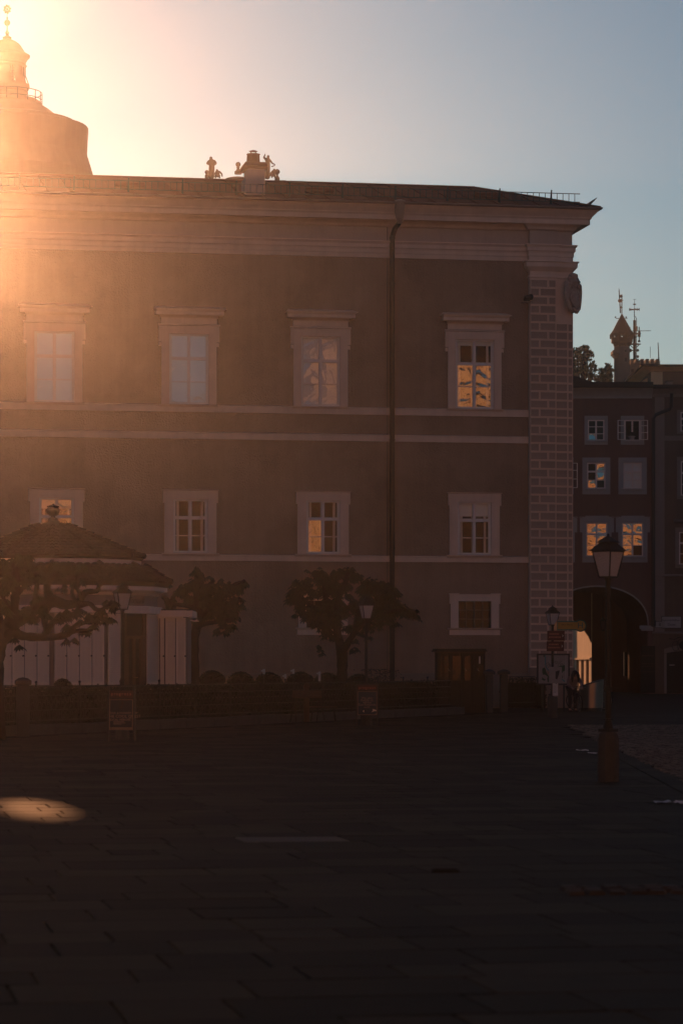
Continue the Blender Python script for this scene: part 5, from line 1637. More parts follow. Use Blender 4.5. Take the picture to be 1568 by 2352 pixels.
m_ = MB(); m_.tube([(-.06, -.08, kz(1556)), (-.06, -.12, kz(1556)), (.04, -.12, kz(1556))], .012, 5); m_.build('handle', M['gilt'], door)
# annex to the right
ax0, ax1 = (345 - 122) * KS, (437 - 122) * KS
mb = MB(); mb.box(ax0, ax1 - .1, .2, 2.4, -.05, kz(1404)); mb.build('annex', M['kiosk_grey'], kiosk)
mb = MB(); mb.box(ax0 + .15, ax1 - .13, -.02, 2.5, kz(1417), kz(1402)); mb.box(ax1 - .128, ax1 + .06, .1, 2.4, kz(1417), kz(1402.5)); mb.box(ax0 + .15, ax1 - .2, .03, 2.4, kz(1420), kz(1417.3)); mb.build('annex_fascia', M['kiosk_white'], kiosk)
mb = MB(); mb.box(ax0 + .1, ax1 + .02, .1, 2.6, kz(1401.8), kz(1399)); mb.build('annex_roof', M['black_roof'], kiosk)
shutter(Vector(((366 - 122) * KS, .16, 0)), Vector(((377 - 122) * KS, .16, 0)), ZS0, kz(1419), split=1)
shutter(Vector(((378 - 122) * KS, .15, 0)), Vector(((427 - 122) * KS, .15, 0)), ZS0, kz(1419), split=2)
mb = MB(); mb.tube([(ax1 + .0, .15, kz(1425)), (ax1 + .12, -.05, kz(1427)), (ax1 + .2, -.05, kz(1424))], .02, 5); mb.box(ax1 + .08, ax1 + .24, -.2, -.02, kz(1428), kz(1426)); mb.build('wall_light', M['kiosk_white'], kiosk)
# lettering on the sign band (only this end of the name shows)
fa, fb = corner(1, 239 * KS), corner(2, 239 * KS)
fd = (fb - fa).normalized(); fn = Vector((fd.y, -fd.x, 0))
LB = (fb - fa).length
tm = text_mesh('k Tomaselli', .24, M['black_ink'], shear=.38, space=.92)
xs = [v.co.x for v in tm.vertices]
tm.transform(Matrix.Diagonal((LB * .50 / (max(xs) - min(xs)), 1, 1, 1)))
put('lettering', tm, kiosk, fa + fd * (LB * .74) + fn * .012 + Vector((0, 0, kz(1382.5))), math.atan2(fd.y, fd.x))

# ------------------------------------------------------------------ trees
def palm(mb, c, s, rng):
    """a drooping chestnut leaf of five leaflets"""
    yaw = rng.uniform(0, 6.28)
    droop = rng.uniform(.5, 1.2)
    for k in range(5):
        a = yaw + (k - 2) * .55
        d = Vector((math.cos(a), math.sin(a), -droop)).normalized()
        sd = Vector((-math.sin(a), math.cos(a), rng.uniform(-.3, .3))).normalized()
        l = s * (1 - .16 * abs(k - 2))
        mb.add([c, c + d * l * .62 + sd * l * .17, c + d * l + Vector((0, 0, -.12 * l)), c + d * l * .62 - sd * l * .17], [(0, 1, 2, 3)])
def pollard(name_label, base, limbs, clumps, n, s, seed, frame):
    """limbs: list of (pixel polyline, radii); clumps: (u, v, r_px); all read at depth Y = base.y"""
    rng = random.Random(seed)
    o = thing('chestnut_tree', name_label, 'tree', base, 0, 'pollarded chestnut trees round the cafe garden')
    sc = base.y / F
    def pt(u, v, dy=0): return Vector(((u - CX) * sc, base.y, HC + (HZ - v) * sc)) - Vector(base) + Vector((0, dy, 0))
    t = MB()
    for line, rr in limbs:
        dys = [0]
        for _ in line[1:]: dys.append(dys[-1] + rng.uniform(-.12, .12))
        pts = [pt(u, v, dy) for (u, v), dy in zip(line, dys)]
        fine, fr = [], []
        for i in range(len(pts) - 1):                            # smooth the polyline
            p0, p1, p2, p3 = pts[max(i - 1, 0)], pts[i], pts[i + 1], pts[min(i + 2, len(pts) - 1)]
            for q in range(4):
                x = q / 4
                fine.append(.5 * ((2 * p1) + (p2 - p0) * x + (2 * p0 - 5 * p1 + 4 * p2 - p3) * x * x + (3 * p1 - p0 - 3 * p2 + p3) * x ** 3))
                fr.append((rr[i] + (rr[i + 1] - rr[i]) * x) * sc * rng.uniform(.9, 1.12))
        fine.append(pts[-1]); fr.append(rr[-1] * sc)
        t.tube(fine, fr, 8)
        t.sphere(pts[-1], rr[-1] * sc * 1.5, 7, 5)
    t.build('trunk', M['bark'], o, smooth=True)
    f = MB()
    for u, v, r in clumps:
        R = r * sc
        c = pt(u, v, rng.uniform(-.4, .4))
        for _ in range(max(5, int(n * (r / 20) ** 2))):
            d = Vector((rng.gauss(0, 1), rng.gauss(0, 1), rng.gauss(0, 1))).normalized() * rng.random() ** .5
            palm(f, c + Vector((d.x * R, d.y * R * .9, d.z * R * .85)), s * rng.uniform(.7, 1.25), rng)
    f.build('crown', M['leaf'], o, kind='stuff')
    return o
def Z5(pts): return [(x * .17577, 1263 + y * .17577) for x, y in pts]
tb = Vector(((-8 - CX) / F * 63, 63, 0))
pollard('big pollarded chestnut with thick knobbly limbs at the left edge in front of the kiosk', tb, [
 (((-8, 1700), (-8, 1600), (-10, 1520), (-2, 1470), (12, 1445), (30, 1430)), (20, 19, 20, 22, 19, 14)),
 (((5, 1468), (28, 1453), (52, 1461), (88, 1464), (132, 1463), (155, 1456), (172, 1440), (185, 1430)), (17, 14, 10, 8.5, 8, 8, 6, 5)),
 (((100, 1462), (113, 1443), (125, 1430), (140, 1427)), (8, 7, 6, 4)),
 (((106, 1450), (101, 1425), (104, 1400), (118, 1380)), (6, 7, 9, 11)),
 (((150, 1455), (178, 1449), (204, 1448), (217, 1437), (219, 1432)), (6, 5, 4.5, 4.5, 4)),
 (((172, 1440), (190, 1431), (206, 1430), (214, 1424)), (5, 4.5, 4.5, 4)),
 (((12, 1450), (30, 1432), (60, 1412), (90, 1395), (118, 1380), (150, 1389), (180, 1383), (196, 1361), (222, 1358), (226, 1346), (229, 1341)), (18, 17, 14, 14, 14, 12, 9, 6.5, 5.5, 4.5, 5)),
 (((186, 1378), (183, 1362), (178, 1350), (180, 1322), (182, 1300)), (7, 4.5, 4, 5.5, 3)),
 (((172, 1380), (166, 1365), (168, 1350), (176, 1338)), (6, 4, 4, 3)),
 (((180, 1390), (205, 1387), (220, 1399), (234, 1401), (246, 1394), (255, 1389)), (8, 5.5, 5, 4.5, 4, 3)),
 (((118, 1380), (108, 1355), (112, 1335), (128, 1322), (150, 1305)), (10, 9, 8.5, 9, 5)),
 (((84, 1398), (80, 1370), (83, 1345), (84, 1320)), (9, 6, 5.5, 5)),
 (((30, 1432), (34, 1400), (36, 1365), (37, 1330), (34, 1300)), (12, 10, 10, 10, 6)),
 (((36, 1370), (52, 1352), (50, 1335)), (6, 4, 3)),
 (((0, 1440), (-10, 1400), (-16, 1360), (-12, 1320)), (14, 11, 9, 6)),
 (((10, 1436), (22, 1405), (8, 1380), (2, 1362)), (8, 6, 5, 4)),
], [(10, 1300, 28), (45, 1290, 26), (60, 1310, 22), (90, 1305, 20), (125, 1305, 22), (100, 1320, 16), (150, 1300, 18), (180, 1300, 12), (196, 1302, 8), (20, 1335, 20), (66, 1335, 14), (-5, 1350, 20), (5, 1385, 16), (20, 1400, 10), (88, 1380, 16), (60, 1400, 16), (75, 1415, 14), (100, 1398, 12), (110, 1410, 8), (140, 1412, 15), (160, 1405, 14), (185, 1400, 10), (205, 1412, 9), (222, 1412, 12), (240, 1417, 9), (254, 1419, 6), (150, 1435, 8), (215, 1438, 6), (192, 1447, 7), (35, 1465, 5), (42, 1482, 3), (175, 1466, 4), (258, 1386, 12), (246, 1380, 8), (235, 1400, 6), (140, 1345, 9), (208, 1451, 4), (60, 1278, 12), (148, 1467, 4), (170, 1336, 5), (186, 1332, 5), (218, 1434, 4)], 52, .20, 21, None)
t2 = Vector(((446 - CX) / F * 88, 88, 0))
pollard('middle pollarded chestnut standing against the wall just right of the kiosk', t2, [
 (((446, 1650), (446, 1580), (446, 1520), (447, 1470), (452, 1440), (458, 1415), (452, 1380), (450, 1340), (452, 1318)), (12, 11, 10.5, 10, 10, 9, 7, 5, 3)),
 (((449, 1448), (462, 1436), (490, 1430), (515, 1427), (527, 1424)), (8, 6, 5, 4.5, 5)),
 (((456, 1418), (480, 1400), (510, 1370), (535, 1345), (560, 1335)), (7, 6, 5, 4, 3)),
 (((454, 1400), (430, 1392), (402, 1388), (392, 1384), (398, 1370)), (7, 5, 4, 4, 3)),
 (((404, 1388), (392, 1405), (384, 1380), (376, 1372)), (4, 7, 8, 4)),
 (((452, 1410), (470, 1360), (490, 1335)), (6, 5, 3)),
], [(452, 1310, 12), (460, 1322, 12), (452, 1335, 16), (440, 1345, 17), (420, 1352, 16), (470, 1350, 22), (490, 1345, 18), (505, 1335, 10), (520, 1350, 20), (545, 1350, 14), (556, 1338, 12), (480, 1375, 24), (510, 1378, 24), (540, 1380, 18), (555, 1390, 8), (450, 1378, 18), (430, 1370, 12), (470, 1400, 22), (500, 1405, 24), (530, 1410, 18), (516, 1432, 12), (534, 1440, 10), (500, 1445, 8), (520, 1450, 6), (455, 1420, 14), (395, 1372, 8), (372, 1330, 10), (362, 1320, 9), (376, 1344, 6), (385, 1338, 5), (407, 1362, 8), (480, 1322, 6)], 60, .23, 22, None)
t3 = Vector(((785 - CX) / F * 100, 100, 0))
pollard('rightmost pollarded chestnut with a broad ragged crown in front of the drainpipe', t3, [
 (((785, 1650), (785, 1600), (785, 1560), (786, 1520), (784, 1495), (776, 1462), (768, 1430), (755, 1400), (745, 1360), (740, 1330)), (16, 14.5, 13, 12, 12, 9, 8, 7, 5, 3)),
 (((786, 1500), (800, 1475), (812, 1455), (818, 1430), (822, 1400)), (9, 7.5, 6.5, 6, 4)),
 (((776, 1465), (774, 1420), (776, 1380), (790, 1345), (798, 1320)), (8, 7, 7, 6, 4)),
 (((765, 1425), (735, 1405), (705, 1385), (685, 1360)), (6, 5, 4, 3)),
 (((815, 1450), (845, 1425), (880, 1410), (920, 1402), (945, 1410)), (6, 5.5, 4.5, 4, 3)),
 (((820, 1410), (840, 1375), (860, 1350)), (5, 4, 3)),
], [(690, 1345, 22), (705, 1335, 16), (678, 1362, 18), (692, 1385, 18), (668, 1378, 11), (715, 1360, 16), (735, 1325, 20), (728, 1312, 14), (755, 1330, 20), (775, 1315, 16), (800, 1312, 19), (817, 1325, 15), (745, 1355, 20), (770, 1350, 22), (795, 1345, 15), (765, 1385, 28), (738, 1395, 22), (720, 1400, 20), (700, 1410, 16), (690, 1398, 12), (785, 1400, 22), (760, 1420, 26), (735, 1430, 20), (722, 1425, 14), (850, 1345, 26), (875, 1345, 20), (835, 1355, 16), (898, 1360, 18), (912, 1358, 9), (840, 1380, 24), (875, 1378, 24), (812, 1385, 16), (900, 1385, 22), (925, 1398, 18), (945, 1405, 14), (958, 1413, 8), (860, 1405, 24), (890, 1415, 18), (830, 1412, 20), (845, 1435, 16), (815, 1440, 14), (870, 1430, 14), (905, 1432, 10), (800, 1440, 12), (752, 1450, 14), (770, 1460, 12), (742, 1460, 8), (735, 1492, 4), (730, 1482, 5), (740, 1500, 5), (815, 1470, 6), (808, 1490, 5), (818, 1488, 5), (848, 1462, 5), (705, 1310, 4), (676, 1412, 5), (830, 1455, 8), (800, 1365, 10)], 62, .23, 23, None)

# ------------------------------------------------------------------ hedge, topiary, fence, kerb
def along(t): return FA + (FB - FA) * t
LF = (FB - FA).length
ANG = math.atan2(FD.y, FD.x)
kerb = thing('garden_kerb', 'low stone kerb wall carrying the garden fence', 'kerb', FA, ANG)
x = -16.0
while x < LF - 1.5:
    ln = random.uniform(1.2, 2.0)
    m_ = MB(); m_.bbox(.01, ln - .01, 0, .35, -.05, .22 + random.uniform(-.01, .01), .02)
    m_.build('kerb_stone', M['stone'], kerb, loc=(x, 0, 0)); x += ln
# the kerb frame: local x runs along the fence, local y points into the garden
fence = thing('iron_fence', 'black wrought iron garden fence with scrollwork in front of the hedge', 'fence', FA, ANG)
def scroll_bay(L_):
    m_ = MB()
    z0, z1 = .30, 1.12
    m_.box(0, L_, -.018, .018, z1 - .02, z1 + .015); m_.box(0, L_, -.014, .014, z0, z0 + .03); m_.box(0, L_, -.012, .012, z1 - .22, z1 - .2); m_.box(0, L_, -.012, .012, z0 + .25, z0 + .27)
    nn = max(3, int(L_ / .24)); st = L_ / nn
    for k in range(nn):
        xc = (k + .5) * st
        m_.tube([(xc + .085 * math.cos(t * .785), 0, z1 - .11 + .085 * math.sin(t * .785)) for t in range(9)], .009, 4)
        m_.tube([(xc - st * .5, 0, z0 + .27), (xc - st * .2, 0, z0 + .45), (xc + st * .2, 0, z1 - .38), (xc + st * .5, 0, z1 - .22)], .009, 4)
        m_.tube([(xc + st * .5, 0, z0 + .27), (xc + st * .2, 0, z0 + .45), (xc - st * .2, 0, z1 - .38), (xc - st * .5, 0, z1 - .22)], .009, 4)
        m_.tube([(xc + .07 * math.cos(t * .785), 0, z0 + .14 + .1 * math.sin(t * .785)) for t in range(9)], .009, 4)
    return m_.mesh('scroll_panel', M['lamp_iron'])
bay = scroll_bay(2.2)
x = -16.2
while x < LF - 2.5:
    if not (7.0 < x < 9.0):
        put('scroll_panel', bay, fence, (x, .17, 0))
        m_ = MB(); m_.tube([(x - .05, .17, .2), (x - .05, .17, 1.2)], .022, 5); m_.sphere((x - .05, .17, 1.23), .035, 6, 4); m_.build('fence_post', M['lamp_iron'], fence)
    x += 2.3
hedge = thing('hedge', 'long dark clipped hedge behind the iron fence', 'hedge', FA, ANG)
rng = random.Random(8)
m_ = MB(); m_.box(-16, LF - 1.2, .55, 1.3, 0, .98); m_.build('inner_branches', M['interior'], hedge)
m_ = MB()
for _ in range(14000):
    xx = rng.uniform(-16, LF - 1.2)
    if rng.random() < .7: c = Vector((xx, .5 + rng.gauss(0, .05), rng.uniform(.05, 1.06)))
    else: c = Vector((xx, rng.uniform(.5, 1.35), 1.04 + rng.gauss(0, .035)))
    leaf_quad(m_, c, rng.uniform(.04, .075), rng)
m_.build('foliage', M['hedge'], hedge, kind='stuff')
tops = [(144, 18, 1562, 72), (487, 30, 1542, 86), (553, 31, 1545, 88), (617, 31, 1546, 92), (690, 33, 1545, 94), (750, 30, 1547, 97), (824, 30, 1550, 99)]
lbl = ['small rounded topiary bush behind the fence at the kiosk shutters', 'rounded topiary bush right of the middle tree trunk', 'rounded topiary bush under the right side of the middle crown', 'rounded topiary bush left of the twin white capped stakes', 'rounded topiary bush behind the stake near the folded table', 'rounded topiary bush just left of the rightmost tree trunk', 'rounded topiary bush just right of the rightmost tree trunk']
for (u_, r_, vt_, Yb), lb in zip(tops, lbl):
    sc = Yb / F
    ztp = HC + (HZ - vt_) * sc
    R = r_ * sc
    o = thing('topiary_bush', lb, 'bush', ((u_ - CX) * sc, Yb, 0), 0, 'rounded topiary bushes in the garden')
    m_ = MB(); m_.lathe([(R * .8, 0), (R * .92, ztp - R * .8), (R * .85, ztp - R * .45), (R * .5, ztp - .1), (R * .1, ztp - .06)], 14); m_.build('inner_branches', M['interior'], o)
    m_ = MB()
    for _ in range(900):
        a = rng.uniform(0, 6.283); q = rng.random()
        if q < .5: rr_, zz = R * rng.uniform(.92, 1.0), rng.uniform(.1, ztp - R * .75)
        else:
            e = rng.uniform(0, 1.57); rr_, zz = R * math.cos(e), ztp - R * .8 + R * .8 * math.sin(e)
        leaf_quad(m_, Vector((rr_ * math.cos(a), rr_ * math.sin(a), zz)), rng.uniform(.035, .06), rng)
    m_.build('foliage', M['hedge'], o, kind='stuff')
# small loose shrub near the drainpipe
so = thing('shrub', 'loose twiggy shrub rising above the hedge beside the drainpipe', 'shrub', P(812 + 0, HZ, 97).xy.to_3d())
m_ = MB()
for _ in range(9):
    m_.tube([(0, 0, 0), (rng.uniform(-.4, .4), rng.uniform(-.2, .2), rng.uniform(1.0, 1.5))], [.012, .004], 4)
m_.build('twig', M['bark'], so)
m_ = MB()
for _ in range(420): leaf_quad(m_, Vector((rng.gauss(0, .32), rng.gauss(0, .2), rng.uniform(.7, 1.5))), .045, rng)
m_.build('foliage', M['hedge'], so, kind='stuff'); so.location.x = (868 - CX) / F * 97

def stone_post(label, u0, u1, vt, vb, cap_w=1.25, matn='stone'):
    Yb = F * HC / (vb - HZ) if vb > HZ + 20 else 100
    sc = Yb / F
    wd = (u1 - u0) * sc
    h = HC + (HZ - vt) * sc
    o = thing('gate_post', label, 'post', (((u0 + u1) / 2 - CX) * sc, Yb, 0), rad(8), 'stone gate posts')
    m_ = MB(); m_.bbox(-wd / 2, wd / 2, -wd / 2, wd / 2, -.05, h - .16, .02); m_.build('shaft', M[matn], o)
    w2 = wd * cap_w / 2
    m_ = MB(); m_.loft([[(x_ * q, y_ * q, z_) for x_, y_ in ((-1, -1), (1, -1), (1, 1), (-1, 1))] for q, z_ in ((w2 * .92, h - .158), (w2, h - .13), (w2, h - .06), (w2 * .55, h), (w2 * .1, h + .02))]); m_.build('cap', M[matn], o)
    return o
stone_post('stone gate post with a flat cap in front of the kiosk shutters at left', 38, 68, 1558, 1690)
stone_post('left of the two stone gate posts right of the dark wooden booth', 1115, 1131, 1539, 1636, 1.5)
stone_post('right of the two stone gate posts near the map board', 1148, 1165, 1539, 1634, 1.5)
stone_post('plain reddish post between the garden hedge and the folded table', 697, 710, 1570, 1657, 1.0, 'wood')
# railing right of the two posts
ra, rb = G(1168, 1634), G(1228, 1632)
rl = thing('low_railing', 'low iron railing with looped tops between the gate posts and the map board', 'railing', ra, math.atan2(rb.y - ra.y, rb.x - ra.x))
Lr = (rb - ra).length
m_ = MB(); m_.tube([(0, 0, 1.22), (Lr, 0, 1.22)], .016, 4); m_.tube([(0, 0, .3), (Lr, 0, .3)], .014, 4)
m_.build('rail', M['lamp_iron'], rl)
m_ = MB(); k = 0
while k * .13 < Lr:
    m_.tube([(k * .13, 0, .1), (k * .13, 0, 1.05), (k * .13 + .03, 0, 1.16), (k * .13 + .07, 0, 1.18), (k * .13 + .11, 0, 1.1)], .009, 4); k += 1
m_.build('loop_bar', M['lamp_iron'], rl)
hb = thing('hedge', 'short dark hedge behind the low railing next to the map board', 'hedge', G(1195, 1626))
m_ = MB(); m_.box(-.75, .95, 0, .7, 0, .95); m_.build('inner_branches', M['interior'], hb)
m_ = MB()
for _ in range(1500): leaf_quad(m_, Vector((rng.uniform(-.8, 1.0), rng.uniform(-.06, .05), rng.uniform(0, 1.0 + .2 * math.sin(rng.uniform(0, 3))))), .05, rng)
m_.build('foliage', M['hedge'], hb, kind='stuff')
# stakes with white caps
for lb, u_, vt_, vb_, wcap in (('thin stake with a white cap, leftmost above the hedge', 606, 1537, 1640, 12), ('thin short stake with a white cap between two taller stakes', 655, 1549, 1640, 10), ('thin stake with a white cap left of the folded table', 673.5, 1537, 1640, 11), ('white plastic stake standing right of the folded table', 733.5, 1543, 1640, 22)):
    Yb = 92 if u_ > 650 else 90
    sc = Yb / F
    o = thing('stake', lb, 'stake', ((u_ - CX) * sc, Yb, 0), 0, 'white capped stakes above the hedge')
    zt_ = HC + (HZ - vt_) * sc
    m_ = MB(); m_.tube([(0, 0, 0), (0, 0, zt_ - wcap * sc)], .022, 5); m_.build('pole', M['dark_metal'], o)
    m_ = MB(); m_.tube([(0, 0, zt_ - wcap * sc), (0, 0, zt_)], .038, 6); m_.tube([(-.09, 0, zt_ - .06), (0, 0, zt_ - .06)], .025, 5); m_.build('cap', M['paper'], o)
# folded beer table and bench
tp = G(706, 1659)
tbx = thing('folding_table', 'wooden beer garden table tipped forward in front of the hedge', 'table', tp, rad(4))
sc = tp.y / F
m_ = MB(); Mx = Matrix.Translation((0, .25, HC + (HZ - 1595) * sc)) @ Matrix.Rotation(rad(52), 4, 'X')
for k in range(4):
    q = MB(); q.box(-.42, .42, -.13 + k * .066, -.13 + k * .066 + .06, -.015, .015, M=Mx); q.build('table_board', M['wood'], tbx)
for s in (-1, 1):
    q = MB(); q.tube([(s * .36, .2, HC + (HZ - 1600) * sc), (s * .5, .0, .0)], .018, 5); q.tube([(s * .36, .25, HC + (HZ - 1600) * sc), (s * .3, .55, .0)], .018, 5); q.build('leg', M['wood_dark'], tbx)
bp_ = G(742, 1657)
bn = thing('bench', 'narrow wooden bench beside the tipped table', 'bench', bp_, rad(4))
sc = bp_.y / F
zb_ = HC + (HZ - 1623) * sc
m_ = MB(); m_.box(-.40, .40, -.13, .13, zb_ - .03, zb_); m_.build('seat', M['wood'], bn)
for s in (-1, 1):
    q = MB(); q.tube([(s * .3, -.1, zb_ - .03), (s * .36, -.14, 0)], .016, 5); q.tube([(s * .3, .1, zb_ - .03), (s * .36, .14, 0)], .016, 5); q.build('leg', M['wood_dark'], bn)
# dark wooden booth against the palace
bk = G(1059, 1636)
sc = bk.y / F
booth = thing('entrance_booth', 'dark wooden entrance booth with glazed upper panels against the palace wall', 'booth', bk, rad(3))
bw = 110 * sc
bh = HC + (HZ - 1497) * sc
m_ = MB(); m_.box(-bw / 2 + .05, bw / 2 - .05, .08, 1.6, -.02, bh - .01); m_.build('body', M['wood_dark'], booth)
m_ = MB(); m_.box(-bw / 2 - .06, bw / 2 + .06, -.08, 1.7, bh, bh + .05); m_.box(-bw / 2 - .03, bw / 2 + .03, -.05, 1.65, bh + .052, bh + .10); m_.build('roof', M['black_roof'], booth)
m_ = MB(); m_.box(-bw / 2 - .01, bw / 2 + .01, -.01, .079, bh - .06, bh - .002); m_.build('lintel', M['wood'], booth)
for f in (0, .11, .26, .52, .735, .80, 1.0):
    q = MB(); q.box(-bw / 2 + f * (bw - .07), -bw / 2 + f * (bw - .07) + .07, 0, .09, 0, bh - .061); q.build('post', M['wood_dark'], booth)
for f0, f1 in ((.06, .11), (.15, .25), (.32, .50), (.57, .72), (.85, .97)):
    q = MB(); q.box(-bw / 2 + f0 * bw, -bw / 2 + f1 * bw, .05, .075, bh * .52, bh - .15); q.build('pane', M['glass'], booth)
for f in (.22, .58, .84):
    q = MB(); q.tube([(-bw / 2 + f * bw, -.03, bh * .72), (-bw / 2 + f * bw + .02, -.05, bh * .69), (-bw / 2 + f * bw + .06, -.03, bh * .68)], .012, 5); q.build('handle', M['steel'], booth)
q = MB(); q.box(bw * .37, bw * .40, -.02, -.001, bh * .80, bh * .92); q.build('notice', M['paper'], booth)

# ------------------------------------------------------------------ street lamps
def lamp_proto():
    r = thing('street_lamp', '', 'street lamp', (0, 0, 0), 0, 'street lamps on stone pedestals')
    m_ = MB(); c = .05
    def ok(h, z): q = h * .42; return [(-h, -q, z), (-q, -h, z), (q, -h, z), (h, -q, z), (h, q, z), (q, h, z), (-q, h, z), (-h, q, z)]
    m_.loft([ok(.148, -.05), ok(.145, .60), ok(.125, .67), ok(.10, .70)]); m_.build('pedestal', M['stone'], r)
    m_ = MB(); m_.box(-.10, .10, -.10, .10, .702, .745); m_.build('foot_plate', M['lamp_iron'], r)
    m_ = MB(); m_.lathe([(.068, .745), (.072, .76), (.066, .80), (.05, .85), (.045, .865), (.075, .868), (.075, .885), (.045, .89), (.044, 1.29), (.050, 1.30), (.050, 1.34), (.040, 1.35), (.038, 2.40), (.037, 2.84), (.05, 2.845), (.05, 2.868)], 12); m_.build('pole', M['lamp_iron'], r)
    m_ = MB()
    m_.lathe([(.05, 2.862), (.055, 2.872), (.135, 2.876), (.135, 2.897)], 4, ph=rad(45))
    for s in (-1, 1):
        for t in (-1, 1):
            m_.tube([(s * .092, t * .092, 2.895), (s * .158, t * .158, 3.245)], .012, 4)
    m_.lathe([(.235, 3.240), (.235, 3.252)], 4, ph=rad(45))
    fr = m_.build('lantern_frame', M['lamp_iron'], r)
    for k in range(4):
        a = rad(90 * k)
        g_ = MB()
        pts = [(-.09, -.09, 2.898), (.09, -.09, 2.898), (.155, -.155, 3.238), (-.155, -.155, 3.238)]
        Mz = Matrix.Rotation(a, 3, 'Z')
        g_.poly([Mz @ Vector(p) for p in pts]); g_.build('glass_pane', M['lamp_glass'], r)
    m_ = MB(); m_.loft([[(x_ * q, y_ * q, z_) for x_, y_ in ((-1, -1), (1, -1), (1, 1), (-1, 1))] for q, z_ in ((.188, 3.253), (.186, 3.262), (.085, 3.372))])
    m_.loft([[(x_ * q, y_ * q, z_) for x_, y_ in ((-1, -1), (1, -1), (1, 1), (-1, 1))] for q, z_ in ((.118, 3.373), (.118, 3.38), (.012, 3.47))]); m_.sphere((0, 0, 3.482), .02, 8, 5)
    m_.build('lantern_roof', M['lamp_iron'], r)
    return r
lp = lamp_proto()
LAMPS = [('nearest street lamp on a tall stone pedestal at the right, hammered glass lantern', 1401, 1795.7, 45 + 3), ('street lamp carrying the yellow bus stop sign and brown arrow signs', 1268.5, 1649, 18), ('street lamp rising behind the smaller poster board in front of the rightmost tree', 841, 1668, 20), ('leftmost street lamp in front of the kiosk behind the larger poster board', 281, 1697, 22)]
lamps = []
for i, (lb, u_, vb, rz_) in enumerate(LAMPS):
    o = lp if i == 0 else copy_tree(lp)
    o['label'] = lb
    o.location = G(u_, vb)
    o.rotation_euler = (0, 0, rad(rz_))
    lamps.append(o)
lamps[0].location.x -= .03
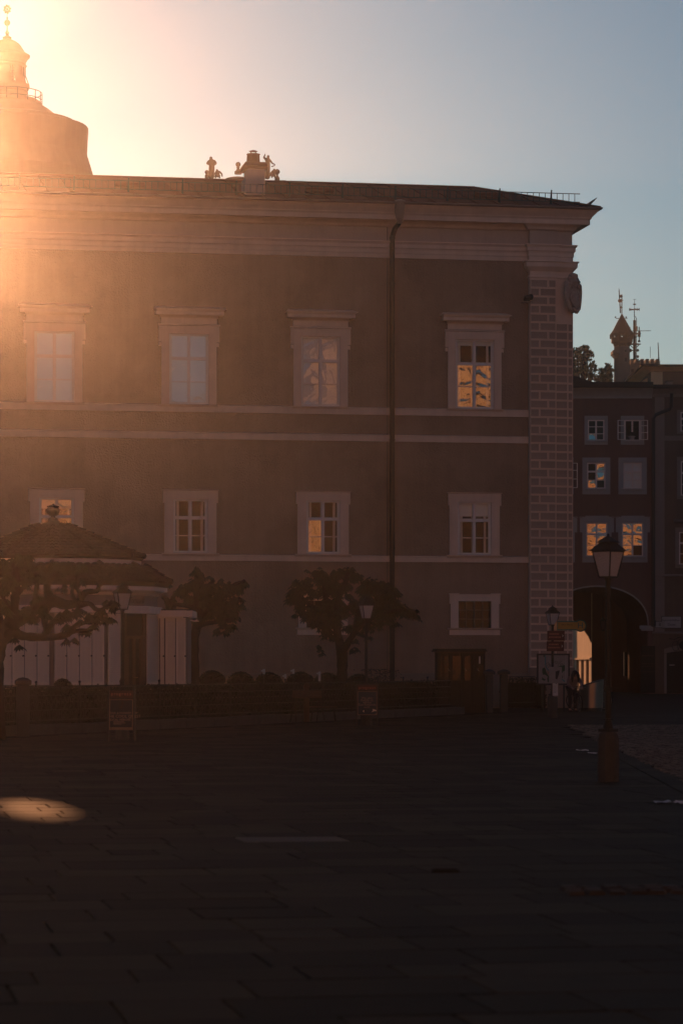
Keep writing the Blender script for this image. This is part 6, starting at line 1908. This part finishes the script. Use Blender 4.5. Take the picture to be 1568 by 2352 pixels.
# ------------------------------------------------------------------ poster boards
def poster_board(label, u0, u1, vt, vb, tilt, navy, rot):
    Yb = F * HC / (vb - HZ)
    sc = Yb / F
    H = HC + (HZ - vt) * sc
    wd = (u1 - u0) * sc
    o = thing('poster_board', label, 'poster board', (((u0 + u1) / 2 - CX) * sc, Yb, 0), rad(rot), 'advertising boards at the lamp posts')
    R = Matrix.Rotation(rad(tilt), 4, 'X')
    R2 = Matrix.Rotation(rad(-tilt), 4, 'X')
    L_ = H / math.cos(rad(tilt))
    def part(nm, m_, mt): q = m_.build(nm, mt, o); q.rotation_euler = (rad(-tilt), 0, 0); return q
    hx = wd / 2
    for s in (-1, 1):
        q = MB(); q.box(*sorted((s * hx, s * (hx - .035))), -.02, .02, 0, L_ - .02); part('leg', q, M['dark_metal'])
        q = MB(); q.box(*sorted((s * hx, s * (hx - .03))), -.015, .015, 0, L_ - .03); b_ = q.build('leg', M['dark_metal'], o, loc=(0, .62 * math.sin(rad(tilt)) * 2 + .12, 0)); b_.rotation_euler = (rad(tilt), 0, 0)
    q = MB(); q.box(-hx, hx, -.02, .02, L_ - .019, L_ + .01); part('top_rail', q, M['dark_metal'])
    z1 = L_ - .10 if navy else L_ - .02
    hd = .17 if navy else .145
    q = MB(); q.box(-hx + .04, hx - .04, -.02, .0, z1 - hd, z1); part('header', q, M['sign_head'])
    n_ = 8
    for k, ch in enumerate('progress'):
        xx = (k - 3.5) / 8 * (wd - .14)
        if not navy:
            q = MB(); q.lathe([(.04, -.003), (.04, 0)], 14); me = q.mesh('letter_disc', M['brown_sign']); me.transform(Matrix.Rotation(rad(90), 4, 'X'))
            d_ = put('letter_disc', me, o); d_.matrix_local = R2 @ Matrix.Translation((xx, -.021, z1 - .075))
        t_ = put('lettering', text_mesh(ch, .10, M['ink_red']), o); t_.matrix_local = R2 @ Matrix.Translation((xx, -.026, z1 - .075))
    zp1, zp0 = z1 - hd - .02, .42 * L_ / 1.55 * (.75 if navy else 1.0)
    q = MB(); q.box(-hx + .045, hx - .045, -.012, .0, zp0, zp1); part('poster', q, M['poster_navy'] if navy else M['poster_teal'])
    q = MB(); e = .016
    for x0_, x1_, za, zb in ((-hx + .04, -hx + .04 + e, zp0, zp1), (hx - .04 - e, hx - .04, zp0, zp1), (-hx + .04 + e, hx - .04 - e, zp1 - e, zp1), (-hx + .04 + e, hx - .04 - e, zp0, zp0 + e)): q.box(x0_, x1_, -.02, -.0125, za, zb)
    part('frame', q, M['sign_edge'])
    Hh = zp1 - zp0
    def txt(body, size, xx, f, mt, al='CENTER', sh=0.0):
        t_ = put('lettering', text_mesh(body, size, mt, al, sh), o); t_.matrix_local = R2 @ Matrix.Translation((xx, -.0165, zp1 - f * Hh))
    def shape(nm, pts, mt):
        q = MB(); pts = [(x_ * wd, -.0165, zp1 - f_ * Hh) for x_, f_ in pts]
        q.loft([pts, [(p[0], -.013, p[2]) for p in pts]]); part(nm, q, mt)
    if navy:
        txt('SOUL & HONKEY PIMP', .062, .05, .45, M['ink']); txt('THE COOL QUEST', .088, .06, .56, M['ink']); txt('LOCAL HEROES', .068, -.03, .67, M['ink'])
        for f_, a_ in ((.725, .30), (.765, .34), (.80, .20)): shape('small_print', [(-.28, f_), (-.28 + a_ + .1, f_ + .003), (-.28 + a_ + .1, f_ + .016), (-.28, f_ + .013)], M['ink'])
        shape('footer_strip', [(-.44, .915), (.40, .915), (.40, .97), (-.44, .97)], M['sign_edge'])
        shape('emblem', [(-.38, .93), (-.36, .922), (-.34, .93), (-.34, .95), (-.36, .96), (-.38, .95)], M['black_ink'])
        shape('artwork', [(.0, .02), (.08, .06), (.10, .14), (.04, .20), (.06, .26), (-.02, .31), (-.06, .28), (.01, .22), (.02, .12)], M['wood'])
        shape('artwork', [(.12, .10), (.18, .04), (.30, .02), (.22, .06)], M['wood'])
    else:
        for b_, s_, f_ in (('Wo aber', .085, .29), ('Gefahr ist,', .085, .385), ('wächst', .085, .475), ('Das Rettende', .085, .57), ('auch.', .085, .67)): txt(b_, s_, 0, f_, M['ink'])
        shape('artwork', [(.23, .74), (.30, .76), (.40, .79), (.42, .815), (.38, .84), (.32, .84), (.27, .855), (.20, .88), (.16, .885), (.23, .85), (.25, .80)], M['cream_ink'])
        shape('artwork', [(-.20, .835), (-.14, .79), (-.13, .82), (-.15, .855), (-.10, .885), (-.16, .875)], M['cream_ink'])
        shape('artwork', [(-.03, .77), (-.01, .80), (.01, .77), (-.005, .82)], M['ink'])
        shape('artwork', [(.34, .95), (.39, .94), (.40, .975), (.37, .98)], M['ink'])
    return o
poster_board('larger tilted poster board with a dark concert poster by the leftmost lamp', 246, 309, 1576, 1703, 5, True, -4)
poster_board('smaller upright poster board with a dark quotation poster by the lamp at the middle', 817, 869, 1572, 1669, 1.5, False, 0)

# ------------------------------------------------------------------ signs on the far lamp, map board
L1 = lamps[1].location
def on_lamp(v, dx=0, dy=-.06): 
    return Vector((L1.x + dx, L1.y + dy, HC + (HZ - v) / F * L1.y))
bs = thing('bus_stop_sign', 'yellow bus stop flag with green edge and round H end on a lamp', 'sign', on_lamp(1437.5, .08))
def flag(mb, x0, x1, r, h, y0, y1, g=0.0):
    pts = [(x0 - g, -h - g), (x1 - math.sqrt(max(0, r * r - h * h)), -h - g)]
    a0 = -math.pi + math.asin((h + g) / (r + g))
    n_ = 20
    for k in range(n_ + 1):
        a = a0 + (2 * (math.pi - math.asin((h + g) / (r + g)))) * k / n_
        pts.append((x1 + (r + g) * math.cos(a), (r + g) * math.sin(a)))
    pts += [(x1 - math.sqrt(max(0, r * r - h * h)), h + g), (x0 - g, h + g)]
    mb.loft([[(x_, y0, z_) for x_, z_ in pts], [(x_, y1, z_) for x_, z_ in pts]])
q = MB(); flag(q, .08, .78, .155, .11, -.012, .012, .035); q.build('backing', M['teal'], bs)
q = MB(); flag(q, .08, .78, .155, .11, -.016, -.0125); q.build('face', M['yellow'], bs)
q = MB(); q.box(-.03, .05, -.02, .02, -.15, .15); q.build('clamp', M['steel'], bs)
put('lettering', text_mesh('H', .26, M['teal']), bs, (.78, -.02, 0)); put('lettering', text_mesh('Alter Markt', .075, M['black_ink']), bs, (.36, -.02, .03))
for lb, v_, rows in (('upper brown direction sign with a white arrow on the far lamp', 1460.5, 2), ('lower brown direction sign with white badges on the far lamp', 1484.5, 2)):
    o = thing('direction_sign', lb, 'sign', on_lamp(v_, .10 if v_ < 1470 else .08, -.07), 0, 'brown direction signs')
    q = MB(); q.bbox(-.27, .27, -.012, .012, -.155, .155, .004); q.build('plate', M['brown_sign'], o)
    q = MB()
    for z_, w_ in ((.055, .34), (-.045, .38)): 
        k = -w_ / 2
        rg = random.Random(int(v_ + z_ * 100))
        while k < w_ / 2 - .04:
            l_ = rg.uniform(.02, .035); q.box(k - .03, k - .03 + l_, -.015, -.0125, z_ - .022, z_ + .022); k += l_ + .012
    q.build('lettering', M['ink_red'], o)
    q = MB(); q.loft([[(.19, y_, .05), (.24, y_, 0), (.19, y_, -.05), (.205, y_, 0)] for y_ in (-.016, -.0125)])
    if v_ > 1470: q.lathe([(.028, -.001), (.028, 0)], 10, -.21, -.016)
    q.build('arrow', M['paper'], o)
bx = thing('notice_box', 'grey notice box with a dark mark fixed on the far lamp pole', 'box', on_lamp(1550, .08, -.10))
q = MB(); q.bbox(-.2, .2, -.06, .06, -.27, .24, .01); q.build('box', M['map_grey'], bx)
q = MB(); q.loft([[(.0, y_, .10), (.13, y_, .14), (.11, y_, .02), (.05, y_, -.15), (.0, y_, -.12)] for y_ in (-.064, -.0605)]); q.build('mark', M['black_ink'], bx)
tt = thing('timetable', 'small framed white bus timetable fixed on the far lamp pole', 'timetable', on_lamp(1580.5, .08, -.10))
q = MB(); q.bbox(-.1, .1, -.02, .02, -.27, .27, .005); q.build('frame', M['ochre_trim'], tt)
q = MB(); q.box(-.075, .075, -.024, -.0205, -.235, .235); q.build('sheet', M['paper'], tt)
q = MB(); q.box(.0, .05, -.027, -.0245, .13, .19); q.box(-.05, -.02, -.027, -.0245, .14, .18)
for k in range(9): q.box(-.06, .06 - .015 * (k % 3), -.026, -.0245, .09 - k * .03, .096 - k * .03)
q.build('print', M['black_ink'], tt)
mbp = P(1270, HZ, 103).xy.to_3d()
sc = 103 / F
mp = thing('map_board', 'framed city map board with green parks and a blue river beside the palace corner', 'map board', mbp, rad(2))
mw, mz0, mz1 = 76 * sc, HC + (HZ - 1574) * sc, HC + (HZ - 1501.5) * sc
for s in (-1, 1):
    q = MB(); q.tube([(s * mw * .33, .03, -.05), (s * mw * .33, .03, mz0 + .1)], .035, 8); q.build('leg', M['dark_metal'], mp)
q = MB(); e = .06
for x0_, x1_, za, zb in ((-mw / 2, -mw / 2 + e, mz0, mz1), (mw / 2 - e, mw / 2, mz0, mz1), (-mw / 2 + e, mw / 2 - e, mz1 - e, mz1), (-mw / 2 + e, mw / 2 - e, mz0, mz0 + e)): q.box(x0_, x1_, -.04, .04, za, zb)
q.build('frame', M['dark_metal'], mp)
q = MB(); q.box(-mw / 2 + e, mw / 2 - e, -.01, .03, mz0 + e, mz1 - e); q.build('map_sheet', M['map_grey'], mp)
def MZ(zx, zy, y_=-.013):                                       # from the enlarged view of the board
    return (((zx - 728) / 1068) * mw, y_, mz1 - (zy - 1200) / 1000 * (mz1 - mz0))
def mapshape(nm, pts, mt, y_=-.013):
    q = MB(); q.loft([[MZ(a, b, y_) for a, b in pts], [MZ(a, b, y_ + .0025) for a, b in pts]]); q.build(nm, mt, mp)
mapshape('park', [(370, 1680), (440, 1640), (480, 1690), (500, 1780), (560, 1890), (620, 1930), (660, 1960), (655, 2060), (600, 2120), (550, 2100), (530, 2010), (545, 1930), (470, 1870), (400, 1870), (372, 1800)], M['map_green'])
mapshape('park', [(370, 1940), (410, 1990), (480, 2010), (480, 2040), (430, 2060), (362, 2030)], M['map_green'])
mapshape('park', [(740, 1640), (900, 1610), (1000, 1580), (1105, 1565), (1105, 1745), (1060, 1760), (1030, 1810), (900, 1815), (760, 1800)], M['map_green'])
mapshape('park', [(405, 1250), (450, 1250), (450, 1315), (405, 1300)], M['map_green'])
mapshape('park', [(950, 1870), (1000, 1845), (1035, 1950), (1020, 1985), (960, 1930)], M['map_green'])
mapshape('old_town', [(520, 1740), (620, 1790), (700, 1830), (660, 1920), (600, 1930), (550, 1860)], M['map_tan'], -.0128)
river = [(472, 1250), (474, 1400), (478, 1520), (500, 1640), (560, 1720), (640, 1770), (740, 1820), (840, 1870), (920, 1930), (1000, 2010), (1105, 2085)]
q = MB()
for (a, b), (c, d) in zip(river[:-1], river[1:]):
    n_ = Vector((-(d - b), c - a)).normalized() * 18
    q.add([MZ(a - n_.x, b - n_.y, -.0155), MZ(c - n_.x, d - n_.y, -.0155), MZ(c + n_.x, d + n_.y, -.0155), MZ(a + n_.x, b + n_.y, -.0155)], [(0, 1, 2, 3)])
q.build('river', M['map_blue'], mp)
rg = random.Random(5)
q = MB()
for _ in range(46):
    a, b = rg.uniform(235, 1085), rg.uniform(1255, 2150)
    ang = rg.choice((0.1, 1.6, .9, 2.4)); l_ = rg.uniform(60, 260)
    c, d = min(1095, max(230, a + l_ * math.cos(ang))), min(2165, max(1250, b + l_ * math.sin(ang)))
    n_ = Vector((-(d - b), c - a)); n_ = n_.normalized() * 2.2 if n_.length > 0 else Vector((0, 2))
    q.add([MZ(a - n_.x, b - n_.y, -.0118), MZ(c - n_.x, d - n_.y, -.0118), MZ(c + n_.x, d + n_.y, -.0118), MZ(a + n_.x, b + n_.y, -.0118)], [(0, 1, 2, 3)])
q.build('street_line', M['grey_trim'], mp)
q = MB(); q.add([MZ(1118, 1245, -.0120), MZ(1240, 1245, -.0120), MZ(1240, 2175, -.0120), MZ(1118, 2175, -.0120)], [(0, 1, 2, 3)]); q.build('legend', M['grey_trim'], mp)
q = MB()
k = 1275
while k < 2150:
    l_ = rg.uniform(40, 90); q.add([MZ(1135, k, -.0135), MZ(1135 + l_, k, -.0135), MZ(1135 + l_, k + 7, -.0135), MZ(1135, k + 7, -.0135)], [(0, 1, 2, 3)]); k += 17
q.build('legend_print', M['kiosk_grey'], mp)
q = MB()
for pts in (((490, 1640), (485, 1560), (510, 1500), (570, 1490), (640, 1560), (560, 1640), (530, 1580), (590, 1530), (640, 1640)), ((740, 1480), (800, 1450), (880, 1460), (885, 1500), (800, 1510), (790, 1470)), ((870, 1600), (920, 1500), (1000, 1500), (1045, 1560), (1040, 1600)), ((930, 1430), (935, 1480), (1010, 1440)), ((990, 1560), (960, 1530), (935, 1560), (960, 1590), (985, 1570))):
    q.tube([MZ(a, b, -.02) for a, b in pts], .006, 4)
q.build('graffiti', M['black_ink'], mp)

# ------------------------------------------------------------------ litter bin, bicycle, person
lb_ = G(1356, 1634)
sc = lb_.y / F
bin_ = thing('litter_bin', 'brushed steel litter bin with a slanted top at the palace corner', 'litter bin', lb_)
n_ = 28
Rb = 28 * sc
bot, top = [], []
for k in range(n_):
    a = 2 * math.pi * k / n_
    bot.append((Rb * math.cos(a), Rb * math.sin(a), .12))
    xx = Rb * math.cos(a)
    top.append((xx + .03, Rb * math.sin(a), HC + (HZ - (1577 - 17 * (xx / Rb + 1) / 2)) * sc))
q = MB(); q.loft([bot, top], cap=False); q.build('shell', M['steel'], bin_, smooth=True)
q = MB(); q.loft([[(x_, y_, z_ - .015) for x_, y_, z_ in top], [(x_ * 1.02, y_ * 1.02, z_ + .012) for x_, y_, z_ in top]]); q.build('lid', M['dark_metal'], bin_)
q = MB(); q.lathe([(Rb * .93, 0), (Rb * .93, .119)], 20); q.build('plinth', M['dark_metal'], bin_)
q = MB(); q.box(Rb * .7, Rb * 1.04, -.1, .1, .80, .92); q.build('ash_slot', M['dark_metal'], bin_)
bc = G(1362, 1632) + Vector((.0, 1.6, 0))
bike = thing('bicycle', 'dark parked bicycle behind the steel litter bin', 'bicycle', bc, rad(8))
WR = .34
def wheel(x_):
    q = MB(); q.tube([(x_ + WR * math.cos(t * math.pi / 16), 0, WR + WR * math.sin(t * math.pi / 16)) for t in range(33)], .02, 6, cap=False); o = q.build('wheel', M['rubber'], bike)
    q = MB(); q.tube([(x_ + .31 * math.cos(t * math.pi / 16), 0, WR + .31 * math.sin(t * math.pi / 16)) for t in range(33)], .01, 4, cap=False)
    for t in range(14): q.tube([(x_, 0, WR), (x_ + .31 * math.cos(t * .449), 0, WR + .31 * math.sin(t * .449))], .002, 3)
    q.build('rim', M['steel'], o)
wheel(-.52); wheel(.52)
q = MB()
for a, b in (((.52, 0, .34), (.38, 0, .86)), ((.40, 0, .78), (-.02, 0, .30)), ((-.02, 0, .30), (-.16, 0, .84)), ((-.14, 0, .76), (.39, 0, .80)), ((-.52, 0, .34), (-.14, 0, .74)), ((-.52, 0, .34), (-.02, 0, .30))): q.tube([a, b], .018, 6)
q.build('frame', M['dark_metal'], bike)
q = MB(); q.tube([(.38, 0, .86), (.37, 0, .97), (.37, -.28, 1.0), (.28, -.3, .99)], .013, 6); q.tube([(.37, 0, .97), (.37, .28, 1.0), (.28, .3, .99)], .013, 6); q.build('handlebar', M['steel'], bike)
q = MB(); q.loft([[(-.30, -.08, .88), (-.30, .08, .88), (-.26, .06, .92), (-.26, -.06, .92)], [(-.02, -.02, .90), (-.02, .02, .90), (-.02, .02, .925), (-.02, -.02, .925)]]); q.tube([(-.16, 0, .84), (-.17, 0, .89)], .014, 5); q.build('saddle', M['rubber'], bike)
q = MB(); q.sphere((.43, -.0, .86), .045, 8, 6); q.build('headlight', M['steel'], bike)
pb = G(1321, 1636) + Vector((0, .9, 0))
per = thing('person', 'person with long dark hair in a mauve top bending over a bicycle', 'person', pb, rad(12))
# front is -y; torso bends towards the camera, head bowed
J = {
 'pelvis': ((0, .16, .84), (.15, .12)), 'waist': ((0, .08, .98), (.13, .10)), 'chest': ((0, -.06, 1.15), (.16, .11)), 'neck': ((0, -.15, 1.265), (.055, .055)),
 'skull': ((0, -.20, 1.335), (.085, .10)), 'chin': ((0, -.285, 1.275), (.05, .05)),
 'sl': ((-.17, -.08, 1.19), (.06, .06)), 'el': ((-.25, -.18, .95), (.042, .042)), 'wl': ((-.17, -.38, .85), (.03, .03)),
 'sr': ((.17, -.08, 1.19), (.06, .06)), 'er': ((.25, -.18, .95), (.042, .042)), 'wr': ((.17, -.38, .85), (.03, .03)),
 'hipl': ((-.09, .14, .80), (.10, .10)), 'kl': ((-.10, .04, .46), (.065, .065)), 'al': ((-.10, .10, .09), (.045, .045)), 'tl': ((-.11, -.08, .04), (.04, .03)),
 'hipr': ((.09, .14, .80), (.10, .10)), 'kr': ((.10, .04, .46), (.065, .065)), 'ar': ((.10, .10, .09), (.045, .045)), 'tr': ((.11, -.08, .04), (.04, .03)),
}
E = [('pelvis', 'waist'), ('waist', 'chest'), ('chest', 'neck'), ('neck', 'skull'), ('skull', 'chin'), ('chest', 'sl'), ('sl', 'el'), ('el', 'wl'), ('chest', 'sr'), ('sr', 'er'), ('er', 'wr'),
     ('pelvis', 'hipl'), ('hipl', 'kl'), ('kl', 'al'), ('al', 'tl'), ('pelvis', 'hipr'), ('hipr', 'kr'), ('kr', 'ar'), ('ar', 'tr')]
for s, sd in ((-1, 'l'), (1, 'r')):
    J['palm' + sd] = ((s * .16, -.44, .835), (.034, .02)); E.append(('w' + sd, 'palm' + sd))
    for k in range(4):
        dx = (k - 1.5) * .021
        J['f%da%s' % (k, sd)] = ((s * .16 + dx, -.49, .825), (.0095, .0095)); J['f%db%s' % (k, sd)] = ((s * .16 + dx, -.515 + .004 * abs(k - 1.5), .80), (.009, .009)); J['f%dc%s' % (k, sd)] = ((s * .16 + dx, -.50 + .004 * abs(k - 1.5), .775), (.008, .008))
        E += [('palm' + sd, 'f%da%s' % (k, sd)), ('f%da%s' % (k, sd), 'f%db%s' % (k, sd)), ('f%db%s' % (k, sd), 'f%dc%s' % (k, sd))]
    J['th' + sd] = ((s * .115, -.455, .82), (.011, .011)); J['tht' + sd] = ((s * .105, -.48, .795), (.009, .009)); E += [('palm' + sd, 'th' + sd), ('th' + sd, 'tht' + sd)]
put('body', skin_mesh('body', J, E, M['skin'], 2), per)
def sub(keys, grow_, edges=None):
    ks = set(keys)
    return {k: (J[k][0], tuple(r + grow_ for r in J[k][1])) for k in keys}, [e for e in E if e[0] in ks and e[1] in ks]
sj, se = sub(['pelvis', 'waist', 'chest', 'sl', 'el', 'wl', 'sr', 'er', 'wr'], .018)
put('shirt', skin_mesh('shirt', sj, se, M['shirt'], 2), per)
tj, te = sub(['pelvis', 'hipl', 'kl', 'al', 'hipr', 'kr', 'ar'], .016)
put('trousers', skin_mesh('trousers', tj, te, M['jeans'], 2), per)
for s in (-1, 1):
    q = MB(); q.loft([[(s * .105 + a, b, z_) for a, b in ((-.045, .14), (.045, .14), (.05, -.06), (.02, -.14), (-.02, -.14), (-.05, -.06))] for z_ in (0, .05)]); q.build('shoe', M['rubber'], per)
q = MB()
for zz, r_, y_ in (): pass
q.sphere((0, -.185, 1.345), .118, 14, 9, sc=(.92, 1.0, 1.0))
for s in (-1, 1):
    q.tube([(s * .07, -.22, 1.38), (s * .105, -.25, 1.28), (s * .115, -.27, 1.16), (s * .10, -.26, 1.03)], [.045, .055, .05, .015], 8)
q.tube([(0, -.10, 1.36), (0, -.06, 1.25), (0, -.05, 1.12)], [.08, .10, .03], 10)
q.build('hair', M['hair'], per, smooth=True)
q = MB(); q.sphere((0, -.325, 1.295), .014, 6, 4, sc=(1, 1.3, 1.5))
q.build('nose', M['skin'], per, smooth=True)
q = MB()
for s in (-1, 1): q.sphere((s * .032, -.298, 1.325), .011, 6, 4)
q.build('eye', M['black_ink'], per)
q = MB(); q.box(-.022, .022, -.332, -.325, 1.262, 1.268); q.build('mouth', M['ink_red'], per)
# the second bicycle, under the person's hands
bk2 = copy_tree(bike)
bk2['label'] = 'dark bicycle held by the person at the palace corner, seen end on'
bk2.location = pb + Vector((.05, -.55, 0))
bk2.rotation_euler = (0, 0, rad(-78))
bike['group'] = bk2['group'] = 'bicycles at the palace corner'
bk2.scale = (.88, .88, .86)

# ------------------------------------------------------------------ litter and marks on the ground
for lb, u_, v_, w_, d_ in (('crumpled white paper lying left of the nearest lamp', 1337, 1726, .12, .25), ('thin white paper strip lying close to the nearest lamp pedestal', 1371, 1733, .16, .1), ('flat white paper lying among the slabs right of the nearest lamp', 1522, 1846, .10, .2), ('white paper scrap lying at the right edge of the photo', 1560, 1847, .06, .2)):
    p = G(u_, v_)
    q = MB(); n_ = 6
    rg = random.Random(int(u_))
    vs = [Vector((-w_ + 2 * w_ * i / 4, -d_ + 2 * d_ * j / 3, .008 + rg.uniform(0, .03))) for j in range(4) for i in range(5)]
    q.add(vs, [(j * 5 + i, j * 5 + i + 1, j * 5 + i + 6, j * 5 + i + 5) for j in range(3) for i in range(4)])
    tag(q.build('paper_scrap', M['paper'], loc=p, rz=rg.uniform(-.4, .4)), lb, 'litter', 'paper scraps on the paving')
p = G(1022, 2003)
mh = thing('drain_cover', 'small dark slotted drain cover in the foreground paving', 'drain cover', p + Vector((0, 0, .008)))
q = MB(); q.box(-.11, .11, -.12, .12, -.02, .006); q.build('frame', M['joint'], mh)
for k in range(5):
    q = MB(); q.box(-.09, .09, -.105 + k * .045, -.08 + k * .045, .0062, .012); q.build('bar', M['joint'], mh)

# ------------------------------------------------------------------ houses on the opposite end of the square (seen only in the window panes)
OHY = -22.0
def far_house(label, x0, x1, h, mt, rows, cols):
    o = thing('town_house', label, 'building', (x0, OHY, 0), 0, 'town houses at the opposite end of the square')
    W_ = x1 - x0
    q = MB()
    hs = []
    for r_ in range(rows):
        for c in range(cols):
            xc = W_ * (c + .5) / cols; zc = 4.2 + (h - 6) * (r_ + .5) / rows
            hs.append((xc - .6, xc + .6, zc - 1.0, zc + 1.0))
    q.wall(0.02, W_ - .02, -.05, h, hs, 0, -.25)
    q.box(.02, W_ - .02, -10, -.6, -.05, h)
    q.build('wall', mt, o)
    fm = MB()
    for a, b, c, d in ((-.78, -.6, -1.15, 1.2), (.6, .78, -1.15, 1.2), (-.6, .6, 1.0, 1.2), (-.6, .6, -1.15, -1.0)): fm.box(a, b, 0, .08, c, d)
    fm.box(-.9, .9, 0, .22, 1.2, 1.32)
    fme = fm.mesh('window', M['pale'])
    pm = MB(); pm.poly([(-.6, -.12, -1), (.6, -.12, -1), (.6, -.12, 1), (-.6, -.12, 1)]); pm = pm.mesh('pane', M['black_roof'])
    for a, b, c, d in hs:
        w_ = put('window', fme, o, ((a + b) / 2, 0, (c + d) / 2)); put('pane', pm, w_)
    q = MB()
    q.prism([(0, h - .9), (.15, h - .9), (.15, h - .6), (.4, h - .4), (.55, h - .1), (.6, h), (0, h)], .02, W_ - .02)
    for r_ in range(rows): 
        zz = 4.2 + (h - 6) * (r_ + 1) / rows
        if r_ < rows - 1: q.prism([(0, zz - .16), (.12, zz - .16), (.16, zz + .1), (0, zz + .14)], .02, W_ - .02)
    q.build('cornice', M['pale'], o)
    q = MB(); q.loft([[(0.02, .7, h + .01), (0.02, -10, h + .01), (0.02, -4.5, h + 3.2)], [(W_ - .02, .7, h + .01), (W_ - .02, -10, h + .01), (W_ - .02, -4.5, h + 3.2)]]); q.build('roof', M['tile'], o)
x = -30.0
for lb, wd, h, mt, r_, c in (('cream town house at the left of the opposite row', 20, 27, M['cream'], 5, 5), ('tall pale town house in the opposite row', 18, 31, M['pale'], 6, 4), ('rose town house in the middle of the opposite row', 16, 20, M['rose'], 5, 4), ('wide cream town house in the opposite row', 22, 20.5, M['cream'], 6, 5), ('pale town house with many storeys near the right of the opposite row', 20, 30, M['pale'], 6, 5), ('rose town house at the right of the opposite row', 22, 31, M['rose'], 6, 5)):
    far_house(lb, x, x + wd, h, mt, r_, c)
    x += wd

# ------------------------------------------------------------------ haze added to give the orange glow of lens flare
hzm = bpy.data.materials.new('haze_air')
hzm.use_nodes = True
nt = hzm.node_tree
nt.nodes.remove(nt.nodes['Principled BSDF'])
pv = nt.nodes.new('ShaderNodeVolumePrincipled')
pv.inputs['Color'].default_value = (0.95, 0.95, 0.95, 1)
pv.inputs['Density'].default_value = 0.00031
pv.inputs['Anisotropy'].default_value = 0.925
nt.links.new(pv.outputs[0], nt.nodes['Material Output'].inputs['Volume'])
q = MB(); q.box(-950, 950, -170, 950, -1.1, 35.6)
hz = tag(q.build('haze', hzm), kind='stuff')
